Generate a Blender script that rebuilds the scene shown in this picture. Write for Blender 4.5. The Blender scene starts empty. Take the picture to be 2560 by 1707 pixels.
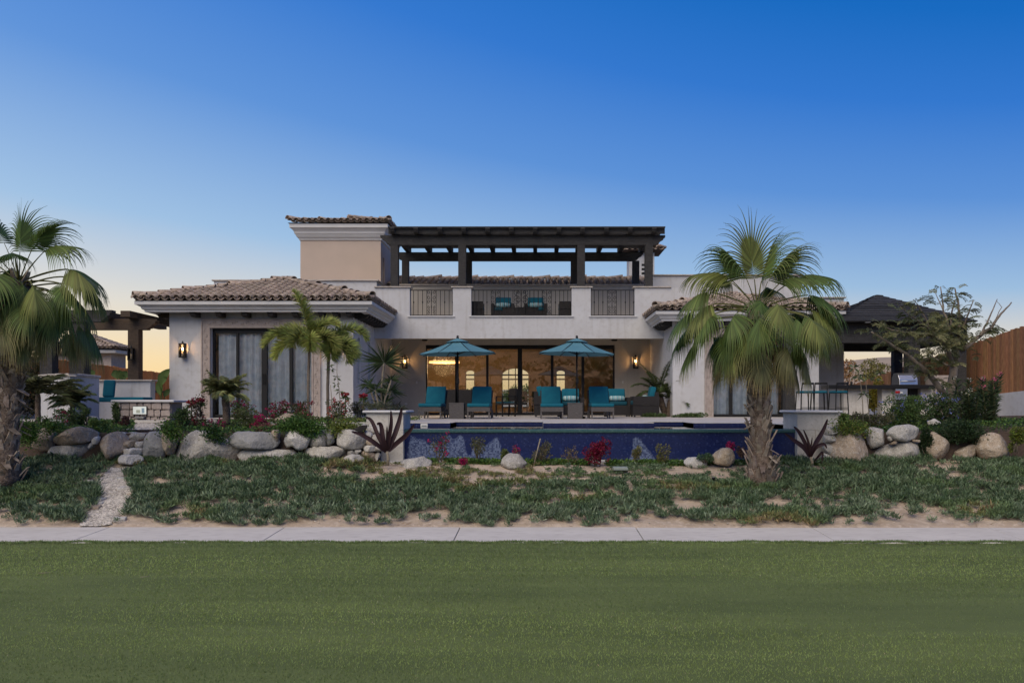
import bpy, bmesh, math, random
import numpy as np
from mathutils import Vector, Matrix, noise

scene = bpy.context.scene
COL = scene.collection
R = math.radians
random.seed(7)
rng = np.random.default_rng(7)

# ------------------------------------------------------------------ camera
EYE, F, CX, CY = 0.38, 2050.0, 1340.0, 1012.0      # eye height over the terrace, focal length and vanishing point of the photograph
cam_d = bpy.data.cameras.new('camera'); cam = bpy.data.objects.new('camera', cam_d); COL.objects.link(cam)
cam.location = (0, 0, EYE); cam.rotation_euler = (R(90), 0, 0)
cam_d.sensor_width = 36.0; cam_d.lens = 36.0 * F / 2560.0
cam_d.shift_x = -(CX - 1280.0) / 2560.0; cam_d.shift_y = (CY - 853.5) / 2560.0
cam_d.clip_start = 0.1; cam_d.clip_end = 4000
scene.camera = cam

# ------------------------------------------------------------------ light
FILL_DIR = Vector((-0.30, -0.72, 0.80)).normalized()                    # broad soft warm fill from the camera side, added to brighten the shaded fronts
world = bpy.data.worlds.new('World'); scene.world = world; world.use_nodes = True
wn = world.node_tree; wn.nodes.clear()
sky = wn.nodes.new('ShaderNodeTexSky'); sky.sky_type = 'NISHITA'; sky.sun_disc = False
sky.sun_elevation = R(4.5); sky.sun_rotation = R(-58)
sky.air_density = 1.0; sky.dust_density = 0.6; sky.ozone_density = 3.0; sky.altitude = 0
bg = wn.nodes.new('ShaderNodeBackground'); bg.inputs[1].default_value = 0.15
wo = wn.nodes.new('ShaderNodeOutputWorld')
EXPO = 1.55
def _lin(c): return [(v / 255 / 12.92) if v / 255 <= .04045 else ((v / 255 + .055) / 1.055) ** 2.4 for v in c]
tc_ = wn.nodes.new('ShaderNodeTexCoord'); sx_ = wn.nodes.new('ShaderNodeSeparateXYZ'); wn.links.new(tc_.outputs['Generated'], sx_.inputs[0])
rp_ = wn.nodes.new('ShaderNodeValToRGB'); cr = rp_.color_ramp; cr.interpolation = 'LINEAR'
SKYC = [(0.0, (246, 206, 140)), (.03, (244, 215, 168)), (.065, (222, 214, 204)), (.12, (156, 188, 222)), (.21, (90, 143, 214)), (.30, (44, 116, 206)), (.38, (4, 102, 192)), (.6, (2, 80, 166)), (1.0, (2, 66, 150))]
while len(cr.elements) < len(SKYC): cr.elements.new(.5)
for e_, (p_, c_) in zip(cr.elements, SKYC): e_.position = p_; e_.color = (*_lin(c_), 1)
# the sky is paler towards the set sun and deeper away from it, all the way round
dt_ = wn.nodes.new('ShaderNodeVectorMath'); dt_.operation = 'DOT_PRODUCT'; dt_.inputs[1].default_value = (math.sin(R(122)), math.cos(R(122)), 0); wn.links.new(tc_.outputs['Generated'], dt_.inputs[0])
ma_ = wn.nodes.new('ShaderNodeMath'); ma_.operation = 'MULTIPLY_ADD'; ma_.inputs[1].default_value = .5; ma_.inputs[2].default_value = 1.0; wn.links.new(dt_.outputs['Value'], ma_.inputs[0])
mb_ = wn.nodes.new('ShaderNodeMath'); mb_.operation = 'MULTIPLY'; wn.links.new(ma_.outputs[0], mb_.inputs[0]); wn.links.new(sx_.outputs[2], mb_.inputs[1]); wn.links.new(mb_.outputs[0], rp_.inputs[0])
sc_ = wn.nodes.new('ShaderNodeVectorMath'); sc_.operation = 'SCALE'; sc_.inputs['Scale'].default_value = 1.0 / (.15 * 2 ** EXPO)
wn.links.new(rp_.outputs[0], sc_.inputs[0])
mx_ = wn.nodes.new('ShaderNodeMix'); mx_.data_type = 'RGBA'; mx_.inputs[0].default_value = .94
wn.links.new(sky.outputs[0], mx_.inputs[6]); wn.links.new(sc_.outputs[0], mx_.inputs[7])
wn.links.new(mx_.outputs[2], bg.inputs[0]); wn.links.new(bg.outputs[0], wo.inputs[0])
sd = bpy.data.lights.new('front_fill', 'SUN'); sd.energy = 1.04; sd.angle = R(62); sd.color = (1.0, 0.86, 0.66)  # added fill lamp, not aligned with the low sun of the sky
front_fill = bpy.data.objects.new('front_fill', sd); COL.objects.link(front_fill)
front_fill.rotation_euler = FILL_DIR.to_track_quat('Z', 'Y').to_euler()
scene.view_settings.view_transform = 'Standard'; scene.view_settings.look = 'None'
scene.view_settings.exposure = EXPO; scene.view_settings.gamma = 1.0
scene.view_settings.use_curve_mapping = False

# ------------------------------------------------------------------ helpers
def P(px, py, Y):
    "the point at depth Y (metres) that the photograph shows at pixel (px, py)"
    return Vector(((px - CX) * Y / F, Y, EYE - (py - CY) * Y / F))
def PX(px, Y): return (px - CX) * Y / F
def PZ(py, Y): return EYE - (py - CY) * Y / F

def setp(o, label=None, cat=None, group=None, kind=None):
    if label: o['label'] = label
    if cat: o['category'] = cat
    if group: o['group'] = group
    if kind: o['kind'] = kind
    return o
def thing(name, loc, label, cat, group=None, rz=0):
    o = bpy.data.objects.new(name, None); COL.objects.link(o)
    o.empty_display_size = 0.2
    o.location = loc; o.rotation_euler = (0, 0, rz)
    return setp(o, label, cat, group)

class MB:
    "collects shapes for one mesh"
    def __init__(s): s.v = []; s.f = []; s.sm = []
    def add(s, vs, fs, smooth=False):
        n = len(s.v); s.v.extend([tuple(v) for v in vs]); s.f.extend([tuple(i + n for i in f) for f in fs]); s.sm.extend([smooth] * len(fs)); return s
    def box(s, x0, x1, y0, y1, z0, z1):
        v = [(x, y, z) for z in (z0, z1) for y in (y0, y1) for x in (x0, x1)]
        return s.add(v, [(0, 2, 3, 1), (4, 5, 7, 6), (0, 1, 5, 4), (2, 6, 7, 3), (0, 4, 6, 2), (1, 3, 7, 5)])
    def obox(s, c, ax, ay, az):
        c = Vector(c); ax = Vector(ax); ay = Vector(ay); az = Vector(az)
        v = [c + ax * i + ay * j + az * k for k in (-1, 1) for j in (-1, 1) for i in (-1, 1)]
        return s.add(v, [(0, 2, 3, 1), (4, 5, 7, 6), (0, 1, 5, 4), (2, 6, 7, 3), (0, 4, 6, 2), (1, 3, 7, 5)])
    def bar(s, a, b, w, h=None, up=(0, 0, 1)):
        a = Vector(a); b = Vector(b); d = (b - a); h = h or w
        u = Vector(up); sd_ = d.cross(u)
        if sd_.length < 1e-6: sd_ = d.cross(Vector((0, 1, 0)))
        sd_.normalize(); u2 = sd_.cross(d).normalized()
        return s.obox((a + b) / 2, sd_ * w / 2, d / 2, u2 * h / 2)
    def prism(s, poly, axis, a0, a1):
        "poly in the two other axes (x: (y,z); y: (x,z); z: (x,y)), extruded from a0 to a1"
        def mk(p, a):
            return (a, p[0], p[1]) if axis == 'x' else ((p[0], a, p[1]) if axis == 'y' else (p[0], p[1], a))
        n = len(poly)
        v = [mk(p, a0) for p in poly] + [mk(p, a1) for p in poly]
        f = [tuple(range(n))[::-1], tuple(range(n, 2 * n))] + [(i, (i + 1) % n, n + (i + 1) % n, n + i) for i in range(n)]
        return s.add(v, f)
    def tube(s, pts, rad, n=6, caps=True):
        pts = [Vector(p) for p in pts]; m = len(pts)
        rr = rad if isinstance(rad, (list, tuple)) else [rad] * m
        vs = []; up = None
        for i, p in enumerate(pts):
            d = (pts[min(i + 1, m - 1)] - pts[max(i - 1, 0)])
            if d.length < 1e-9: d = Vector((0, 0, 1))
            d.normalize()
            if up is None:
                up = Vector((0, 0, 1)) if abs(d.z) < 0.9 else Vector((1, 0, 0))
            sx = d.cross(up)
            if sx.length < 1e-6: sx = d.orthogonal()
            sx.normalize(); sy = sx.cross(d).normalized(); up = sy
            for k in range(n):
                a = 2 * math.pi * k / n
                vs.append(p + (sx * math.cos(a) + sy * math.sin(a)) * rr[i])
        fs = [(i * n + k, i * n + (k + 1) % n, (i + 1) * n + (k + 1) % n, (i + 1) * n + k) for i in range(m - 1) for k in range(n)]
        if caps: fs += [tuple(range(n)), tuple(range((m - 1) * n, m * n))[::-1]]
        return s.add(vs, fs, True)
    def lathe(s, prof, c=(0, 0, 0), n=16):
        vs = [(c[0] + r * math.cos(2 * math.pi * k / n), c[1] + r * math.sin(2 * math.pi * k / n), c[2] + z) for r, z in prof for k in range(n)]
        fs = [(i * n + k, i * n + (k + 1) % n, (i + 1) * n + (k + 1) % n, (i + 1) * n + k) for i in range(len(prof) - 1) for k in range(n)]
        fs += [tuple(range(n))[::-1], tuple(range((len(prof) - 1) * n, len(prof) * n))]
        return s.add(vs, fs, True)
    def mesh(s, name, off=(0, 0, 0), flat=False):
        me = bpy.data.meshes.new(name)
        ox, oy, oz = off
        me.from_pydata([(a - ox, b - oy, c - oz) for a, b, c in s.v], [], s.f)
        me.update()
        if not flat: me.polygons.foreach_set('use_smooth', s.sm)
        return me
    def build(s, name, m, parent=None, off=None, bevel=0, kind=None, label=None, fixn=True, segs=2):
        "one mesh object; world coordinates are made local to the parent"
        if off is None:
            off = (0, 0, 0); p = parent
            while p is not None: off = tuple(off[i] + p.location[i] for i in range(3)); p = p.parent
        me = s.mesh(name, off)
        if fixn:
            bm = bmesh.new(); bm.from_mesh(me); bmesh.ops.recalc_face_normals(bm, faces=bm.faces); bm.to_mesh(me); bm.free()
        me.materials.append(m)
        o = bpy.data.objects.new(name, me); COL.objects.link(o)
        if parent: o.parent = parent
        if bevel:
            b = o.modifiers.new('bevel', 'BEVEL'); b.width = bevel; b.segments = segs; b.limit_method = 'ANGLE'; b.angle_limit = R(40)
        setp(o, label, None, None, kind)
        return o

def link(name, me, parent=None, m=None):
    if m and not me.materials: me.materials.append(m)
    o = bpy.data.objects.new(name, me); COL.objects.link(o)
    if parent: o.parent = parent
    return o
def dup(root, loc, rz=None, label=None, group=None, scale=None):
    r = root.copy(); COL.objects.link(r); r.location = loc
    if rz is not None: r.rotation_euler = (0, 0, rz)
    if scale: r.scale = (scale,) * 3
    if label: r['label'] = label
    if group: r['group'] = group
    for ch in list(root.children):
        c = ch.copy(); COL.objects.link(c); c.parent = r
        for g in list(ch.children):
            d = g.copy(); COL.objects.link(d); d.parent = c
    return r

# ------------------------------------------------------------------ materials
_m = {}
def lin(r, g, b):
    f = lambda c: (c / 255 / 12.92) if c / 255 <= .04045 else ((c / 255 + .055) / 1.055) ** 2.4
    return (f(r), f(g), f(b))
def pm(name, c1, c2=None, scale=4.0, rough=0.8, bump=0.0, bscale=40.0, metal=0.0, island=0.0, objrand=0.0, transl=0.0,
       attr=None, detail=6, stretch=None, spec=0.3, speck=None, coord='Object', c3=None, coat=0):
    m = bpy.data.materials.new(name); m.use_nodes = True; nt = m.node_tree; N = nt.nodes; L = nt.links
    b = N['Principled BSDF']; out = N['Material Output']
    b.inputs['Roughness'].default_value = rough; b.inputs['Metallic'].default_value = metal
    b.inputs['Specular IOR Level'].default_value = spec
    b.inputs['Coat Weight'].default_value = coat
    tc = N.new('ShaderNodeTexCoord'); vec = tc.outputs[coord]
    if stretch:
        mp = N.new('ShaderNodeMapping'); mp.inputs['Scale'].default_value = stretch; L.new(vec, mp.inputs[0]); vec = mp.outputs[0]
    col = None
    def rgb(c):
        n = N.new('ShaderNodeRGB'); n.outputs[0].default_value = (*c, 1); return n.outputs[0]
    if attr:
        a = N.new('ShaderNodeAttribute'); a.attribute_name = attr; col = a.outputs['Color']
    else: col = rgb(c1)
    def mix(fac, a, bb, mode='MIX', f=None):
        n = N.new('ShaderNodeMix'); n.data_type = 'RGBA'; n.blend_type = mode
        if f is not None: n.inputs[0].default_value = f
        else: L.new(fac, n.inputs[0])
        L.new(a, n.inputs[6]); L.new(bb, n.inputs[7]); return n.outputs[2]
    def nz(sc, det=6, lo=.35, hi=.65):
        n = N.new('ShaderNodeTexNoise'); n.inputs['Scale'].default_value = sc; n.inputs['Detail'].default_value = det
        L.new(vec, n.inputs['Vector']); r = N.new('ShaderNodeMapRange'); r.inputs[1].default_value = lo; r.inputs[2].default_value = hi
        L.new(n.outputs[0], r.inputs[0]); return r.outputs[0]
    if c2: col = mix(nz(scale, detail), col, rgb(c2))
    if c3: col = mix(nz(scale * 5.3, 8, .5, .72), col, rgb(c3))
    if speck: col = mix(nz(speck[0], 3, .5, .6), col, rgb(speck[1]))
    if island or objrand:
        if island:
            g = N.new('ShaderNodeNewGeometry'); rnd = g.outputs['Random Per Island']; amt = island
        else:
            g = N.new('ShaderNodeObjectInfo'); rnd = g.outputs['Random']; amt = objrand
        r = N.new('ShaderNodeMapRange'); r.inputs[3].default_value = 1 - amt; r.inputs[4].default_value = 1 + amt
        L.new(rnd, r.inputs[0])
        h = N.new('ShaderNodeHueSaturation'); L.new(r.outputs[0], h.inputs['Value']); L.new(col, h.inputs['Color'])
        r2 = N.new('ShaderNodeMapRange'); r2.inputs[3].default_value = .5 - amt * .04; r2.inputs[4].default_value = .5 + amt * .04
        mu = N.new('ShaderNodeMath'); mu.operation = 'MULTIPLY'; mu.inputs[1].default_value = 7.31; L.new(rnd, mu.inputs[0])
        fr = N.new('ShaderNodeMath'); fr.operation = 'FRACT'; L.new(mu.outputs[0], fr.inputs[0]); L.new(fr.outputs[0], r2.inputs[0]); L.new(r2.outputs[0], h.inputs['Hue'])
        col = h.outputs[0]
    L.new(col, b.inputs['Base Color'])
    if bump:
        n = N.new('ShaderNodeTexNoise'); n.inputs['Scale'].default_value = bscale; n.inputs['Detail'].default_value = 8
        L.new(vec, n.inputs['Vector']); bp = N.new('ShaderNodeBump'); bp.inputs['Strength'].default_value = min(1, bump); bp.inputs['Distance'].default_value = 0.02 * max(1, bump)
        L.new(n.outputs[0], bp.inputs['Height']); L.new(bp.outputs[0], b.inputs['Normal'])
    if transl:
        t = N.new('ShaderNodeBsdfTranslucent'); L.new(col, t.inputs[0])
        ms = N.new('ShaderNodeMixShader'); ms.inputs[0].default_value = transl
        L.new(b.outputs[0], ms.inputs[1]); L.new(t.outputs[0], ms.inputs[2]); L.new(ms.outputs[0], out.inputs[0])
    _m[name] = m; return m
def emis(name, c, s):
    m = bpy.data.materials.new(name); m.use_nodes = True; nt = m.node_tree; b = nt.nodes['Principled BSDF']
    b.inputs['Base Color'].default_value = (*c, 1); b.inputs['Emission Color'].default_value = (*c, 1); b.inputs['Emission Strength'].default_value = s
    return m
def glassmat(name, ior, tint=(1, 1, 1), wavy=0.0):
    m = bpy.data.materials.new(name); m.use_nodes = True; nt = m.node_tree; N = nt.nodes; L = nt.links; N.clear()
    out = N.new('ShaderNodeOutputMaterial'); fr = N.new('ShaderNodeFresnel'); fr.inputs[0].default_value = ior
    t = N.new('ShaderNodeBsdfTransparent'); t.inputs[0].default_value = (*tint, 1)
    g = N.new('ShaderNodeBsdfGlossy'); g.inputs['Roughness'].default_value = 0.0
    if wavy:
        tc = N.new('ShaderNodeTexCoord'); nn = N.new('ShaderNodeTexNoise'); nn.inputs['Scale'].default_value = 1.2; nn.inputs['Detail'].default_value = 1
        L.new(tc.outputs['Object'], nn.inputs['Vector']); bp = N.new('ShaderNodeBump'); bp.inputs['Strength'].default_value = wavy; bp.inputs['Distance'].default_value = .02
        L.new(nn.outputs[0], bp.inputs['Height']); L.new(bp.outputs[0], g.inputs['Normal'])
    mx = N.new('ShaderNodeMixShader'); L.new(fr.outputs[0], mx.inputs[0]); L.new(t.outputs[0], mx.inputs[1]); L.new(g.outputs[0], mx.inputs[2]); L.new(mx.outputs[0], out.inputs[0])
    return m

STUCCO = pm('stucco', (.545, .55, .565), (.50, .50, .51), 1.3, .9, .25, 60, c3=(.475, .47, .47))
def streaks(m, amt=.10):
    "faint vertical rain streaks and grime on a plastered wall"
    nt = m.node_tree; N = nt.nodes; L = nt.links; b = N['Principled BSDF']; src = b.inputs['Base Color'].links[0].from_socket
    tc = N.new('ShaderNodeTexCoord'); mp = N.new('ShaderNodeMapping'); mp.inputs['Scale'].default_value = (7, 7, .45); L.new(tc.outputs['Object'], mp.inputs[0])
    n = N.new('ShaderNodeTexNoise'); n.inputs['Scale'].default_value = 1.0; n.inputs['Detail'].default_value = 5; L.new(mp.outputs[0], n.inputs['Vector'])
    r = N.new('ShaderNodeMapRange'); r.inputs[1].default_value = .55; r.inputs[2].default_value = .78; r.inputs[3].default_value = 0; r.inputs[4].default_value = 1; L.new(n.outputs[0], r.inputs[0])
    mx = N.new('ShaderNodeMix'); mx.data_type = 'RGBA'; mx.blend_type = 'MULTIPLY'; L.new(r.outputs[0], mx.inputs[0]); L.new(src, mx.inputs[6]); mx.inputs[7].default_value = (1 - amt, 1 - amt * 1.1, 1 - amt * 1.3, 1)
    L.new(mx.outputs[2], b.inputs['Base Color'])
streaks(STUCCO, .16)
BEIGE = pm('beige_stucco', (.50, .46, .40), (.45, .41, .36), 1.2, .9, .2, 55)
TOWER = pm('tower_stucco', (.53, .43, .36), (.48, .395, .33), 1.0, .9, .2, 55)
streaks(BEIGE, .12)
CORN = pm('painted_cornice', (.58, .58, .585), (.53, .53, .53), 2, .7, .06, 40)
CAPM = pm('limestone_cap', (.50, .46, .42), (.38, .34, .30), 6, .8, .2, 60)
CANT = pm('carved_cantera', (.42, .36, .33), (.34, .29, .26), 9, .85, .5, 90)
LIME = pm('limestone_cladding', (.56, .54, .50), (.47, .45, .41), 5, .75, .12, 60, c3=(.42, .40, .36))
WOOD = pm('dark_wood', (.045, .044, .045), (.025, .024, .025), 5, .75, .7, 30, stretch=(1, 6, 6), c3=(.085, .082, .08))
WOODB = pm('brown_wood', (.085, .060, .042), (.05, .036, .026), 5, .8, .6, 30, stretch=(1, 6, 6), c3=(.13, .10, .08))
BLACK = pm('black_metal', (.012, .012, .013), None, 4, .45, 0)
TILE = pm('roof_tile', (.39, .315, .255), (.29, .225, .175), 6, .85, .35, 60, objrand=.24, c3=(.50, .45, .42))
TILEI = pm('roof_tile_joined', (.37, .295, .24), (.27, .21, .165), 6, .85, .35, 60, island=.24, c3=(.48, .43, .40))
MORT = pm('tile_bed', (.12, .085, .07), (.08, .06, .05), 8, .9, .3, 40)
WICK = pm('wicker', (.13, .12, .118), (.08, .075, .074), 30, .7, .5, 120, stretch=(.4, .4, 3))
WICKD = pm('dark_wicker', (.035, .032, .032), (.022, .02, .02), 30, .7, .5, 120, stretch=(.4, .4, 3))
TEAL = pm('teal_canvas', (.005, .115, .165), (.004, .095, .145), 5, .9, .15, 200)
TEALU = pm('umbrella_canvas', (.105, .25, .31), (.085, .22, .275), 3, .85, .1, 200, transl=.12)
DTEAL = pm('dark_teal_canvas', (.006, .06, .085), None, 4, .9, .1, 200)
CONC = pm('concrete', (.60, .565, .51), (.54, .505, .455), .9, .85, .12, 70, c3=(.47, .435, .39), stretch=(1, 3, 1))
PAVE = pm('terrace_paving', (.52, .49, .46), (.44, .41, .38), 2.5, .6, .1, 50)
SAND = pm('sandy_soil', (.46, .375, .29), (.37, .29, .215), 3, .95, .8, 45, c3=(.54, .45, .36))
SOIL = pm('dark_soil', (.085, .06, .045), (.05, .036, .028), 3, .95, .8, 30)
TURF = pm('turf_base', (.135, .17, .055), (.10, .13, .042), 1.1, .95, .5, 120, stretch=(.5, 2.2, 1))
BULB = emis('lit_bulb', (1.0, .55, .2), 14)
GLASS = glassmat('door_glass', 2.0, (.88, .9, .9), .0)
LGLASS = glassmat('lantern_glass', 1.3)
BGLASS = glassmat('bedroom_glass', 1.6, (.95, .96, .97))
CURT = pm('curtain_fabric', (.72, .80, .86), (.55, .63, .70), 6, .95)
STEEL = pm('brushed_steel', (.55, .56, .58), None, 4, .3, .02, 200, metal=.9)
WHITEP = pm('white_plastic', (.62, .62, .6), None, 4, .5)
FENCEL = pm('reed_fence_sunlit_tint', (.62, .27, .09), (.46, .19, .06), 14, .85, .6, 60, objrand=.2, stretch=(3, 3, .35))  # sunlight put into the reed colour, raised to orange for the left fences
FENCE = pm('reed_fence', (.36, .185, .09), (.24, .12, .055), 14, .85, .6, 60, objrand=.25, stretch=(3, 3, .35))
ROCKA = pm('granite_grey', (.47, .445, .40), (.33, .31, .28), 3.2, .9, 1.6, 16, objrand=.14, speck=(110, (.20, .19, .175)), c3=(.58, .56, .52))
ROCKB = pm('granite_brown', (.43, .35, .265), (.32, .255, .19), 3.0, .9, 1.6, 16, objrand=.14, speck=(110, (.19, .15, .115)), c3=(.52, .47, .40))
ROCKC = pm('granite_white', (.56, .54, .50), (.42, .405, .38), 3.4, .9, 1.6, 16, objrand=.1, speck=(100, (.24, .23, .22)), c3=(.68, .66, .62))
ROCKD = pm('basalt_dark', (.27, .27, .27), (.18, .18, .18), 3.4, .9, 1.6, 16, speck=(130, (.32, .32, .31)))
LEAFA = pm('leaf_attr', (1, 1, 1), rough=.55, attr='tint', island=.35, transl=.28)
SUCC = pm('succulent_attr', (1, 1, 1), rough=.5, attr='tint', island=.3, transl=.1)
GRASS = pm('grass_attr', (1, 1, 1), rough=.6, attr='tint', island=.10, transl=.25)
FLOW = pm('flower_attr', (1, 1, 1), rough=.6, attr='tint', island=.3, transl=.35)
BARKG = pm('grey_bark', (.24, .20, .155), (.15, .12, .095), 7, .95, .8, 30)
BARKP = pm('palm_bark', (.17, .125, .095), (.06, .042, .032), 12, .95, 1, 30, c3=(.26, .22, .18))
BOOT = pm('palm_boot', (.34, .285, .235), (.20, .155, .12), 12, .9, .6, 40, island=.45)
STEM = pm('green_stem', (.10, .11, .04), (.07, .06, .03), 12, .8, .3, 40)
STEMY = pm('pale_stem', (.30, .26, .20), (.20, .17, .12), 16, .8, .4, 40, stretch=(1, 1, 4))
# ------------------------------------------------------------------ the setting
def sstep(a, b, x):
    t = min(1, max(0, (x - a) / (b - a))); return t * t * (3 - 2 * t)
def nz3(x, y, z=0.0): return noise.noise(Vector((x, y, z)))
def bedz(x, y):
    "height of the planted bank between the path and the pool"
    z = -1.33 + .255 * (y - 11.5)
    z = min(z, -.66 + .04 * (y - 14.2)) if y > 13.6 and -2.9 < x < 5.3 else z
    z = min(z, -.60)
    return z + .035 * nz3(x * 1.3, y * 1.3) + .018 * nz3(x * 4, y * 4, 3)
def bed_at(px, py):
    Y = 4.6425 / ((py - CY) / F + .255); X = PX(px, Y); return X, Y
def grid(name, x0, x1, nx, y0, y1, ny, fz, m, kind='structure', parent=None, smooth=True):
    xs = np.linspace(x0, x1, nx + 1); ys = np.linspace(y0, y1, ny + 1)
    v = [(x, y, fz(x, y)) for y in ys for x in xs]
    f = [(j * (nx + 1) + i, j * (nx + 1) + i + 1, (j + 1) * (nx + 1) + i + 1, (j + 1) * (nx + 1) + i) for j in range(ny) for i in range(nx)]
    me = bpy.data.meshes.new(name); me.from_pydata(v, [], f); me.update(); me.materials.append(m)
    if smooth: me.polygons.foreach_set('use_smooth', [True] * len(f))
    o = bpy.data.objects.new(name, me); COL.objects.link(o); o['kind'] = kind
    return o

GROUND = pm('dry_ground', (.24, .18, .12), (.17, .13, .08), .05, .95, .3, 2, c3=(.12, .12, .06))
HILL = pm('hill_sunlit_tint', (.80, .44, .20), (.60, .33, .15), .03, .95, 1.0, .3, c3=(.14, .13, .05))  # evening sunlight is put into this orange hill colour
FARH = pm('far_hill', (.40, .31, .22), (.34, .27, .20), .01, .95, 0, c3=(.28, .235, .17))
def gz(x, y): return -1.9 + 1.2 * sstep(14.6, 30, y) - (.6 if y < -30 else 0)
grid('ground', -1500, 1500, 60, -1200, 1800, 60, lambda x, y: -1.9 if y < 20 else -.9, GROUND)
grid('ground', -60, 60, 24, 15.5, 70, 20, lambda x, y: -.22 if y > 15 else -2, GROUND, smooth=False)
# far hills behind the house on the right
grid('far_hill', -500, 900, 90, 380, 900, 30, lambda x, y: -3 + (30 * sstep(-60, 260, x) + 6 * nz3(x / 120, y / 200)) * sstep(380, 600, y) * (1.25 - .25 * sstep(600, 900, y)), FARH)
# the desert hillside across the fairway, behind the camera: its colour holds the evening sunlight, and the doors reflect it
def hillz(x, y):
    d = -y
    return -2 + (40 * sstep(60, 420, d) + 9 * nz3(x / 60, y / 60) * sstep(60, 160, d) + 3.0 * nz3(x / 18, y / 18, 5) * sstep(50, 120, d)) * (1 + .35 * nz3(x / 200, 1.7))
grid('hill', -500, 500, 110, -560, -45, 60, hillz, HILL)
# lawn
lawnz = lambda x, y: -1.375 - .0 * y + .02 * nz3(x * .35, y * .35) + (.085 * (1 - sstep(-30, 8, y)))
grid('lawn', -45, 45, 180, -44, 10.44, 110, lawnz, TURF)
# cart path of cast slabs
path = bpy.data.objects.new('path', None); COL.objects.link(path); path['kind'] = 'structure'; path.location = (0, 11, -1.36)
sl = []
for i in range(-8, 9):
    x0 = PX(1150.6, 11.5) + i * 2.457; x1 = x0 + 2.457
    dy = .0 if i < 1 else -.05
    m_ = MB(); g = .006
    yn0, yf0 = 10.445, 11.5 + dy
    # near edge lies lower than the far edge
    v = [(x0 + g, yn0, -1.372), (x1 - g, yn0, -1.372), (x1 - g, yf0, -1.33), (x0 + g, yf0, -1.33)]
    v = [(x, y, z - .14) for x, y, z in v] + v
    m_.add(v, [(3, 2, 1, 0), (4, 5, 6, 7), (0, 1, 5, 4), (1, 2, 6, 5), (2, 3, 7, 6), (3, 0, 4, 7)])
    m_.build('slab', CONC, path, bevel=.006)
grid('path_bed', -25, 25, 2, 10.4, 11.6, 2, lambda x, y: -1.44, SOIL)
# planted sandy bank
grid('sand_bank', -26, 26, 420, 11.38, 14.62, 60, lambda x, y: bedz(x, y) - (.03 if y < 11.5 else 0), SAND)

# upper garden beds left and right of the pool
def upz(x, y):
    base = -.12 + .09 * sstep(16, 22, y) + .04 * nz3(x * .8, y * .8, 2)
    edge = sstep(14.42, 14.75, y)
    return -.75 * (1 - edge) + base * edge
grid('garden_bed', -26, -2.75, 160, 14.35, 24.3, 90, upz, SOIL)
def upr(x, y):
    return upz(x, y) + .10 * sstep(7, 9, x) * edge2(y)
def edge2(y): return sstep(14.5, 15.2, y)
grid('garden_bed', 5.2, 26, 150, 14.35, 24.3, 90, lambda x, y: upr(x, y), SOIL)
# terrace
t = MB()
PL, PR, PB = -2.71, 4.73, 17.1
t.box(-3.45, 9.2, 18.35, 30.9, -.25, 0)
n1a, n1b, n2a, n2b = PX(1140, 18.3), PX(1357, 18.3), PX(1616, 18.3), PX(1708, 18.3)
t.box(-3.45, n1a, PB, 18.35, -.25, 0); t.box(n1b, n2a, PB, 18.35, -.25, 0); t.box(n2b, 9.2, PB, 18.35, -.25, 0)
t.box(PR, 5.6, 15.6, PB, -.25, 0)
t.box(-3.45, PL, 15.6, PB, -.25, 0)
t.box(-5.44, -3.45, 24.0, 30.9, -.25, 0)
t.box(9.2, 16, 21.4, 40, -.25, 0)
t.build('terrace', PAVE, kind='structure')
t = MB(); t.box(-16, -10.95, 20.6, 30, -.25, -.01); t.box(-10.95, -5.44, 23.7, 24.36, -.2, 0.0); t.build('terrace', PAVE, kind='structure')

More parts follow.
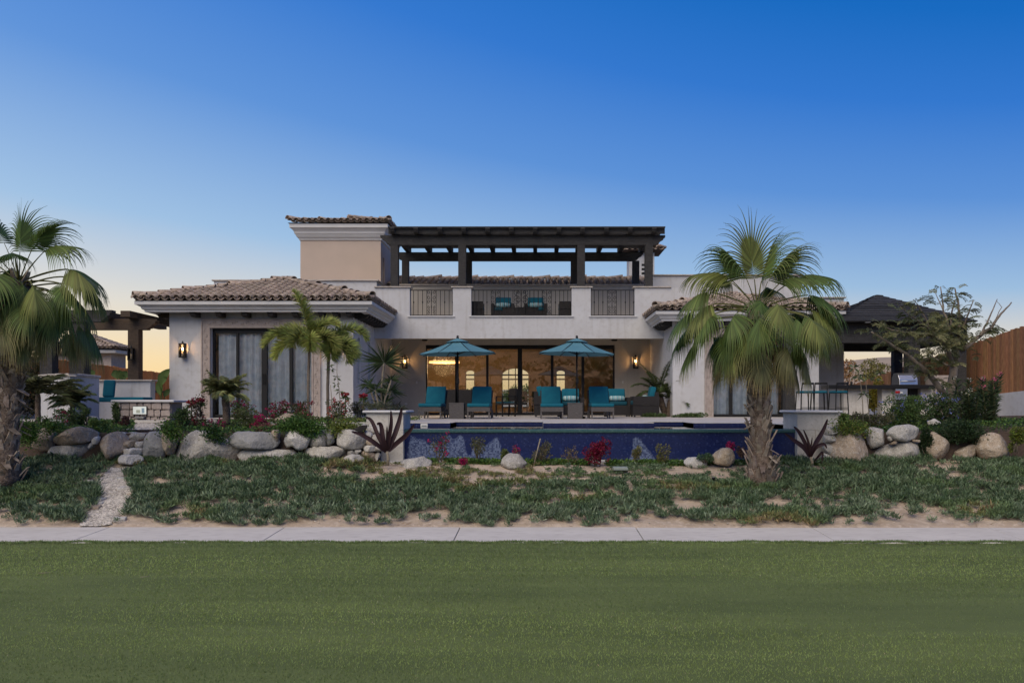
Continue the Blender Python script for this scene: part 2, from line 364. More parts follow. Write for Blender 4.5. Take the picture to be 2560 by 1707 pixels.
# ---------------- pool
WL = -.06
def tilemat(name, c1, c2, light):
    m = bpy.data.materials.new(name); m.use_nodes = True; nt = m.node_tree; N = nt.nodes; L = nt.links; b = N['Principled BSDF']
    tc = N.new('ShaderNodeTexCoord'); mp = N.new('ShaderNodeMapping'); mp.inputs['Rotation'].default_value = (R(90), 0, 0); L.new(tc.outputs['Object'], mp.inputs[0])
    br = N.new('ShaderNodeTexBrick'); br.offset = 0; br.inputs['Scale'].default_value = 40; br.inputs['Brick Width'].default_value = 1; br.inputs['Row Height'].default_value = 1
    br.inputs['Mortar Size'].default_value = .06; br.inputs['Bias'].default_value = -.3
    br.inputs['Color1'].default_value = (*c1, 1); br.inputs['Color2'].default_value = (*c2, 1); br.inputs['Mortar'].default_value = (.02, .03, .09, 1)
    L.new(mp.outputs[0], br.inputs['Vector'])
    wn_ = N.new('ShaderNodeTexWhiteNoise'); sn = N.new('ShaderNodeVectorMath'); sn.operation = 'SNAP'; sn.inputs[1].default_value = (.025, .025, .025)
    L.new(tc.outputs['Object'], sn.inputs[0]); L.new(sn.outputs[0], wn_.inputs[0])
    rr = N.new('ShaderNodeMapRange'); rr.inputs[1].default_value = .90; rr.inputs[2].default_value = 1.0; rr.inputs[4].default_value = .55; L.new(wn_.outputs['Value'], rr.inputs[0])
    mx = N.new('ShaderNodeMix'); mx.data_type = 'RGBA'; L.new(rr.outputs[0], mx.inputs[0]); L.new(br.outputs[0], mx.inputs[6]); mx.inputs[7].default_value = (*light, 1)
    # lime stains with outlines of their own
    at = N.new('ShaderNodeAttribute'); at.attribute_name = 'stain'
    st = N.new('ShaderNodeMapRange'); st.inputs[1].default_value = .15; st.inputs[2].default_value = .9; st.inputs[3].default_value = .25; st.inputs[4].default_value = 1; L.new(wn_.outputs['Value'], st.inputs[0])
    mu = N.new('ShaderNodeMath'); mu.operation = 'MULTIPLY'; L.new(at.outputs['Fac'], mu.inputs[0]); L.new(st.outputs[0], mu.inputs[1])
    m2 = N.new('ShaderNodeMix'); m2.data_type = 'RGBA'; L.new(mu.outputs[0], m2.inputs[0]); L.new(mx.outputs[2], m2.inputs[6]); m2.inputs[7].default_value = (.13, .17, .28, 1)
    L.new(m2.outputs[2], b.inputs['Base Color']); b.inputs['Roughness'].default_value = .25
    return m
BTILE = tilemat('blue_mosaic', (.006, .013, .068), (.011, .022, .105), (.045, .065, .17))
GTILE = tilemat('green_mosaic', (.045, .115, .105), (.07, .15, .13), (.12, .20, .17))
pool = thing('swimming_pool', (1.0, 16, -.65), 'infinity pool faced in dark blue mosaic with wet green overflow edge', 'pool')
YF, YL = 14.9, 14.9
# front wall as a fine grid carrying the lime stains
st_poly = []
for ox, oy, zz in ((980, 1000, [(210, 815), (240, 600), (265, 490), (330, 530), (400, 545), (460, 560), (520, 630), (570, 580), (640, 600), (700, 590), (770, 500), (800, 480), (850, 545), (900, 530), (940, 490), (990, 500), (1010, 560), (1025, 650), (1060, 780), (1110, 760), (1160, 570), (1200, 550), (1240, 590), (1300, 640), (1350, 600), (1400, 570), (1450, 515), (1480, 530), (1520, 620), (1525, 700), (1530, 815)]),
                   (1380, 1000, [(1090, 820), (1110, 720), (1140, 640), (1130, 560), (1160, 515), (1240, 540), (1280, 610), (1360, 700), (1440, 810)])):
    st_poly.append([(PX(ox + a / 5.6, YF), PZ(oy + b / 5.6, YF)) for a, b in zz])
def stain(x, z):
    x += .012 * nz3(x * 22, z * 22); z += .012 * nz3(x * 22, z * 22, 9)
    for pl in st_poly:
        if pl[0][0] <= x <= pl[-1][0]:
            for (xa, za), (xb, zb) in zip(pl, pl[1:]):
                if min(xa, xb) <= x <= max(xa, xb) and abs(xb - xa) > 1e-6:
                    zt = za + (zb - za) * (x - xa) / (xb - xa)
                    if z < zt: return 1.0 if (zt - z) > .04 else .75
    return 0.0
z0, z1 = -.62, -.128
nx, nzz = 470, 34
xs = np.linspace(PL + .3, PR, nx + 1); zs = np.linspace(z0, z1, nzz + 1)
me = bpy.data.meshes.new('mosaic_wall')
vv = [(x - 1.0, YF - 16, z + .65) for z in zs for x in xs]
ff = [(j * (nx + 1) + i, j * (nx + 1) + i + 1, (j + 1) * (nx + 1) + i + 1, (j + 1) * (nx + 1) + i) for j in range(nzz) for i in range(nx)]
me.from_pydata(vv, [], ff); at = me.attributes.new('stain', 'FLOAT', 'POINT'); at.data.foreach_set('value', [stain(x, z) for z in zs for x in xs])
o = link('mosaic_wall', me, pool, BTILE)
# overflow lip, rounded
pl = [(14.9, -.128), (14.875, -.122), (14.868, -.10), (14.868, -.075), (14.885, -.062), (14.93, -.058), (15.02, -.062), (15.02, -.128)]
MB().prism(pl, 'x', PL + .3, PR).build('overflow_edge', GTILE, pool)
w = MB()      # shell: floor, back wall with two notches, ends
w.box(PL, PR, 14.93, 15.05, -1.5, -.13)
w.box(PL, n1a, PB - .03, PB, -1.5, -.004); w.box(n1b, n2a, PB - .03, PB, -1.5, -.004); w.box(n2b, PR, PB - .03, PB, -1.5, -.004)
for a, b in ((n1a, n1b), (n2a, n2b)):
    w.box(a, b, 18.3, 18.35, -1.5, -.004); w.box(a - .03, a, PB, 18.3, -1.5, -.004); w.box(b, b + .03, PB, 18.3, -1.5, -.004)
w.box(PL - .03, PL, 14.9, PB, -1.5, -.004); w.box(PR, PR + .03, 14.9, PB, -1.5, -.004)
w.box(PL, PR, 14.95, 18.3, -1.55, -1.5)
w.build('pool_shell', BTILE, pool)
w = MB()      # coping stones
for a, b, y in ((PL, n1a, PB), (n1b, n2a, PB), (n2b, PR, PB), (n1a, n1b, 18.3), (n2a, n2b, 18.3)):
    n = max(1, round((b - a) / .6))
    for i in range(n):
        xa = a + (b - a) * i / n; xb = a + (b - a) * (i + 1) / n
        MB().box(xa + .003, xb - .003, y - .02, y + .32, -.003, .012).build('coping_stone', LIME, pool, bevel=.006)
for i in range(4):
    MB().box(PR - .01, PR + .34, 15.6 + i * .38 + .003, 15.6 + (i + 1) * .38 - .003, -.003, .012).build('coping_stone', LIME, pool, bevel=.006)
MB().box(PL - .1, PR + .02, 14.45, 14.895, -.80, -.615).build('catch_basin_curb', LIME, pool, bevel=.01)
b_ = MB(); sk = P(1060.5, 1065, 17.05); b_.box(sk.x - .075, sk.x + .075, 17.03, 17.068, sk.z - .05, sk.z + .05); b_.build('skimmer_cover', WHITEP, pool, bevel=.008)
MB().box(sk.x - .05, sk.x + .05, 17.02, 17.029, sk.z - .02, sk.z + .02).build('skimmer_slot', pm('grey_plastic', (.25, .27, .28)), pool)
# water
wm = bpy.data.materials.new('pool_water'); wm.use_nodes = True; nt = wm.node_tree; N = nt.nodes; L = nt.links; N.clear()
out = N.new('ShaderNodeOutputMaterial'); fr = N.new('ShaderNodeFresnel'); fr.inputs[0].default_value = 1.33
tb = N.new('ShaderNodeBsdfTransparent'); tb.inputs[0].default_value = (.35, .55, .75, 1); gb = N.new('ShaderNodeBsdfGlossy'); gb.inputs['Roughness'].default_value = .01
mx = N.new('ShaderNodeMixShader'); bp = N.new('ShaderNodeBump'); bp.inputs['Strength'].default_value = .06; bp.inputs['Distance'].default_value = .01
nn = N.new('ShaderNodeTexNoise'); nn.inputs['Scale'].default_value = 3; tc = N.new('ShaderNodeTexCoord'); L.new(tc.outputs['Object'], nn.inputs['Vector']); L.new(nn.outputs[0], bp.inputs['Height']); L.new(bp.outputs[0], gb.inputs['Normal'])
L.new(fr.outputs[0], mx.inputs[0]); L.new(tb.outputs[0], mx.inputs[1]); L.new(gb.outputs[0], mx.inputs[2]); L.new(mx.outputs[0], out.inputs[0])
o = grid('water', PL, PR, 1, 14.93, 18.3, 1, lambda x, y: WL + .003, wm)
# ------------------------------------------------------------------ roof tiles
def barrel(name, r0, r1, ln, up=True, n=6, th=.012):
    "one clay barrel tile: arch of radius r0 at the low end, r1 at the high end"
    vs, fs = [], []
    for rr, y, zo in ((r0, 0, 0), (r1, ln, 0)):
        for dr in (0, th):
            for k in range(n + 1):
                a = math.pi * k / n
                s = 1 if up else -1
                vs.append(((rr - dr) * math.cos(a), y, zo + s * (rr - dr) * math.sin(a) * .95))
    m = n + 1
    for k in range(n):
        fs.append((k, k + 1, 2 * m + k + 1, 2 * m + k))
        fs.append((m + k, 3 * m + k, 3 * m + k + 1, m + k + 1))
        fs.append((k, m + k, m + k + 1, k + 1))
    fs += [(0, 2 * m, 3 * m, m), (n, m + n, 3 * m + n, 2 * m + n)]
    me = bpy.data.meshes.new(name); me.from_pydata(vs, [], fs); me.update()
    me.polygons.foreach_set('use_smooth', [i % 3 == 0 for i in range(3 * n)] + [False, False])
    me.materials.append(TILE)
    return me
COVER = barrel('roof_tile', .098, .078, .44)
PAN = barrel('pan_tile', .105, .085, .44, up=False)
RIDGE = barrel('ridge_tile', .125, .10, .44, n=7)
def meshdata(me):
    v = np.empty(len(me.vertices) * 3, 'f'); me.vertices.foreach_get('co', v); v = v.reshape(-1, 3)
    return v, [tuple(p.vertices) for p in me.polygons]
_md = {id(m_): meshdata(m_) for m_ in (COVER, PAN, RIDGE)}
def frame(p, u, v, n, jit=.0):
    M = Matrix.Identity(4)
    u = u.normalized(); v = v.normalized(); n = n.normalized()
    for i in range(3): M[i][0] = u[i]; M[i][1] = v[i]; M[i][2] = n[i]; M[i][3] = p[i]
    return M
class Joined:
    def __init__(s): s.v = []; s.f = []; s.n = 0
    def add(s, me, M):
        v, f = _md[id(me)]; A = np.array(M); w = v @ A[:3, :3].T + A[:3, 3]
        s.v.append(w); s.f.extend([tuple(i + s.n for i in q) for q in f]); s.n += len(v)
    def build(s, name, parent, m=None):
        if not s.v: return
        v = np.concatenate(s.v)
        off = Vector((0, 0, 0)); p = parent
        while p is not None: off = off + p.location; p = p.parent
        me = bpy.data.meshes.new(name); me.from_pydata((v - np.array(off)).tolist(), [], s.f); me.update(); me.polygons.foreach_set('use_smooth', [True] * len(s.f))
        o = link(name, me, parent, m or TILEI); o['kind'] = 'stuff'; return o
def tile_face(roof, joined, e0, e1, up, vmax, clip, pitch=.231, expo=.30, single=True, wob=.012, lift=.05):
    """cover and pan tiles on one slope. e0->e1 the eave, up the unit vector up the slope, clip(u, v) tells whether the spot is on the slope"""
    e0 = Vector(e0); e1 = Vector(e1); U = (e1 - e0); W = U.length; U.normalize(); up = Vector(up).normalized(); n = U.cross(up).normalized()
    if n.z < 0: n = -n
    wp = roof.matrix_world.translation if False else None
    off = Vector((0, 0, 0)); p = roof
    while p is not None: off = off + p.location; p = p.parent
    nc = int(W / pitch); st = (W - nc * pitch) / 2
    tilt = .035
    for i in range(nc + 1):
        for kind in (0, 1):
            u = st + (i + (.5 if kind else 0)) * pitch
            if u > W + .02: continue
            j = 0
            while j * expo < vmax + .3:
                v = j * expo - (.04 if kind == 0 else .0)
                if clip(u, v + .12):
                    r_ = random.uniform(-1, 1)
                    vv = (up * 1.0 + n * (-tilt) + U * (wob * random.uniform(-1.5, 1.5))).normalized()
                    nn = U.cross(vv);  nn = -nn if nn.dot(n) < 0 else nn
                    pos = e0 + U * (u + wob * random.uniform(-.5, .5)) + up * (v + random.uniform(-.015, .015)) + n * (lift + (.035 if kind == 0 else .055) + random.uniform(0, .008))
                    uu = vv.cross(nn); 
                    M = frame(pos, uu, vv, nn)
                    if kind == 0 and single and single(u, v):
                        o = bpy.data.objects.new('roof_tile', COVER); COL.objects.link(o); o.parent = roof
                        M.translation = pos - off; o.matrix_local = M
                    elif kind == 0: joined.add(COVER, M)
                    else: joined.add(PAN, M)
                j += 1
def ridge_line(roof, joined, a, b, single=True, step=.36):
    a = Vector(a); b = Vector(b); d = (b - a); L_ = d.length; d.normalize()
    sx = d.cross(Vector((0, 0, 1))).normalized(); n = sx.cross(d).normalized()
    off = Vector((0, 0, 0)); p = roof
    while p is not None: off = off + p.location; p = p.parent
    k = 0
    while k * step < L_ - .1:
        kick = .05 if k % 4 == 0 else 0
        vv = (d + n * (-.05 - kick)).normalized(); nn = sx.cross(vv).normalized()
        pos = a + d * (k * step) + n * (.075 + kick * .9 + random.uniform(0, .015)) + sx * random.uniform(-.012, .012)
        M = frame(pos, sx, vv, nn)
        if single:
            o = bpy.data.objects.new('ridge_tile', RIDGE); COL.objects.link(o); o.parent = roof; M.translation = pos - off; o.matrix_local = M
        else: joined.add(RIDGE, M)
        k += 1
def hip_roof(parent, x0, x1, y0, y1, ze, slope, apexs, faces, singles=None, yback=None, label=None):
    """hip roof over the rectangle; apexs = ((x,y) low ridge end, (x,y) high ridge end); faces in 'FLR'"""
    zr = ze + slope
    A = Vector((apexs[0][0], apexs[0][1], zr)); B = Vector((apexs[1][0], apexs[1][1], zr))
    m_ = MB()
    FLc, FRc, BLc, BRc = Vector((x0, y0, ze)), Vector((x1, y0, ze)), Vector((x0, y1, ze)), Vector((x1, y1, ze))
    m_.add([FLc, FRc, BRc, BLc, A, B], [(0, 1, 4) if True else (), (1, 2, 5, 4), (2, 3, 5), (3, 0, 4, 5), (3, 2, 1, 0)])
    roof = m_.build('roof', MORT, parent, label=label)
    J = Joined()
    def inside(tri, e0, U, up):
        def clip(u, v):
            p = e0 + U * u + up * v
            # barycentric clip in the plane
            q = [(t - e0) for t in tri]; pts = [(a.dot(U), a.dot(up)) for a in q]
            c = True; n = len(pts)
            for i in range(n):
                (xa, ya), (xb, yb) = pts[i], pts[(i + 1) % n]
                if (xb - xa) * (v - ya) - (yb - ya) * (u - xa) < -.03 * math.hypot(xb - xa, yb - ya): return False
            return True
        return clip
    for fc in faces:
        if fc == 'F': tri = [FLc, FRc, A]
        if fc == 'R': tri = [FRc, BRc, B, A]
        if fc == 'L': tri = [BLc, FLc, A, B]
        if fc == 'W': tri = [FLc, FRc, B, A]          # wide front slope with a ridge along x
        e0 = tri[0]; U = (tri[1] - tri[0]).normalized(); q = tri[2] - e0; up = (q - U * q.dot(U)); vm = up.length; up.normalize()
        tile_face(roof, J, tri[0], tri[1], up, vm, inside(tri, e0, U, up), single=(singles if (singles and fc in 'FW') else False))
    J.build('roof_tiles_joined', roof)
    return roof, A, B
def cornice(parent, x0, x1, y0, y1, prof, sides='LFR', m=CORN):
    "moulded cornice; prof = (offset outwards, z) from bottom to top, mitred at the corners"
    mb = MB()
    for s in sides:
        if s == 'F': f = lambda o, z, e: ((x0 - o) if e == 0 else (x1 + o), y0 - o, z)
        if s == 'R': f = lambda o, z, e: (x1 + o, (y0 - o) if e == 0 else y1, z)
        if s == 'L': f = lambda o, z, e: (x0 - o, y1 if e == 0 else (y0 - o), z)
        vs = [f(o, z, e) for e in (0, 1) for o, z in prof]; n = len(prof)
        mb.add(vs, [(i, n + i, n + i + 1, i + 1) for i in range(n - 1)])
        # closed ends where the moulding stops
    return mb.build('cornice', m, parent, fixn=True)

# ------------------------------------------------------------------ the villa
YB = 27.6                                    # plane of the balcony front
villa = thing('villa', (0, 27, 0), 'white stucco two storey villa with clay tiled roofs and upper terrace', 'house')
XL0, XL1, YL_ = -10.91, -5.44, 24.4          # left wing
XR0, XR1, YR = 4.30, 8.9, 25.8               # right wing
w = MB()
# left wing front wall with opening
oL0, oL1, oLt = PX(526.8, YL_), PX(780, YL_), PZ(820, YL_)
w.box(XL0, oL0, YL_, YL_ + .3, -.2, 3.2); w.box(oL1, XL1 - .0, YL_, YL_ + .3, -.2, 3.2); w.box(oL0, oL1, YL_, YL_ + .3, oLt, 3.2)
w.box(XL0, XL0 + .25, YL_ + .3, 33, -.2, 3.2)
w.build('wall', STUCCO, villa)
# side wall facing the patio, with two slot recesses
w = MB(); xw0, xw1 = XL1 - .28, XL1
segs = [(YL_ + .3, 25.0, 0), (25.0, 25.35, 1), (25.35, 26.6, 0), (26.6, 26.95, 1), (26.95, 30.9, 0)]
for a, b, s in segs:
    if not s: w.box(xw0, xw1, a, b, -.2, 3.2)
    else:
        w.box(xw0, xw1, a, b, -.2, 1.03); w.box(xw0, xw1, a, b, 2.43, 3.2); w.box(xw0, xw1 - .14, a, b, 1.03, 2.43)
w.build('wall', STUCCO, villa)
# parapet of the flat part behind the tiled roof
w = MB(); w.box(-11.0, XL1 + .0, 28.0, 28.25, 2.9, 4.60); w.box(XL1 - .25, XL1, 28.25, 31.5, 3.3, 4.60); w.box(-11.0, -10.75, 28.25, 36, 3.0, 4.60)
w.build('parapet', STUCCO, villa)
w = MB(); w.box(-11.06, XL1 + .06, 27.94, 28.32, 4.603, 4.65); w.box(XL1 - .32, XL1 + .06, 28.32, 31.5, 4.603, 4.65)
w.build('parapet_cap', CAPM, villa, bevel=.01)
w = MB(); w.box(-10.75, XL1 - .25, 28.25, 36, 3.9, 4.0); w.build('flat_roof', pm('roof_screed', (.4, .33, .28), None, 4, .9), villa)

def carved_surround(x0, x1, ztop, y, wdt=.27, zb=0.0, ext=.045):
    s = MB()
    # stepped frame: outer fillet, carved field, inner fillet
    for a, b, d in ((0, .045, ext + .02), (.045, wdt - .05, ext), (wdt - .05, wdt, ext + .02)):
        zo, zi = ztop + wdt - a, ztop + wdt - b
        s.box(x0 - wdt + a, x0 - wdt + b, y - d, y - .001, zb, zi); s.box(x1 + wdt - b, x1 + wdt - a, y - d, y - .001, zb, zi)
        s.box(x0 - wdt + a, x1 + wdt - a, y - d, y - .001, zi, zo)
    sur = s.build('door_surround', CANT, villa, bevel=.006)
    v = MB()      # running scroll carved on the field
    c = wdt / 2
    def scroll(cx, cz, ang, flip):
        pts = []
        for k in range(9):
            a = k / 8 * 3.6 * flip; r = .062 * (1 - k / 8 * .72)
            x, z = r * math.cos(a), r * math.sin(a)
            pts.append((cx + x * math.cos(ang) - z * math.sin(ang), y - ext - .004, cz + x * math.sin(ang) + z * math.cos(ang)))
        v.tube(pts, .011, 4)
    n = int((x1 - x0 + wdt) / .16)
    for i in range(n): scroll(x0 - wdt / 2 + (i + .5) * (x1 - x0 + wdt) / n, ztop + c, .5, 1 if i % 2 else -1)
    n = int((ztop - zb) / .16)
    for i in range(n):
        for xx in (x0 - c, x1 + c): scroll(xx, zb + (i + .5) * (ztop - zb) / n, 1.57, 1 if i % 2 else -1)
    v.build('carved_scroll', CANT, sur, kind='stuff')
carved_surround(oL0, oL1, oLt, YL_)

def door_unit(pxs, pyt, Y, zb, hdr, inset, name='sliding_door', handle=None):
    "pxs = list of (left, right) pixel spans of the panes; frame members fill the rest"
    root = MB(); x0 = PX(pxs[0][0], Y) - .05; x1 = PX(pxs[-1][1], Y) + .05; zt = PZ(pyt, Y)
    y0, y1 = Y + inset, Y + inset + .09
    root.box(x0, x1, y0, y1, zt - hdr, zt); root.box(x0, x1, y0, y1, zb, zb + .09)
    root.box(x0, PX(pxs[0][0], Y), y0, y1, zb + .09, zt - hdr); root.box(PX(pxs[-1][1], Y), x1, y0, y1, zb + .09, zt - hdr)
    for (a, b), (c, d) in zip(pxs, pxs[1:]): root.box(PX(b, Y), PX(c, Y), y0 - .01, y1, zb + .09, zt - hdr)
    fr_ = root.build(name, BLACK, villa, bevel=.006); gl_ = GLASS if Y > 30 else BGLASS
    for a, b in pxs:
        MB().box(PX(a, Y) - .002, PX(b, Y) + .002, y0 + .035, y0 + .036, zb + .088, zt - hdr + .002).build('pane', gl_, fr_)
    if handle:
        for hx in handle:
            X = PX(hx, Y); h = MB(); h.box(X - .012, X + .012, y0 - .06, y0 - .045, 1.0, 1.32); h.box(X - .012, X + .012, y0 - .046, y0 - .009, 1.02, 1.05); h.box(X - .012, X + .012, y0 - .046, y0 - .009, 1.27, 1.30)
            h.build('handle', BLACK, fr_)
    return fr_
door_unit([(532, 586), (592, 650), (664, 720), (728, 776)], 820, YL_, .0, .14, .14, handle=[654, 659])
def curtain(x0, x1, y, z0, z1, seed, m=CURT, name='curtain'):
    r = random.Random(seed); n = int((x1 - x0) / .018); vs = []; ph = 0
    for i in range(n + 1):
        ph += r.uniform(.25, .75); x = x0 + (x1 - x0) * i / n
        vs.append((x, y + .035 * math.sin(ph)))
    mb = MB(); V = [(x, yy, z0) for x, yy in vs] + [(x, yy * 1.0, z1) for x, yy in vs]
    mb.add(V, [(i, i + 1, n + 2 + i, n + 1 + i) for i in range(n)], True)
    return mb.build(name, m, villa)
curtain(oL0 + .12, oL1 - .02, YL_ + .30, .02, 2.6, 3)
w = MB(); w.box(XL0 + .25, XL1 - .28, YL_ + .3, 30, -.05, 0.0); w.build('floor', PAVE, villa)
w = MB(); w.box(XL0 + .25, XL1 - .28, 29.9, 30, 0, 3.1); w.box(XL0 + .25, XL1 - .28, YL_ + .3, 29.9, 3.0, 3.1); w.build('inner_wall', BEIGE, villa)

# --- left roof
ZE = 3.36
prof = [(.30, ZE - .27), (.50, ZE - .27), (.50, ZE - .225), (.55, ZE - .20), (.57, ZE - .17), (.57, ZE - .14), (.63, ZE - .11), (.65, ZE - .085), (.70, ZE - .08), (.70, ZE + .02), (.3, ZE + .02)]
cornice(villa, XL0, XL1, YL_, 27.98, prof)
w = MB(); w.box(XL0 - .5, XL1 + .5, YL_ - .5, YL_, ZE - .20, ZE - .18); w.box(XL1, XL1 + .5, YL_, 27.98, ZE - .20, ZE - .18); w.box(XL0 - .5, XL0, YL_, 27.98, ZE - .20, ZE - .18)
w.build('soffit', WOOD, villa)
w = MB(); w.box(XL0, XL1, YL_, 28.0, 3.2, 3.25); w.build('roof_slab', MORT, villa)
def bracket(p, d, ln=.46, wd=.16, ht=.19):
    "carved rafter tail running from the wall in direction d"
    d = Vector(d); s_ = Vector((0, 0, 1)).cross(d).normalized()
    pr = [(0, 0), (ln, 0), (ln, -ht * .45), (ln - .05, -ht * .55), (ln - .09, -ht * .85), (ln - .16, -ht), (0, -ht)]
    mb = MB(); vs = [Vector(p) + d * a + Vector((0, 0, b)) + s_ * k for k in (-wd / 2, wd / 2) for a, b in pr]; n = len(pr)
    mb.add(vs, [tuple(range(n)), tuple(range(n, 2 * n))[::-1]] + [(i, n + i, n + (i + 1) % n, (i + 1) % n) for i in range(n)])
    return mb
brk = []
for px in (486.5, 550, 614.5, 679, 740, 805, 840, 875):
    bracket((PX(px, YL_ - .25), YL_, ZE - .202), (0, -1, 0)).build('rafter_tail', WOOD, villa)
for i in range(9):
    bracket((XL1, YL_ + .25 + i * .40, ZE - .202), (1, 0, 0)).build('rafter_tail', WOOD, villa)
for i in range(8): bracket((XL0, YL_ + .2 + i * .45, ZE - .202), (-1, 0, 0)).build('rafter_tail', WOODB, villa)
ex0, ex1, ey0 = XL0 - .70, XL1 + .70, YL_ - .72
roofL, A, B = hip_roof(villa, ex0, ex1, ey0, 27.96, ZE + .03, 1.02, ((-8.2, 26.9), (-8.2, 27.96)), 'FLR', singles=lambda u, v: True)
ridge_line(roofL, None, (ex0, ey0, ZE + .06), A); ridge_line(roofL, None, (ex1, ey0, ZE + .06), A); ridge_line(roofL, None, B, A)
# --- tower
TX0, TX1, TY0, TY1, TZ = -8.62, -5.68, 30.0, 33.0, 6.42
w = MB(); w.box(TX0, TX1, TY0, TY0 + .25, 3.9, 6.9); w.box(TX0, TX0 + .25, TY0 + .25, TY1, 3.9, 6.9); w.box(TX1 - .25, TX1, TY0 + .25, 30.45, 3.3, 6.9)
w.box(TX1 - .25, TX1, 30.75, TY1, 3.3, 6.9); w.box(TX1 - .25, TX1, 30.45, 30.75, 3.3, 4.4); w.box(TX1 - .25, TX1, 30.45, 30.75, 5.85, 6.9)
w.build('tower_wall', TOWER, villa)
win = MB().box(TX1 - .14, TX1 - .10, 30.45, 30.75, 4.4, 5.85).build('window', BLACK, villa)
MB().box(TX1 - .098, TX1 - .096, 30.48, 30.72, 4.45, 5.80).build('pane', GLASS, win)
MB().box(TX0 + .25, TX1 - .25, TY0 + .25, TY1, 6.7, 6.8).build('ceiling', BEIGE, villa)
zt = 6.42
tp = [(.0, zt - .02), (.04, zt - .02), (.05, zt + .03), (.09, zt + .06), (.13, zt + .12), (.14, zt + .16), (.17, zt + .18), (.19, zt + .27), (.24, zt + .33), (.26, zt + .36), (.31, zt + .38), (.31, zt + .52), (.1, zt + .52)]
cornice(villa, TX0, TX1, TY0, TY1, tp)
roofT, A, B = hip_roof(villa, TX0 - .36, TX1 + .36, TY0 - .36, TY1 + .2, zt + .54, .40, ((-7.5, 31.6), (-6.8, 31.6)), 'WLR', singles=lambda u, v: v < .1)
ridge_line(roofT, None, (TX0 - .36, TY0 - .36, zt + .56), A); ridge_line(roofT, None, (TX1 + .36, TY0 - .36, zt + .56), B); ridge_line(roofT, None, A, B)

# --- balcony front
w = MB()
w.box(XL1 + .002, 5.2, YB, YB + .28, 2.615, 3.33)
bays = [(-4.25, -2.80), (-2.18, 1.20), (1.845, 3.325)]
pr_ = [(XL1 + .002, -4.25), (-2.80, -2.18), (1.20, 1.845), (3.325, 5.2)]
for a, b in pr_: w.box(a, b, YB, YB + .28, 3.33, 4.32)
w.build('balcony_wall', STUCCO, villa)
for a, b in bays: MB().box(a - .07, b + .07, YB - .045, YB + .32, 3.332, 3.372).build('sill', CORN, villa, bevel=.008)
for a, b in ((XL1 - .0, -4.25 + .06), (-2.86, -2.12), (1.14, 1.905), (3.265, 4.55)):
    MB().box(a, b, YB - .06, YB + .34, 4.322, 4.362).build('pier_cap', CAPM, villa, bevel=.008)
w = MB(); w.box(XL1, 4.3, YB + .28, 30.6, 2.95, 3.25); w.build('terrace_floor', PAVE, villa)
w = MB(); w.box(XL1 + .0, XR0, YB + .28, 30.9, 2.88, 2.948); w.build('ceiling', BEIGE, villa)
MB().box(XL1 + .003, XR0 - .003, YB - .004, YB + .286, 2.612, 2.614).build('beam_trim', BEIGE, villa)
# back wall of the upper terrace and the roof behind it
w = MB(); w.box(XL1, 4.9, 30.6, 30.85, 3.25, 4.83); w.build('terrace_back_wall', BEIGE, villa)
MB().box(XL1 + .06, 5.2, 30.52, 30.92, 4.832, 4.875).build('wall_cap', CAPM, villa, bevel=.008)
bx0, bx1, by0 = -5.6, 4.9, 30.95
m_ = MB(); up = Vector((0, 1.75, .53)).normalized()
m_.add([(bx0, by0, 4.78), (bx1, by0, 4.78), (bx1, by0 + 1.75, 5.31), (bx0, by0 + 1.75, 5.31), (bx0, by0 + 1.75, 4.7), (bx1, by0 + 1.75, 4.7)], [(0, 1, 2, 3), (3, 2, 5, 4), (0, 3, 4), (1, 5, 2)])
roofB = m_.build('roof', MORT, villa); J = Joined()
tile_face(roofB, J, (bx0, by0, 4.82), (bx1, by0, 4.82), up, 1.72, lambda u, v: v < 1.72, single=lambda u, v: True)
ridge_line(roofB, None, (bx1, by0 + 1.75, 5.33), (bx0, by0 + 1.75, 5.33))
J.build('roof_tiles_joined', roofB)
# chimney
cx0, cx1, cy = PX(1573, 33.2), PX(1636, 33.2), 33.2
w = MB(); w.box(cx0, cx1, cy, cy + .9, 4.6, 6.55)
ch = w.build('chimney', STUCCO, villa)
for i in range(4): MB().box(PX(1604, cy), PX(1613, cy), cy - .012, cy - .002, PZ(672, cy) + i * .17 - .4, PZ(672, cy) + i * .17 - .31).build('vent', BLACK, ch)
rc, A, B = hip_roof(villa, cx0 - .25, cx1 + .35, cy - .3, cy + 1.2, 6.6, .32, ((4.2, cy + .4), (4.35, cy + .4)), 'WLR', singles=None)
# --- right wing
oR0, oR1, oRt = PX(1783, YR), PX(1962, YR), 2.5
w = MB()
w.box(XR0, oR0, YR, YR + .3, -.2, 3.1); w.box(oR1, XR1, YR, YR + .3, -.2, 3.1); w.box(oR0, oR1, YR, YR + .3, oRt, 3.1)
w.box(XR0, XR0 + .25, YR + .3, 30.9, -.2, 3.1); w.box(XR1 - .25, XR1, YR + .3, 32, -.2, 3.1)
w.build('wall', STUCCO, villa)
carved_surround(oR0, oR1, oRt, YR, .27)
door_unit([(1787, 1826), (1834, 1872), (1880, 1918), (1926, 1958)], CY - (oRt - EYE) * F / YR, YR, .0, .12, .14, handle=[1876])
curtain(oR0 + .1, oR1 - .1, YR + .34, .02, 2.45, 5)
w = MB(); w.box(XR0 + .25, XR1 - .25, YR + .3, 31, -.05, 0); w.build('floor', PAVE, villa)
w = MB(); w.box(XR0 + .25, XR1 - .25, 30.9, 31, 0, 3); w.box(XR0 + .25, XR1 - .25, YR + .3, 31, 2.9, 3.0); w.build('inner_wall', BEIGE, villa)
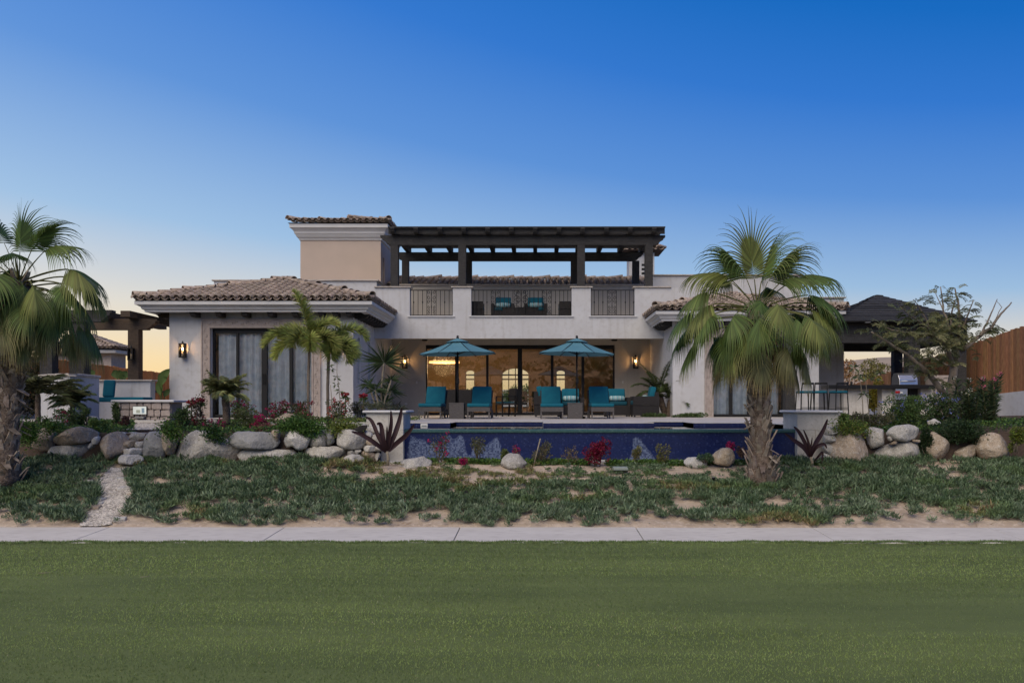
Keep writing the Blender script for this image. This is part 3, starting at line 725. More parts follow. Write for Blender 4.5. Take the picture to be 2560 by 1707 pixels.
w = MB(); w.box(4.0, 9.2, 28.5, 28.75, 2.9, 4.86); w.box(9.2, 10.7, 28.5, 28.75, -.2, 4.08); w.box(8.9, 9.2, 28.5, 28.75, -.2, 2.9); w.box(8.95, 9.2, 28.75, 34, 4.1, 4.86); w.box(10.45, 10.7, 28.75, 34, -.2, 4.08)
w.build('parapet', STUCCO, villa)
w = MB(); w.box(3.95, 9.26, 28.43, 28.8, 4.863, 4.905); w.box(9.262, 10.76, 28.43, 28.8, 4.083, 4.125); w.build('parapet_cap', CAPM, villa, bevel=.01)
ZR = 3.25
prof = [(.30, ZR - .27), (.42, ZR - .27), (.42, ZR - .225), (.47, ZR - .20), (.49, ZR - .17), (.49, ZR - .14), (.55, ZR - .11), (.57, ZR - .085), (.62, ZR - .08), (.62, ZR + .02), (.2, ZR + .02)]
cornice(villa, XR0, XR1, YR, 28.48, prof)
w = MB(); w.box(XR0 - .42, XR1 + .42, YR - .42, YR, ZR - .2, ZR - .18); w.box(XR0 - .42, XR0, YR, 27.55, ZR - .2, ZR - .18); w.box(XR0, XR1, YR, 28.5, 3.1, 3.15); w.build('soffit', WOOD, villa)
for i in range(7): bracket((XR0 + .3 + i * .68, YR, ZR - .202), (0, -1, 0), .4).build('rafter_tail', WOOD, villa)
for i in range(4): bracket((XR0, YR + .2 + i * .42, ZR - .202), (-1, 0, 0), .4).build('rafter_tail', WOOD, villa)
roofR, A, B = hip_roof(villa, XR0 - .64, XR1 + .64, YR - .66, 28.46, ZR + .03, .78, ((6.6, 28.1), (6.8, 28.46)), 'FLR', singles=None)
J = Joined(); ridge_line(roofR, None, (XR0 - .64, YR - .66, ZR + .06), A); ridge_line(roofR, None, (XR1 + .64, YR - .66, ZR + .06), A)
# --- patio back wall with doors
YD = 30.9; oD0, oD1, oDt = PX(1064, YD), PX(1537, YD), PZ(862, YD)
w = MB(); w.box(XL1, oD0, YD, YD + .28, 0, 2.88); w.box(oD1, XR0, YD, YD + .28, 0, 2.88); w.box(oD0, oD1, YD, YD + .28, oDt, 2.88)
w.build('patio_wall', BEIGE, villa)
door_unit([(1067, 1137), (1146, 1215), (1221, 1294), (1305, 1377), (1384, 1454), (1461, 1533)], 862, YD, .0, .15, .10, handle=[1296.5, 1302.5])
# living room behind the doors
w = MB(); w.box(-5.4, 4.3, YD + .28, 37.5, -.05, 0.0); w.build('floor', pm('interior_floor', (.30, .25, .19), None, 3, .35), villa)
INW = pm('interior_wall', (.34, .25, .16), (.30, .22, .14), 1, .9)
w = MB(); w.box(-5.4, 4.3, YD + .28, 37.5, 3.0, 3.1); w.box(-5.5, -5.4, YD + .28, 37.5, 0, 3.0); w.box(4.3, 4.4, YD + .28, 37.5, 0, 3.0)
# rear wall with three arched openings
YW = 37.4
arch = [(PX(1164, YW), PX(1186, YW), 1.95), (PX(1255, YW), PX(1322, YW), 2.05), (PX(1391, YW), PX(1413, YW), 1.95)]
edges = [-5.4] + [q for a in arch for q in a[:2]] + [4.3]
for i in range(0, len(edges), 2): w.box(edges[i], edges[i + 1], YW, YW + .25, 0, 3.0)
for a, b, ht in arch:
    w.box(a, b, YW, YW + .25, 0, .25)
    c = (a + b) / 2; hw = (b - a) / 2; sp = ht - hw * .55; K = 12
    top = [(c - hw * math.cos(math.pi * k / K), sp + hw * .55 * math.sin(math.pi * k / K)) for k in range(K + 1)]
    for (xa, za), (xb, zb) in zip(top, top[1:]):
        w.prism([(xa, za), (xb, zb), (xb, 3.0), (xa, 3.0)], 'y', YW, YW + .25)
w.build('inner_wall', INW, villa)
for a, b, ht in arch:
    f = MB(); n = 4 if b - a > .8 else 1
    for k in range(n + 1): xx = a + (b - a) * k / n; f.box(xx - .02, xx + .02, YW + .1, YW + .14, .25, ht)
    for zz in (.27, 1.55, 1.75): f.box(a, b, YW + .09, YW + .15, zz - .03, zz + .03)
    f.build('arched_window', BLACK, villa)

# --- iron railings
def spiral(mb, cx, cz, y, r, turn, flip):
    pts = []
    for k in range(13):
        a = turn + flip * k / 12 * 7.2; q = r * (1 - .78 * k / 12)
        pts.append((cx + q * math.cos(a), y, cz + q * math.sin(a)))
    mb.tube(pts, .0085, 4)
YRL = YB + .12; ztr, zbr = PZ(725.5, YRL), PZ(788, YRL)
def railing(x0, x1, bars, scrolls, kn):
    r = MB(); r.box(x0, x1, YRL - .02, YRL + .02, ztr - .014, ztr + .014); r.box(x0, x1, YRL - .015, YRL + .015, zbr - .01, zbr + .01)
    rl = r.build('railing', BLACK, villa)
    for i, px in enumerate(bars):
        X = PX(px, YRL); b = MB(); b.box(X - .009, X + .009, YRL - .009, YRL + .009, zbr, ztr)
        if i % 2 == kn: b.lathe([(.008, -.04), (.02, -.02), (.022, 0), (.02, .02), (.008, .04)], (X, YRL, zbr + (ztr - zbr) * .52), 6)
        b.build('baluster', BLACK, rl)
    for pa, pc, pb in scrolls:
        s = MB(); xa, xc, xb = PX(pa, YRL), PX(pc, YRL), PX(pb, YRL); hw = (xb - xa) / 2
        for X in (xa, xc, xb): s.box(X - .009, X + .009, YRL - .009, YRL + .009, zbr, ztr)
        H = ztr - zbr; rr = hw * .40
        for zf, tn in ((.915, 1), (.70, 1), (.545, -1), (.315, 1), (.20, -1), (.09, -1)):
            for sg in (-1, 1):
                q = rr * (1.0 if zf > .5 else .8)
                spiral(s, xc + sg * hw * .52, zbr + H * zf, YRL, q, (math.pi / 2 if tn > 0 else -math.pi / 2), -sg * tn * 1.0)
        for zf in (.86, .60, .33): s.box(xc - .014, xc + .014, YRL - .014, YRL + .014, zbr + H * zf - .05, zbr + H * zf + .05)
        s.build('scroll_panel', BLACK, rl)
q = lambda o, l: [o + z / 5.6 for z in l]
railing(-4.25, -2.80, q(960, [365, 415, 477, 540, 790, 850, 912, 962]), [tuple(q(960, [600, 663, 730]))], 1)
railing(-2.18, 1.20, q(960, [1224, 1272, 1328, 1388, 1441, 1685, 1745, 1805, 2040, 2100, 2160]) + q(1300, [140, 195, 253, 497, 555, 612, 668, 718]),
        [tuple(q(960, [1500, 1563, 1628])), tuple(q(960, [1858, 1922, 1985])), (960 + 2215 / 5.6, 1302.5, 1314.5), tuple(q(1300, [310, 375, 440]))], 0)
railing(1.845, 3.325, q(1300, [995, 1040, 1100, 1160, 1413, 1475, 1535, 1590]), [tuple(q(1300, [1222, 1288, 1352]))], 1)

# ------------------------------------------------------------------ upper pergola
perg = thing('pergola', (-.5, 29, 3.3), 'black timber pergola standing on the upper terrace', 'pergola')
pz0 = 4.362
for px in (987.5, 1156, 1452.5, 1621.5):
    X = PX(px, 27.8); MB().box(X - .13, X + .13, 27.66, 27.92, pz0, 5.77).build('post', WOOD, perg, bevel=.01)
for px in (1013, 1171, 1435.5, 1590):
    X = PX(px, 30.62); MB().box(X - .125, X + .125, 30.6, 30.85, 4.877, 5.76).build('post', WOOD, perg, bevel=.01)
def carved_beam(x0, x1, y, z0, z1, m=WOOD, wd=.2, parent=None):
    h = z1 - z0
    endl = [(x0, z1), (x0, z1 - h * .22), (x0 + .05, z1 - h * .25), (x0 + .06, z1 - h * .42), (x0 + .14, z1 - h * .55), (x0 + .2, z1 - h * .75), (x0 + .22, z1 - h * .85), (x0 + .28, z1 - h * .86), (x0 + .29, z0)]
    endr = [(x0 + x1 - a, b) for a, b in endl][::-1]
    return MB().prism(endl + endr, 'y', y, y + wd).build('beam', m, parent or perg, bevel=.008)
carved_beam(PX(952, 27.8), PX(1662, 27.8), 27.69, 5.772, 6.11)
carved_beam(PX(985, 30.7), PX(1608, 30.7), 30.62, 5.762, 6.08)
x = PX(1041, 27.45); k = 0
for i in range(-1, 11):
    X = x + i * .795
    pr = [(27.32, 6.30), (27.32, 6.24), (27.36, 6.22), (27.38, 6.17), (27.46, 6.115), (31.1, 6.095), (31.1, 6.30)]
    MB().prism(pr, 'x', X - .075, X + .075).build('rafter', WOOD, perg, bevel=.006)
for j in range(24):
    y = 27.40 + j * .155
    MB().box(x - .95, x + 10.35 * .795 + .1, y, y + .10, 6.302, 6.34).build('batten', WOOD, perg)
MB().box(x - .95, x + 10.35 * .795 + .1, 27.52, 27.56, 6.115, 6.30).build('fascia', WOOD, perg)
# ------------------------------------------------------------------ foliage helpers
def nrm(a): return a / np.maximum(np.linalg.norm(a, axis=-1, keepdims=True), 1e-9)
class Leaves:
    "many small leaves in one mesh, a colour for each"
    def __init__(s): s.V = []; s.F = []; s.C = []; s.n = 0
    def add(s, base, d, side, L, W, col, fold=.25, mid=.42, droop=0.0):
        base = np.atleast_2d(base).astype(float); N = len(base)
        d = nrm(np.broadcast_to(d, (N, 3)).astype(float)); side = np.broadcast_to(side, (N, 3)).astype(float)
        side = nrm(np.cross(np.cross(d, side), d)); up = np.cross(side, d)
        L = np.broadcast_to(L, (N,))[:, None]; W = np.broadcast_to(W, (N,))[:, None]
        m = base + d * L * mid
        tip = base + d * L; tip[:, 2] -= droop * L[:, 0]
        v = np.stack([base, m + side * W / 2 + up * W * fold, tip, m - side * W / 2 + up * W * fold], 1).reshape(-1, 3)
        i = (np.arange(N) * 4 + s.n)[:, None]
        f = np.concatenate([i + np.array([0, 1, 2]), i + np.array([0, 2, 3])], 1).reshape(-1, 3)
        c = np.repeat(np.broadcast_to(col, (N, 3)), 4, axis=0)
        s.V.append(v); s.F.append(f); s.C.append(c); s.n += N * 4
    def strip(s, V, F, col):
        V = np.asarray(V, float); s.V.append(V); s.F.append(np.asarray(F) + s.n); s.C.append(np.broadcast_to(col, (len(V), 3))); s.n += len(V)
    def build(s, name, m, parent=None, kind=None, label=None):
        V = np.concatenate(s.V).astype('f'); Fa = np.concatenate(s.F).astype('i'); C = np.concatenate(s.C)
        p = parent; off = Vector((0, 0, 0))
        while p is not None: off = off + p.location; p = p.parent
        V = V - np.array(off, 'f')
        me = bpy.data.meshes.new(name); nf = len(Fa)
        me.vertices.add(len(V)); me.vertices.foreach_set('co', V.ravel())
        me.loops.add(nf * 3); me.loops.foreach_set('vertex_index', Fa.ravel())
        me.polygons.add(nf); me.polygons.foreach_set('loop_start', np.arange(nf, dtype='i') * 3); me.polygons.foreach_set('loop_total', np.full(nf, 3, 'i'))
        me.update(calc_edges=True)
        at = me.color_attributes.new('tint', 'FLOAT_COLOR', 'POINT')
        at.data.foreach_set('color', np.concatenate([C, np.ones((len(C), 1))], 1).astype('f').ravel())
        me.materials.append(m)
        o = bpy.data.objects.new(name, me); COL.objects.link(o)
        if parent: o.parent = parent
        return setp(o, label, None, None, kind)
def rdir(n, zlo=-1, zhi=1):
    z = rng.uniform(zlo, zhi, n); a = rng.uniform(0, 2 * np.pi, n); q = np.sqrt(1 - z * z)
    return np.stack([q * np.cos(a), q * np.sin(a), z], 1)
def vary(c, n, amt=.25, hue=.12):
    c = np.array(c)[None]; return c * (1 + rng.uniform(-amt, amt, (n, 1))) * (1 + rng.uniform(-hue, hue, (n, 3)))

# ------------------------------------------------------------------ boulders
def boulder(pts, Y, label, m, name='boulder', depth=None, rough=.05, cat='boulder', seed=None, parent=None):
    """a rounded rock whose silhouette is pts (photo pixels) at depth Y; depth = its half thickness in metres"""
    r = random.Random(sum(ord(c) * (i + 7) for i, c in enumerate(label)) if seed is None else seed)
    poly = [Vector((PX(a, Y), 0, PZ(b, Y))) for a, b in pts]
    c = sum(poly, Vector()) / len(poly)
    poly = [c + (p - c) * 1.07 for p in poly]
    n = 36; per = [(poly[i] - poly[i - 1]).length for i in range(len(poly))]; tot = sum(per)
    out = []; k = 0; acc = 0
    for j in range(n):
        t = tot * j / n
        while acc + per[(k + 1) % len(poly)] < t: acc += per[(k + 1) % len(poly)]; k += 1
        a, b = poly[k % len(poly)], poly[(k + 1) % len(poly)]
        out.append(a.lerp(b, (t - acc) / max(1e-6, per[(k + 1) % len(poly)])))
    out = [(out[i - 1] + out[i] * 6 + out[(i + 1) % n]) / 8 for i in range(n)]
    w = max(p.x for p in out) - min(p.x for p in out); h = max(p.z for p in out) - min(p.z for p in out)
    dp = depth or .55 * min(w, h) + .08
    rings = []; lv = [(0.02, 1.0), (.34, .97), (.62, .88), (.82, .68), (.94, .42), (1.0, .14), (1.02, -.15), (.95, -.45), (.78, -.75), (.45, -.95), (.05, -1.0)]
    tx, tz = r.uniform(-.25, .25), r.uniform(-.1, .35); off = Vector((r.uniform(0, 90), r.uniform(0, 90), r.uniform(0, 90)))
    V = []
    for sc, dd in lv:
        for p in out:
            q = c + (p - c) * sc
            y = -dd * dp
            if dd > 0: y += ((q.x - c.x) * tx - (q.z - c.z) * tz) * min(1, dd * 1.3) * -1
            q = Vector((q.x, Y + dp * .6 + y, q.z))
            # flat broken facets and fine relief
            f = noise.noise(q * 2.2 / max(.3, min(1, w)) + off) * .16 * min(w, h)
            f = round(f * 26 / max(w, h)) / 26 * max(w, h) * .5 + f * .5
            g = noise.noise(q * 9 + off) * rough * .55 + noise.noise(q * 24 + off) * rough * .22
            dvec = (q - Vector((c.x, Y + dp * .6, c.z)))
            if dvec.length > 1e-6: dvec.normalize()
            q = q + dvec * (f * (.35 if sc > .9 else 1) * max(0, abs(dd)) + g * .7)
            V.append(q)
    # broken planes facing outwards
    C0 = Vector((c.x, Y + dp * .6, c.z))
    for _ in range(15):
        nn = Vector((r.uniform(-1, 1), -r.uniform(.45, 1.3), r.uniform(-.7, 1.1))).normalized()
        sup = max((q - C0).dot(nn) for q in V); hh = sup * r.uniform(.60, .84)
        for i, q in enumerate(V):
            e = (q - C0).dot(nn) - hh
            if e > 0: V[i] = q - nn * e * .9
    mb = MB(); Fs = []
    for i in range(len(lv) - 1):
        for j in range(n): Fs.append((i * n + j, i * n + (j + 1) % n, (i + 1) * n + (j + 1) % n, (i + 1) * n + j))
    Fs += [tuple(range(n))[::-1], tuple(range((len(lv) - 1) * n, len(lv) * n))]
    mb.add(V, Fs, True)
    loc = Vector((c.x, Y + dp * .6, min(p.z for p in out)))
    me = mb.mesh(name, loc)
    bm = bmesh.new(); bm.from_mesh(me); bmesh.ops.recalc_face_normals(bm, faces=bm.faces); bm.to_mesh(me); bm.free()
    me.materials.append(m); o = bpy.data.objects.new(name, me); COL.objects.link(o); o.location = loc
    setp(o, label, cat)
    return o
def T(s, ox, oy, pts): return [(ox + a / s, oy + b / s) for a, b in pts]
A3 = lambda p: T(4.48, 0, 1050, p); A2 = lambda p: T(4.48, 0, 780, p); A6 = lambda p: T(5.6, 300, 940, p); A7 = lambda p: T(5.333, 640, 940, p)
A5 = lambda p: T(5.6, 980, 1000, p); A8 = lambda p: T(5.6, 1380, 1000, p); A9 = lambda p: T(3.92, 1580, 840, p); AR = lambda p: T(3.733, 1960, 960, p)
G, Bn, Wt, Dk = ROCKA, ROCKB, ROCKC, ROCKD
YW_ = 14.25
rocks = [
 (A3([(300, 280), (320, 180), (340, 130), (390, 85), (460, 95), (530, 150), (520, 260), (500, 340), (380, 350)]), 14.3, 'brown boulder half covered by green creeper right beside the left palm trunk', Bn),
 (A3([(530, 255), (545, 205), (620, 150), (740, 100), (830, 82), (960, 100), (1060, 130), (1050, 200), (985, 235), (850, 255), (700, 275), (560, 285)]), 14.2, 'long brown slab boulder lying on a lower grey slab, left of the garden steps', Bn),
 (A3([(505, 345), (515, 300), (640, 290), (800, 272), (900, 260), (975, 280), (1000, 400), (750, 420), (520, 400)]), 14.3, 'grey slab boulder lying under the long brown slab', G),
 (A3([(1000, 230), (1015, 195), (1070, 185), (1065, 230), (1045, 275), (1005, 265)]), 14.15, 'small white stone wedged between the long brown slab and the tall brown boulder', Wt),
 (A3([(955, 290), (975, 265), (1015, 268), (1010, 310), (985, 330), (958, 320)]), 14.2, 'small dark round stone wedged below the small white one', Dk),
 (A3([(1020, 300), (1070, 200), (1150, 150), (1210, 125), (1260, 150), (1320, 200), (1340, 270), (1325, 330), (1290, 380), (1200, 440), (1050, 420), (1020, 360)]), 14.1, 'tall brown boulder standing at the left side of the stone steps', Bn),
 (A3([(1530, 380), (1545, 250), (1570, 185), (1610, 135), (1700, 135), (1770, 240), (1785, 350), (1760, 420), (1540, 425)]), 14.1, 'dark grey boulder standing at the right side of the stone steps', Dk),
 (A3([(1765, 125), (1800, 112), (1890, 150), (1945, 190), (1920, 270), (1880, 390), (1830, 390), (1790, 330), (1770, 240)]), 14.2, 'narrow wedge shaped boulder pointing down beside the dark grey one', Bn),
 (A6([(690, 1150), (720, 1000), (770, 880), (850, 820), (940, 790), (1080, 783), (1190, 800), (1290, 860), (1420, 920), (1540, 960), (1590, 1010), (1605, 1080), (1600, 1190), (1500, 1240), (1000, 1230), (700, 1220)]), 14.15, 'largest boulder of the retaining wall, a huge pale grey rock sloping down to the right', G),
 (A6([(1465, 880), (1530, 830), (1600, 790), (1760, 785), (2080, 800), (2160, 860), (2185, 920), (2150, 980), (2060, 1020), (1850, 1030), (1650, 1020), (1580, 985), (1500, 930)]), 14.15, 'blue grey flat faced slab boulder with pale edges resting on a long low slab', ROCKD),
 (A6([(2080, 790), (2110, 765), (2190, 760), (2195, 850), (2180, 920), (2130, 840)]), 14.3, 'small pointed tan rock behind the right end of the blue grey slab', Bn),
 ([(588, 1138), (593, 1129), (604, 1126), (640, 1125), (700, 1125), (720, 1127), (734, 1131), (736, 1146), (725, 1158), (690, 1165), (640, 1163), (600, 1155)], 14.2, 'long low pale grey slab boulder under the blue grey one', Wt),
 (A7([(270, 940), (300, 850), (330, 760), (380, 700), (440, 685), (500, 710), (540, 745), (620, 735), (670, 780), (675, 830), (635, 900), (620, 960), (560, 985), (500, 980), (470, 930), (400, 945), (350, 960), (300, 965)]), 14.1, 'irregular white veined boulder with a notched underside, right of the blue grey slab', Wt),
 (A7([(650, 940), (670, 850), (700, 775), (790, 740), (890, 720), (900, 820), (895, 930), (850, 942), (700, 945)]), 14.25, 'square brownish grey boulder right of the notched veined one', G),
 (A7([(890, 730), (930, 712), (1010, 705), (1015, 800), (1020, 880), (990, 910), (905, 925), (895, 820)]), 14.3, 'dark upright block boulder between the square brownish one and the oval pale one', ROCKD),
 (A7([(1030, 840), (1040, 760), (1090, 725), (1200, 730), (1300, 740), (1380, 800), (1440, 880), (1440, 940), (1400, 975), (1250, 975), (1130, 960), (1050, 910)]), 14.1, 'smooth oval pale boulder in the upper row near the white planter', Wt),
 (A7([(540, 1030), (620, 970), (800, 950), (1050, 950), (1150, 980), (1140, 1030), (1060, 1090), (1000, 1150), (930, 1165), (700, 1155), (600, 1120)]), 14.15, 'wide wedge shaped grey boulder in the bottom row under the square brownish one', G),
 (A7([(1150, 980), (1210, 1000), (1210, 1050), (1120, 1100), (1040, 1120), (1060, 1080), (1140, 1030)]), 14.3, 'shadowed brown boulder tucked behind the tip of the wide wedge shaped one', Bn),
 (A7([(1075, 1200), (1110, 1130), (1170, 1080), (1260, 1055), (1340, 1060), (1410, 1110), (1385, 1160), (1370, 1220), (1300, 1240), (1110, 1240)]), 13.95, 'round white streaked boulder standing forward at the foot of the wall in the ground cover', Wt),
 (A7([(960, 1180), (1000, 1130), (1110, 1110), (1125, 1130), (1080, 1190), (1000, 1200)]), 14.1, 'small flat brown stone left of the round white streaked boulder', Bn),
 (A7([(1220, 1000), (1260, 985), (1315, 1030), (1290, 1050), (1215, 1050)]), 14.2, 'small grey filler stone above the round white streaked boulder', G),
 (A7([(1300, 990), (1390, 990), (1390, 1010), (1330, 1045)]), 14.2, 'small triangular filler stone under the oval pale boulder', Wt),
 (A7([(1330, 1060), (1400, 1010), (1440, 1000), (1520, 1020), (1575, 1070), (1570, 1130), (1550, 1145), (1430, 1150), (1400, 1100)]), 14.2, 'tan rounded boulder behind the round white streaked one', Bn),
 (A7([(1420, 970), (1460, 930), (1540, 930), (1590, 960), (1585, 1005), (1500, 1010), (1430, 995)]), 14.2, 'pale lens shaped stone in the rubble beside the white planter', Wt),
 (A7([(1590, 940), (1650, 940), (1670, 1000), (1600, 1005)]), 14.25, 'small square stone touching the left planter halfway up', G),
 (A7([(1535, 790), (1600, 770), (1640, 840), (1660, 900), (1600, 930), (1530, 860)]), 14.25, 'round grey stone against the left planter behind the purple leaved plant', G),
 (A7([(1425, 770), (1450, 730), (1510, 750), (1535, 790), (1520, 820), (1450, 800)]), 14.3, 'small white stone right of the dark driftwood', Wt),
 (A7([(1460, 850), (1540, 880), (1600, 935), (1500, 930), (1440, 900)]), 14.25, 'flat brown stone right of the oval pale boulder', Bn),
 (A7([(1470, 670), (1560, 640), (1650, 680), (1660, 760), (1560, 760), (1480, 720)]), 14.45, 'pale stone at the top of the rubble against the left planter', Wt),
 (A7([(1570, 1030), (1620, 1015), (1650, 1060), (1610, 1120), (1590, 1140)]), 14.25, 'upright narrow stone at the foot of the left planter', G),
 (A6([(1170, 640), (1190, 600), (1270, 590), (1340, 640), (1330, 690), (1200, 690)]), 16.5, 'pale grey rock among the flowers below the bedroom doors', G),
 (A7([(230, 600), (280, 540), (380, 500), (470, 510), (510, 560), (430, 620), (300, 640)]), 15.6, 'tan rock half hidden by magenta flowers in the upper garden', Bn),
 (A7([(330, 400), (400, 385), (460, 430), (465, 490), (340, 480)]), 17.5, 'grey rock behind the magenta flowers close to the bedroom doors', G),
 (A2([(470, 1180), (600, 1140), (700, 1150), (720, 1250), (690, 1300), (520, 1290), (470, 1230)]), 15.6, 'dark mossy rock below the small palm in front of the curved wall', ROCKD),
 (A2([(880, 1200), (950, 1165), (1040, 1190), (1060, 1280), (960, 1310), (890, 1270)]), 15.6, 'grey rock between the small palm and the path up to the stone bar', G),
 (A5([(0, 960), (60, 880), (150, 840), (300, 830), (410, 790), (450, 830), (530, 850), (535, 890), (500, 930), (400, 990), (200, 1005), (30, 985)]), 13.9, 'white speckled granite rock in front of the left end of the pool', Wt),
 (A5([(1525, 890), (1560, 810), (1640, 755), (1740, 760), (1800, 800), (1860, 860), (1910, 940), (1800, 975), (1640, 965), (1530, 930)]), 13.9, 'rounded grey granite rock in front of the middle of the pool', G),
 (A8([(1850, 840), (1920, 810), (2030, 810), (2180, 860), (2210, 900), (2180, 950), (1950, 960), (1870, 900)]), 13.9, 'flat pale rock beside the tan boulder left of the big palm', Wt),
 (A9([(800, 1190), (850, 1140), (910, 1110), (980, 1110), (1010, 1140), (1030, 1180), (1020, 1240), (960, 1275), (830, 1250)]), 13.8, 'round tan boulder leaning by the foot of the big palm', Bn),
 (AR([(385, 430), (410, 395), (460, 400), (520, 410), (520, 445), (460, 475), (400, 470)]), 14.3, 'topmost stone of the short stack against the right planter', Wt),
 (AR([(385, 480), (490, 475), (500, 520), (470, 540), (390, 545)]), 14.3, 'second stone from the top of the stack against the right planter', Wt),
 (AR([(390, 560), (450, 548), (480, 600), (475, 640), (440, 655), (395, 610)]), 14.3, 'round grey stone of the stack against the right planter, third from the top', G),
 (AR([(380, 640), (430, 660), (475, 690), (475, 720), (385, 710)]), 14.3, 'bottom pale stone of the stack against the right planter', Wt),
 (AR([(490, 600), (510, 490), (560, 445), (650, 430), (740, 445), (790, 490), (820, 560), (835, 640), (820, 720), (700, 745), (500, 735), (490, 680)]), 14.1, 'huge round tan boulder right of the right planter', Bn),
 (AR([(815, 440), (860, 405), (920, 405), (970, 430), (985, 480), (975, 540), (940, 570), (865, 605), (840, 560)]), 14.25, 'tilted grey boulder between the huge tan one and the oval top boulder', G),
 (AR([(1005, 460), (1040, 410), (1130, 385), (1270, 385), (1315, 420), (1310, 470), (1280, 510), (1180, 530), (1080, 525), (1020, 490)]), 14.15, 'oval pale boulder lying on top of a wide sloping rock on the right', Wt),
 (AR([(850, 650), (900, 600), (980, 570), (1120, 550), (1300, 545), (1370, 560), (1380, 640), (1350, 715), (1200, 720), (870, 690)]), 14.2, 'wide low sloping brownish rock under the oval boulder on the right', G),
 (AR([(1370, 520), (1400, 465), (1480, 460), (1540, 500), (1600, 560), (1645, 640), (1630, 700), (1420, 705), (1390, 640)]), 14.15, 'brown boulder framed by dark trailing shrub on the right', Bn),
 (AR([(1640, 640), (1700, 610), (1800, 570), (1870, 590), (1850, 660), (1700, 700), (1650, 700)]), 14.25, 'low tan rock under the dark trailing shrub', Bn),
 (AR([(1880, 600), (1920, 500), (2000, 465), (2080, 470), (2130, 530), (2160, 600), (2160, 690), (2060, 715), (1920, 690)]), 14.1, 'rightmost large boulder, pinkish brown, next to the little yellow green bush', Bn),
 (AR([(985, 500), (1010, 485), (1025, 520), (1000, 530)]), 14.25, 'tiny filler stone left of the oval boulder on the right', G),
 (AR([(1000, 560), (1070, 520), (1065, 560), (1010, 570)]), 14.25, 'small filler stone under the left end of the oval boulder on the right', Bn),
 (AR([(1220, 520), (1290, 520), (1280, 545), (1225, 540)]), 14.25, 'small flat filler stone under the right end of the oval boulder on the right', Bn),
 (AR([(1370, 350), (1430, 325), (1510, 370), (1380, 385)]), 15.4, 'pale rock peeking over the creeper above the right boulders', Wt),
]
for pts, Y, lab, m_ in rocks: boulder(pts, Y, lab, m_, depth=.10 if 'filler' in lab or 'tiny' in lab else None)
steps = [([(1290, 150), (1345, 135), (1375, 150), (1360, 190), (1320, 195)], 14.5, 'small rounded stone at the top left of the steps', Wt),
 ([(1370, 140), (1590, 150), (1570, 240), (1420, 232), (1370, 200)], 14.5, 'wide grey stone forming the top garden step', G),
 ([(1340, 205), (1400, 200), (1395, 232), (1350, 238)], 14.4, 'little white stone left of the top garden step', Wt),
 ([(1340, 240), (1440, 230), (1485, 240), (1450, 310), (1345, 325)], 14.3, 'left stone of the second garden step', Bn),
 ([(1460, 250), (1565, 240), (1560, 330), (1470, 330)], 14.3, 'right stone of the second garden step', G),
 ([(1310, 330), (1550, 320), (1545, 370), (1520, 405), (1315, 395)], 14.1, 'wide pale stone forming the third garden step', Wt),
 ([(1250, 430), (1280, 395), (1490, 395), (1550, 430), (1540, 475), (1480, 500), (1280, 495), (1250, 465)], 13.85, 'wide white stone forming the bottom garden step', Wt)]
for pts, Y, lab, m_ in steps: boulder(A3(pts), Y, lab, m_, name='stone_step', cat='step', depth=.2)
boulder(A7([(1120, 715), (1280, 700), (1400, 660), (1470, 650), (1440, 730), (1400, 760), (1300, 735)]), 14.25, 'black rough driftwood lying over the boulders left of the left planter', pm('charred_wood', (.03, .028, .026), (.015, .014, .013), 8, .9, 1, 30), name='driftwood', cat='driftwood', depth=.12)
# dark soil bank behind the boulders
for (xa, xb) in ((-26, -3.05), (5.44, 26)):
    grid('soil_bank', xa, xb, 140, 14.42, 14.62, 3, lambda x, y: -.75 + (y - 14.42) / .2 * (.62 + .05 * nz3(x * 2, y)), SOIL)

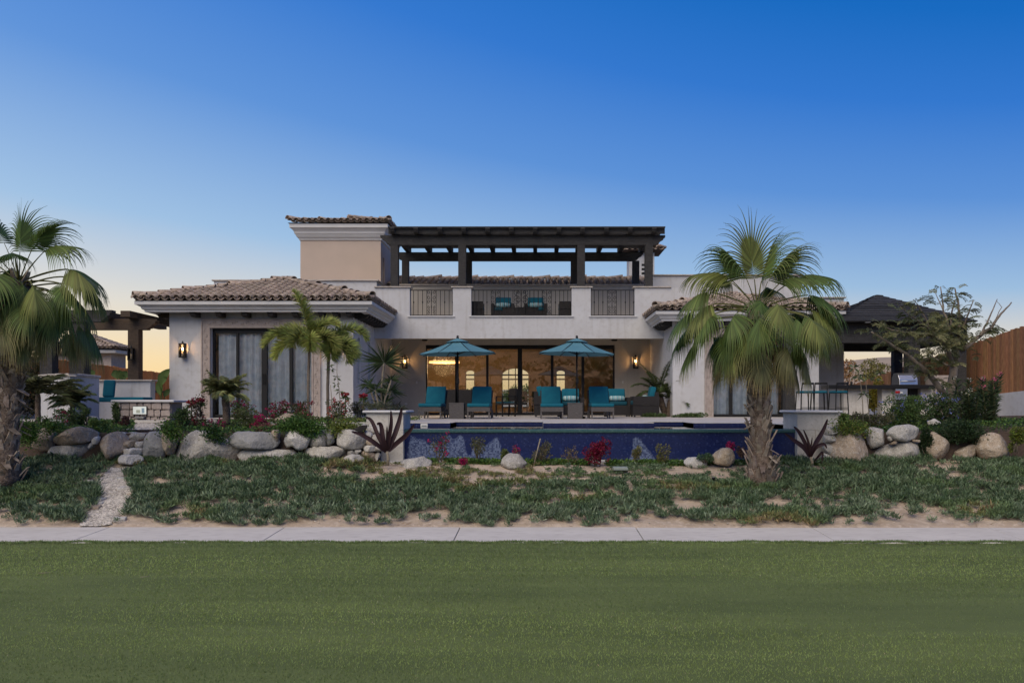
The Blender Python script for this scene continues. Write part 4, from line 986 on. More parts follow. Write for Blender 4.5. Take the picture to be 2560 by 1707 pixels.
# ------------------------------------------------------------------ lawn blades
def lawn_blades():
    Lv = Leaves()
    for (y0, y1, den, wd, ln) in ((4.4, 6.2, 3600, .0045, .020), (6.2, 8.4, 2300, .006, .022), (8.4, 10.44, 1500, .008, .024)):
        hw0 = 1420 * y1 / F + .3
        N = int(2 * hw0 * (y1 - y0) * den)
        x = rng.uniform(-hw0, hw0, N); y = rng.uniform(y0, y1, N)
        # mown bands and patches: the blades lean and tint differently
        b = np.sin(y * 2.3 + .25 * np.sin(x * .9) + .12 * x) + .8 * np.sin(x * .55 + y * 1.1 + 1.2)
        z = -1.375 + .085 * (1 - np.clip((y + 30) / 38, 0, 1) ** 2 * (3 - 2 * np.clip((y + 30) / 38, 0, 1)))
        z = z + np.array([.02 * nz3(a * .35, c * .35) for a, c in zip(x[::1], y[::1])]) if N < 60000 else z + .0
        lean = np.stack([rng.normal(.0, .55, N), rng.normal(0, .4, N) + .35 * np.sign(b) * 0, np.full(N, 1.0)], 1)
        col = vary((.195, .258, .086), N, .24, .03)
        yel = (rng.random(N) < .012)[:, None]; col = np.where(yel, vary((.30, .31, .17), N, .3), col)
        sk = np.sin(y * 11 + 1.7 * np.sin(x * .8 + 1)) * np.sin(y * 5.3 + x * .35 + 2) + .6 * np.sin(y * 23 + 2 * np.sin(x * .5))
        col = col * (1 + .20 * np.tanh(b)[:, None] * np.array([1.08, 1, .6])) * (1 + .10 * sk[:, None])
        Lv.add(np.stack([x, y, z - .004], 1), lean, np.stack([rng.normal(1, .3, N), rng.normal(0, .6, N), np.zeros(N)], 1), ln * rng.uniform(.6, 1.3, N), wd * rng.uniform(.7, 1.3, N), col, .2)
    # ragged edge along the path
    N = 14000; x = rng.uniform(-8, 7.4, N); y = 10.405 + .05 * np.sin(x * 3) * np.sin(x * 7.3) + rng.uniform(0, .07, N)
    Lv.add(np.stack([x, y, np.full(N, -1.375)], 1), np.stack([rng.normal(0, .5, N), rng.normal(.1, .5, N), np.full(N, 1.)], 1), (1, 0, 0), .035 * rng.uniform(.6, 1.3, N), .008, vary((.15, .21, .08), N, .35), .2)
    return Lv.build('lawn_grass', GRASS)
o = lawn_blades(); setp(o, 'short mown green fairway grass in front of the concrete path', 'grass', None, 'stuff')

# ------------------------------------------------------------------ gravel path and its border stones
gl = [bed_at(*p) for p in ((283, 1166), (246, 1206), (252, 1251), (214, 1295), (200, 1319))]
gr = [bed_at(*p) for p in ((332, 1164), (303, 1195), (331, 1240), (309, 1273), (272, 1319))]
def interp(tab, y):
    t = sorted(tab, key=lambda q: q[1])
    if y <= t[0][1]: return t[0][0]
    for (xa, ya), (xb, yb) in zip(t, t[1:]):
        if ya <= y <= yb: return xa + (xb - xa) * (y - ya) / (yb - ya)
    return t[-1][0]
GY0, GY1 = 11.52, 13.95
GRAV = pm('gravel_stones', (.55, .51, .45), (.38, .35, .31), 12, .9, .3, 60, island=.4)
vs, fs = [], []; n = 24
for i in range(n + 1):
    y = GY0 + (GY1 - GY0) * i / n; a, b = interp(gl, y), interp(gr, y)
    for k in range(5): x = a + (b - a) * k / 4; vs.append((x, y, bedz(x, y) + .012))
for i in range(n):
    for k in range(4): j = i * 5 + k; fs.append((j, j + 1, j + 6, j + 5))
me = bpy.data.meshes.new('gravel_path'); me.from_pydata(vs, [], fs); o = link('gravel_path', me, None, pm('gravel_bed', (.46, .42, .36), (.34, .31, .26), 20, .95, .8, 60)); o['kind'] = 'structure'
def pebbles(fpos, N, size, name, label, m, cat='gravel'):
    oct_v = np.array([(1, 0, 0), (-1, 0, 0), (0, 1, 0), (0, -1, 0), (0, 0, 1), (0, 0, -1)], float)
    oct_f = np.array([(0, 2, 4), (2, 1, 4), (1, 3, 4), (3, 0, 4), (2, 0, 5), (1, 2, 5), (3, 1, 5), (0, 3, 5)])
    V = []; 
    for i in range(N):
        p = fpos(); s = size * random.uniform(.5, 1.3); a = random.uniform(0, 6.28); ca, sa = math.cos(a), math.sin(a)
        sc = np.array([s * random.uniform(.8, 1.5), s, s * .6]) * (1 + .25 * rng.uniform(-1, 1, (6, 1)))
        v = oct_v * sc; v = np.stack([v[:, 0] * ca - v[:, 1] * sa, v[:, 0] * sa + v[:, 1] * ca, v[:, 2]], 1) + np.array(p)
        V.append(v)
    V = np.concatenate(V); Fx = (oct_f[None] + (np.arange(N) * 6)[:, None, None]).reshape(-1, 3)
    me = bpy.data.meshes.new(name); me.from_pydata(V.tolist(), [], Fx.tolist()); me.update()
    o = link(name, me, None, m); return setp(o, label, cat, None, 'stuff')
def gp():
    y = random.uniform(GY0, GY1); a, b = interp(gl, y), interp(gr, y); x = random.uniform(a, b) + random.gauss(0, .03); return (x, y, bedz(x, y) + .018)
pebbles(gp, 7000, .016, 'gravel', 'pale gravel of the narrow path climbing to the stone steps', GRAV)
def gp2():
    t = random.random(); py = 1058 + 17 * t; Y = .46 * F / (py - CY); a = PX(345 - 35 * t, Y); b = PX(418 - 10 * t, Y)
    return (random.uniform(a, b), Y, -.07)
pebbles(gp2, 3500, .024, 'gravel', 'grey gravel of the level path between the steps and the stone bar', GRAV)
BSL = ['pinkish', 'small white', 'narrow white', 'square white', 'white', 'brick red', 'broad white', 'topmost white', 'second white', 'lone white', 'lowest white', 'middle white']
bs = [(216, 1194, .10), (222, 1206, .09), (226, 1218, .10), (238, 1240, .10), (240, 1251, .13), (236, 1261, .12), (228, 1272, .13), (305, 1200, .10), (318, 1224, .12), (340, 1237, .11), (300, 1303, .08), (330, 1258, .10)]
for i, (px, py, s) in enumerate(bs):
    X, Y = bed_at(px, py); b = MB(); b.obox((X, Y, bedz(X, Y) + .02), (s, random.uniform(-.03, .03), 0), (random.uniform(-.02, .02), s * .55, .01), (0, 0, .03))
    o = b.build('border_stone', Wt if i % 3 else ROCKB, bevel=.015); o.location = (0, 0, 0)
    side = 'left' if px < 260 else 'right'
    setp(o, '%s border stone on the %s side of the gravel path, %s from the steps' % (BSL[i], side, ['first', 'second', 'third', 'fourth', 'fifth', 'sixth', 'seventh'][i if i < 7 else i - 7]), 'stone', 'border stones of the gravel path')

# ------------------------------------------------------------------ ground cover on the bank
def in_gravel(x, y, mrg=0.0):
    return GY0 - .1 < y < GY1 + .1 and interp(gl, y) + mrg < x < interp(gr, y) - mrg
def ice_plant():
    Lv = Leaves(); cnt = 0
    B, D, S, Ls, Ws, Cs = [], [], [], [], [], []
    tries = 0
    for _ in range(21500):
        y = random.uniform(11.5, 14.3); hw0 = 8.4
        x = random.uniform(-hw0 * y / 11.5 * 1.02, hw0 * y / 11.5 * .98)
        if in_gravel(x, y, -.03): continue
        g = .6 * nz3(x * .8, y * 2.0, 4) + .65 * nz3(x * 2.4, y * 5.5, 8) + .6 * nz3(x * 6.5, y * 11, 2)
        thr = -.19 + .34 * sstep(12.0, 11.5, y) + .20 * sstep(13.3, 13.9, y) * (1 if -2.6 < x < 3 else .1) + .12 * sstep(2, 5, x) * sstep(13.2, 12, y)
        if y < 11.66 and random.random() < .55: thr += .18
        if g < thr: continue
        if y > 13.75 and -2.4 < x < 1.8 and g < .1: continue
        near_pool = y > 13.15 and -2.9 < x < 3.6
        if near_pool and g < thr + .13: continue
        edge = min(1, (g - thr) * 3 + .45) * (.45 if near_pool else 1)
        z = bedz(x, y)
        hue = nz3(x * .7 + 5, y * 1.6, 11) + (.45 if (y > 13.05 and -3.6 < x < 1.2) else -.1)
        if hue > .42: c = random.choice([(.17, .18, .065), (.21, .17, .08), (.15, .19, .07)])
        elif hue > .2: c = (.11, .17, .07)
        else: c = random.choice([(.095, .15, .075), (.125, .185, .095), (.175, .235, .14), (.062, .108, .05)])
        if y < 12.2: c = tuple(v * q for v, q in zip(c, (1.25, 1.18, 1.3)))
        nl = random.randint(13, 20); h = (.05 + .055 * edge) * random.uniform(.7, 1.35) * (1 + .5 * nz3(x * 3, y * 3, 20)) * (.6 if near_pool else 1)
        rise = .05 * edge * (1 + nz3(x * 5, y * 5, 6))
        cx_, cy_ = x, y
        a = np.random.default_rng(random.randint(0, 1 << 30))
        d = np.stack([a.normal(0, .62, nl), a.normal(0, .62, nl), a.uniform(.5, 1.2, nl)], 1)
        b = np.array([cx_, cy_, z + rise - .01]) + np.stack([a.normal(0, .022, nl), a.normal(0, .022, nl), a.uniform(0, .03, nl)], 1)
        B.append(b); D.append(d); Ls.append(h * a.uniform(.55, 1.1, nl)); Ws.append(a.uniform(.011, .018, nl)); Cs.append(np.array(c)[None] * a.uniform(.7, 1.35, (nl, 1)))
        cnt += nl
    B = np.concatenate(B); D = np.concatenate(D); N = len(B)
    Lv.add(B, D, rdir(N, -.3, .3), np.concatenate(Ls), np.concatenate(Ws), np.concatenate(Cs), .35, .6)
    return Lv.build('ground_cover', SUCC)
def litter():
    Lv = Leaves(); N = 3200; x = rng.uniform(-8.2, 7.4, N); y = rng.uniform(11.5, 14.2, N); z = np.array([bedz(a, b) for a, b in zip(x, y)]) + rng.uniform(.003, .03, N)
    a = rng.uniform(0, 6.28, N); Lv.add(np.stack([x, y, z], 1), np.stack([np.cos(a), np.sin(a) * .6, rng.normal(.05, .15, N)], 1), rdir(N, -.2, .2), rng.uniform(.04, .16, N), .006, vary((.22, .15, .09), N, .5), .1)
    return Lv.build('dry_litter', GRASS)
o = litter(); setp(o, 'dead brown runners and stems lying on the sandy bank', 'litter', None, 'stuff')
o = ice_plant(); setp(o, 'blue green succulent ground cover carpeting the sandy bank above the path', 'ground cover', None, 'stuff')
def creeper(fpos, N, size, cols, name, label, h=.05, cat='ground cover'):
    Lv = Leaves(); P_ = np.array([fpos() for _ in range(N)]); P_[:, 2] += rng.uniform(0, h, N)
    d = rdir(N, .0, .9); c = np.array(cols)[rng.integers(0, len(cols), N)] * rng.uniform(.65, 1.35, (N, 1))
    Lv.add(P_, d, rdir(N), size * rng.uniform(.6, 1.3, N), size * .62 * rng.uniform(.7, 1.2, N), c, .15, .5)
    return setp(Lv.build(name, LEAFA), label, cat, None, 'stuff')
GRN = [(.07, .15, .03), (.10, .19, .035), (.05, .11, .03), (.13, .20, .04)]
def f1():
    x = random.uniform(-2.0, 3.15)
    while nz3(x * 1.5, 3.3) < -.35: x = random.uniform(-2.0, 3.15)
    y = random.uniform(14.12, 14.42); return (x, y, bedz(x, y))
creeper(f1, 9000, .045, GRN, 'creeping_plant', 'bright green creeper along the foot of the pool wall', .08)
def f2():
    x = random.uniform(3.4, 5.0); y = random.uniform(14.1, 14.42); return (x, y, bedz(x, y))
creeper(f2, 2600, .04, GRN, 'creeping_plant', 'yellow green creeper at the foot of the right planter', .08)
# garden bed planting, upper left: patchy green carpet
def f3():
    while True:
        x = random.uniform(-11, -3.3); y = random.uniform(14.5, 19.5)
        if nz3(x * .9, y * .9, 7) + .1 * (y < 15.2) > -.12 and not (PX(335, y) < x < PX(425, y)): return (x, y, upz(x, y))
creeper(f3, 26000, .045, GRN + [(.035, .08, .03), (.04, .09, .03)], 'creeping_plant', 'green carpet of creepers between the boulders and the left wing', .10)
def f4():
    x = random.uniform(-6.3, -3.0); y = random.uniform(17.2, 21.5); return (x, y, upz(x, y))
creeper(f4, 7000, .05, [(.16, .20, .05), (.20, .22, .07), (.10, .16, .04)], 'creeping_plant', 'yellow green ground cover in front of the white edging by the patio', .10)
def f5():
    while True:
        x = random.uniform(5.5, 12.5); y = random.uniform(14.5, 18.5)
        if nz3(x * .9, y * .9, 3) > -.2: return (x, y, upr(x, y))
creeper(f5, 15000, .045, [(.05, .11, .03), (.035, .08, .025), (.10, .17, .03)], 'creeping_plant', 'green creepers behind the right boulders', .10)
# creepers hanging over boulder tops
def hang(pxs, Y, N, label, cols, size=.04, sp=.09):
    pts = [P(a, b, Y) for a, b in pxs]
    def f():
        i = random.randrange(len(pts) - 1); q = pts[i].lerp(pts[i + 1], random.random()); return (q.x + random.gauss(0, sp), q.y + random.gauss(0, sp * .5), q.z + random.gauss(0, sp * .8))
    return creeper(f, N, size, cols, 'creeping_plant', label, .03)
DG = [(.03, .07, .02), (.045, .10, .025), (.06, .12, .03)]
hang(T(4.48, 0, 780, [(250, 1280), (300, 1330), (330, 1400), (290, 1440)]), 14.05, 2200, 'green creeper draped over the brown boulder beside the left palm', GRN)
hang(T(4.48, 0, 780, [(540, 1320), (600, 1305), (650, 1300)]), 14.3, 800, 'small green creeper above the long brown slab boulder', GRN)
hang(T(5.6, 300, 940, [(600, 750), (700, 780), (760, 830), (770, 870)]), 14.1, 1200, 'green creeper between the wedge boulder and the largest boulder', GRN)
hang(T(5.6, 300, 940, [(1230, 790), (1340, 830), (1440, 860)]), 14.2, 1200, 'green creeper spilling over the right shoulder of the largest boulder', DG)
hang(T(5.333, 640, 940, [(320, 690), (520, 660), (600, 700), (680, 740), (860, 690)]), 14.3, 3800, 'green creeper spilling between the notched boulder and the square one', GRN[:3])
hang(T(5.333, 640, 940, [(1030, 720), (1160, 690), (1300, 670)]), 14.35, 1300, 'yellow green creeper above the oval pale boulder', [(.2, .22, .05), (.14, .2, .04)])
hang(AR([(500, 410), (620, 420), (760, 430)]), 14.3, 1300, 'yellow green creeper on top of the huge tan boulder', [(.2, .22, .05), (.12, .2, .04)])
# ------------------------------------------------------------------ palms
def fan_leaf(Lv, origin, d, pet, R_, nseg=38, spread=2.15, droop=1.0, col=(.09, .13, .035), bend=.25, roll=0.0, tipcol=None, fuse=.42, petcol=(.16, .17, .06)):
    "one washingtonia leaf: petiole arching out of the crown, pleated fan, splitting and hanging tips"
    o = np.array(origin, float); d = nrm(np.array(d, float)); g = np.array([0, 0, -1.0])
    side = np.cross(d, np.array([0, 0, 1.0]));
    if np.linalg.norm(side) < .15: side = np.array([1.0, 0, 0])
    side = nrm(side); up = np.cross(side, d)
    if roll: side, up = side * math.cos(roll) + up * math.sin(roll), up * math.cos(roll) - side * math.sin(roll)
    # petiole
    pts = [o]; dd = d.copy(); n = 7
    for i in range(n):
        dd = nrm(dd + g * bend * .16 * (i / n)); pts.append(pts[-1] + dd * pet / n)
    V, Fq = [], []
    sd_ = nrm(np.cross(dd, np.array([0, 0, 1.0])) + 1e-3)
    for i, p in enumerate(pts):
        w = .022 * (1 - .55 * i / n); V += [p - sd_ * w, p + np.array([0, 0, .012]), p + sd_ * w, p - np.array([0, 0, w * .8])]
    for i in range(n):
        for k in range(4): a = i * 4 + k; b = i * 4 + (k + 1) % 4; Fq += [(a, b, b + 4), (a, b + 4, a + 4)]
    Lv.strip(V, Fq, petcol)
    H = pts[-1]; d = dd; side = nrm(side - d * side.dot(d)); up = np.cross(side, d)
    K = 9; fold = random.uniform(.35, .95); C = R_ * .40
    # the costa runs on into the blade and curves over; segments leave it on both sides
    cp = [H.copy()]; cd = [d.copy()]; q_ = d.copy()
    for i in range(8): q_ = nrm(q_ + g * .085 * droop); cp.append(cp[-1] + q_ * C / 8); cd.append(q_.copy())
    for j in range(nseg):
        a = (j + .5) / nseg * 2 - 1; ab = abs(a); sg = 1 if a > 0 else -1
        s_c = (1 - ab) ** .8 * 8; i0 = min(int(s_c), 7); fr = s_c - i0
        p = cp[i0] * (1 - fr) + cp[i0 + 1] * fr; dc = nrm(cd[i0] * (1 - fr) + cd[i0 + 1] * fr)
        sd2 = nrm(side - dc * side.dot(dc)); u2 = np.cross(sd2, dc)
        ang = ab ** .85 * spread * .62; ca, sa = math.cos(ang), math.sin(ang)
        L_ = R_ * (.78 + .12 * math.sin(math.pi * ab)) * random.uniform(.9, 1.08)
        e = nrm(dc * ca + (sd2 * sg - u2 * fold) * sa / math.sqrt(1 + fold * fold))
        per = nrm(np.cross(e, u2 + sd2 * sg * fold * .8)); V, Fq = [], []; tw = random.uniform(-.3, .3); up = np.cross(per, e); up = up if up.dot(u2) > 0 else -up
        pitch = spread * .62 / (nseg / 2) + C / (nseg / 2) / max(.05, L_ * .5); st = random.uniform(.75, 1.25) * droop
        for k in range(K + 1):
            t = k / K; r = .12 * L_ + t * L_
            if t <= fuse: w = min(.017, max(.006, r * pitch * .50))
            else: w = max(.0016, min(.017, (fuse + .12) * L_ * pitch * .50) * (1 - (t - fuse) / (1 - fuse)) ** .9)
            V += [p - per * w, p + up * .35 * w, p + per * w]
            gr_ = (.03 + (0 if t < fuse else 2.2 * (t - fuse) ** .8)) * st
            e = nrm(e + g * gr_ / K * 2.6)
            if t > fuse: e = nrm(e + per * tw * .06)
            u3 = up - e * up.dot(e)
            if np.linalg.norm(u3) > .2: up = nrm(u3)
            per = nrm(np.cross(e, up)); p = p + e * L_ / K
        for k in range(K):
            b = k * 3; Fq += [(b, b + 1, b + 4), (b, b + 4, b + 3), (b + 1, b + 2, b + 5), (b + 1, b + 5, b + 4)]
        c = np.array(col) * random.uniform(.8, 1.2)
        cc = np.repeat(np.broadcast_to(c, (K + 1, 3)), 3, axis=0).copy()
        if tipcol is not None:
            tt = np.clip((np.repeat(np.arange(K + 1) / K, 3) - .55) / .45, 0, 1)[:, None]; cc = cc * (1 - tt) + np.array(tipcol) * tt
        V = np.array(V); Lv.V.append(V); Lv.F.append(np.array(Fq) + Lv.n); Lv.C.append(cc); Lv.n += len(V)
def palm_trunk(root, base, top, r0, r1, boots, seed=1, flare=1.6, bsz=1.0):
    r = random.Random(seed); base = Vector(base); top = Vector(top); n = 26; seg = 18; mb = MB(); V = []
    for i in range(n + 1):
        t = i / n; c = base.lerp(top, t) ; rad = r0 * (1 - t) + r1 * t; rad *= 1 + (flare - 1) * max(0, 1 - t * 5)
        for k in range(seg):
            a = 2 * math.pi * k / seg; q = rad * (1 + .10 * noise.noise(Vector((math.cos(a) * 2, math.sin(a) * 2, c.z * 5))) + .05 * math.sin(c.z * 38 + a * 2))
            V.append((c.x + q * math.cos(a), c.y + q * math.sin(a), c.z))
    F_ = [(i * seg + k, i * seg + (k + 1) % seg, (i + 1) * seg + (k + 1) % seg, (i + 1) * seg + k) for i in range(n) for k in range(seg)] + [tuple(range(seg)), tuple(range(n * seg, n * seg + seg))[::-1]]
    mb.add(V, F_, True); mb.build('trunk', BARKP, root)
    bt = MB()
    for i in range(boots):
        t = (i + r.random()) / boots; c = base.lerp(top, t); a = i * 2.4 + r.uniform(-.25, .25); rad = (r0 * (1 - t) + r1 * t) * (1 + (flare - 1) * max(0, 1 - t * 5))
        o = Vector((math.cos(a), math.sin(a), 0)); s_ = Vector((-math.sin(a), math.cos(a), 0))
        L_ = r.uniform(.12, .27) * bsz; w = r.uniform(.03, .06) * bsz; out = r.uniform(.25, .9) * (1.25 if t < .15 else 1)
        p0 = c + o * rad * .9; d_ = (Vector((0, 0, 1)) + o * out * .7 + s_ * r.uniform(-.4, .4)).normalized()
        if r.random() < .18: d_ = (o + Vector((0, 0, -.6)) + s_ * r.uniform(-.5, .5)).normalized()
        sp = r.uniform(-.6, .6)
        q = [p0 - s_ * w, p0 + s_ * w, p0 + d_ * L_ * .6 + s_ * w * .75, p0 + d_ * L_ * (.95 + .2 * sp) + s_ * w * .45, p0 + d_ * L_ * (.8) + s_ * 0, p0 + d_ * L_ * (.95 - .2 * sp) - s_ * w * .5, p0 + d_ * L_ * .6 - s_ * w * .75]
        nn = o * .018
        vs = [v + nn * .2 for v in q] + [v - nn for v in q]; m_ = len(q)
        bt.add(vs, [tuple(range(m_)), tuple(range(m_, 2 * m_))[::-1]] + [(k, m_ + k, m_ + (k + 1) % m_, (k + 1) % m_) for k in range(m_)])
    bt.build('leaf_bases', BOOT, root, kind='stuff', fixn=False)
CG = [(.095, .145, .035), (.115, .165, .042), (.075, .125, .032), (.16, .185, .05)]
def fan_palm(name, base, top, r0, r1, label, leaves, ndrop, seed, R0=1.0, boots=230):
    random.seed(seed); root = thing(name, base, label, 'palm tree', 'fan palms on the bank')
    palm_trunk(root, base, top, r0, r1, boots, seed)
    c = np.array(top)
    def leaf(fn):
        Lv = Leaves(); fn(Lv); Lv.build('leaf', LEAFA, root)
    for (dx, dy, dep, pet, RR, dr) in leaves:      # direction as seen in the picture: right, up, towards the camera
        d = np.array([dx, -dep, dy], float)
        leaf(lambda Lv: fan_leaf(Lv, c + nrm(d) * .05, d, pet, RR * .86, droop=dr * 1.0 + .45, spread=2.3, fuse=.26, nseg=40, col=random.choice(CG), bend=.5, roll=random.uniform(-.5, .5)))
    for i in range(ndrop):
        a = i * 2.39996 + random.uniform(-.3, .3); t = i / ndrop; el = R(16 - 56 * t + random.uniform(-9, 9))
        d = np.array([math.cos(a) * math.cos(el), math.sin(a) * math.cos(el), math.sin(el)])
        old = t > .62
        col = random.choice([(.16, .18, .07), (.20, .195, .085), (.13, .155, .055)]) if old else random.choice(CG)
        tip = (.46, .33, .15) if t > .75 else ((.34, .30, .13) if t > .35 else None)
        leaf(lambda Lv: fan_leaf(Lv, c + np.array([0, 0, -.08 - .22 * t]) + d * .12, d, random.uniform(.62, 1.10) * R0 * (1 - .30 * t), random.uniform(.56, .74) * R0 * (1 - .12 * t), nseg=40, droop=1.2 if not old else 1.4, fuse=.26, col=col, tipcol=tip, bend=1.2, roll=random.uniform(-.5, .5), spread=2.1 - .5 * t))
    # dry fibre skirt and flower stalks
    Lv = Leaves(); N = 500; a = rng.uniform(0, 6.28, N); zz = rng.uniform(-.75, -.15, N)
    Lv.add(c + np.stack([np.cos(a) * .2, np.sin(a) * .2, zz], 1), np.stack([np.cos(a) * .7, np.sin(a) * .7, rng.uniform(-1.6, .1, N)], 1), rdir(N), rng.uniform(.15, .4, N), .018, vary((.20, .15, .09), N), .2)
    Lv.build('fibre', LEAFA, root, kind='stuff')
    return root
pb = P(1905, 1213, 13.2); pt = P(1893, 772, 13.2)
bigleaves = [(-.10, 1.0, .05, .42, 1.15, .30), (.16, 1.0, -.1, .40, 1.12, .42), (.34, 1.0, .10, .42, 1.05, .55), (-.36, 1.0, .1, .48, .98, .50), (-.70, .86, .0, .62, .92, .8), (.62, .85, .35, .50, .72, .9),
  (.82, .72, -.1, .80, .98, .55), (1.0, .36, .0, .80, .92, .75), (-1.0, .42, .1, .78, .80, .9), (-1.0, .16, .2, .72, .90, .95), (1.0, .06, .15, .78, .95, .95), (-.5, .8, -.5, .6, .8, .8), (.4, .7, -.7, .6, .8, .8),
  (-.15, .30, 1.0, .35, .62, 1.3), (-.9, -.05, .3, .75, .9, 1.05), (.9, -.1, .5, .7, .9, 1.05), (-.75, -.1, .8, .6, .85, 1.1), (.5, -.1, 1.0, .5, .85, 1.2), (.95, .1, -.5, .7, .85, 1.0), (-.9, .2, -.6, .7, .85, 1.0)]
fan_palm('fan_palm', tuple(pb), tuple(pt), .165, .135, 'big fan palm with rough trunk standing on the bank in front of the pool', bigleaves, 36, 11)
lb = P(2, 1212, 13.0); lt = P(48, 705, 13.0)
ll = [(-.35, 1.0, .0, .6, 1.05, .3), (.02, 1.0, .0, .42, .85, .25), (.36, 1.0, .0, .52, .86, .45), (.70, .85, .1, .60, .86, .75), (1.0, .30, .2, .82, .98, .75), (1.0, .02, .3, .75, .9, .95), (-.8, .7, .2, .7, 1.0, .7), (-1, .3, .1, .8, 1.0, .8),
  (.25, .75, .6, .4, .75, 1.0), (-.2, .7, .7, .4, .75, 1.0), (.6, -.1, .8, .6, .85, 1.1), (.9, -.25, .2, .7, .9, 1.1), (-.5, .0, 1.0, .6, .85, 1.1), (.1, .1, 1.0, .45, .8, 1.2), (.7, .5, -.7, .7, .9, .8), (-.6, .5, -.7, .7, .9, .8)]
fan_palm('fan_palm', tuple(lb), tuple(lt), .19, .155, 'fan palm cut by the left edge of the picture, leaning slightly right', ll, 36, 23, 1.0, boots=260)

def feather_frond(Lv, o, d, L_, bend, col, nl=26, ll=.22, lw=.022, plume=0, droop=.25, rach=(.14, .15, .06), lift=.35):
    "an arching rachis with leaflets on both sides"
    o = np.array(o, float); d = nrm(np.array(d, float)); g = np.array([0, 0, -1.0]); K = 14; pts = [o]; ds = [d]; dd = d.copy()
    for i in range(K):
        dd = nrm(dd + g * bend / K * (.5 + 1.4 * i / K)); pts.append(pts[-1] + dd * L_ / K); ds.append(dd)
    pts = np.array(pts); ds = np.array(ds)
    V, Fq = [], []
    s0 = nrm(np.cross(ds[0], np.array([0, 0, 1.0])) + 1e-4)
    for i, p in enumerate(pts): w = .010 * (1 - .8 * i / K) * (L_ + .3); V += [p - s0 * w, p + np.array([0, 0, w]), p + s0 * w]
    for i in range(K): b = i * 3; Fq += [(b, b + 1, b + 4), (b, b + 4, b + 3), (b + 1, b + 2, b + 5), (b + 1, b + 5, b + 4), (b + 2, b, b + 3), (b + 2, b + 3, b + 5)]
    Lv.strip(V, Fq, rach)
    t = np.linspace(.14, .99, nl); idx = t * K; i0 = np.minimum(idx.astype(int), K - 1); fr = (idx - i0)[:, None]
    p = pts[i0] * (1 - fr) + pts[i0 + 1] * fr; dv = ds[i0]
    ln = ll * np.clip(np.sin(np.pi * np.clip(t * .88 + .1, 0, 1)) ** .5, .35, 1)
    angs = [0, math.pi] if not plume else [0, math.pi] + [x for x in np.linspace(.5, 2.6, plume)]
    for an in angs:
        sd_ = nrm(np.cross(dv, np.array([0, 0, 1.0])) + 1e-4); uu = np.cross(sd_, dv)
        an_ = an + rng.uniform(-.4, .4, nl)
        lat = sd_ * np.cos(an_)[:, None] + uu * (np.sin(an_) * 1.0 + lift * (1 if not plume else .0))[:, None]
        dl = nrm(lat + dv * (.35 + .7 * t[:, None]) + rng.normal(0, .07, (nl, 3)))
        Lv.add(p, dl, uu, ln * rng.uniform(.85, 1.1, nl), lw, vary(col, nl, .25, .08), .2, .3, droop)
def ringed_trunk(name, pts, rad, m, root):
    P_ = []; Rr = []
    for (a, b) in zip(pts, pts[1:]):
        a = Vector(a); b = Vector(b); n = max(2, int((b - a).length / .06))
        for i in range(n): t = i / n; P_.append(a.lerp(b, t)); Rr.append(rad * (1.0 + .07 * (len(P_) % 2)))
    P_.append(Vector(pts[-1])); Rr.append(rad * .8)
    return MB().tube(P_, Rr, 8).build(name, m, root)
def feather_palm(name, tp, bp, rad, label, fr, cat='palm', group=None, seed=1, m=BARKG, kw={}, crownshaft=None, col=(.09, .14, .045)):
    random.seed(seed); root = thing(name, tuple(bp), label, cat, group)
    mid = (Vector(tp) + Vector(bp)) / 2 + Vector((random.uniform(-.03, .03), 0, 0))
    ringed_trunk('trunk', [bp, mid, tp], rad, m, root)
    if crownshaft: MB().tube([tp, Vector(tp) + Vector((0, 0, crownshaft))], [rad * 1.15, rad * .6], 8).build('crownshaft', STEM, root); tp = Vector(tp) + Vector((0, 0, crownshaft * .7))
    for (dx, dy, dep, L_, bend) in fr:
        Lv = Leaves(); feather_frond(Lv, tuple(tp), (dx, -dep, dy), L_, bend, np.array(col) * random.uniform(.8, 1.25), **kw); Lv.build('frond', LEAFA, root)
    return root
# two foxtail palms before the bedroom wall
Yq = 19.0
fox = dict(nl=36, ll=.36, lw=.017, plume=5, droop=.25)
feather_palm('foxtail_palm', P(774, 862, Yq), P(771, 1048, Yq), .032, 'slender foxtail palm with grey stem in front of the dark bedroom doors',
  [(-.18, 1, .1, 1.15, .9), (-1, .55, .1, 1.15, 1.5), (-.95, .1, .3, .95, 1.6), (.5, .9, -.2, .8, 1.5), (.9, .4, .3, .85, 1.8), (-.4, .4, 1, .7, 1.6), (.3, .2, 1, .7, 1.7), (-.8, .8, -.3, .9, 1.6)], seed=3, kw=fox, crownshaft=.22, group='foxtail palms', col=(.40, .44, .13))
feather_palm('foxtail_palm', P(822, 878, Yq + .3), P(820, 1050, Yq + .3), .036, 'slender foxtail palm standing before the white wall lantern, right of its twin',
  [(.62, 1, .0, 1.1, 2.2), (.95, .5, .3, .85, 2.0), (-.3, 1, .3, .65, 1.5), (.9, .1, .5, .8, 1.8), (-.7, .7, .3, .7, 1.6), (.4, -.1, 1, .6, 1.5), (-.2, .4, -1, .6, 1.5), (.2, .8, -.5, .8, 1.8)], seed=4, kw=fox, crownshaft=.22, group='foxtail palms', col=(.32, .38, .12))
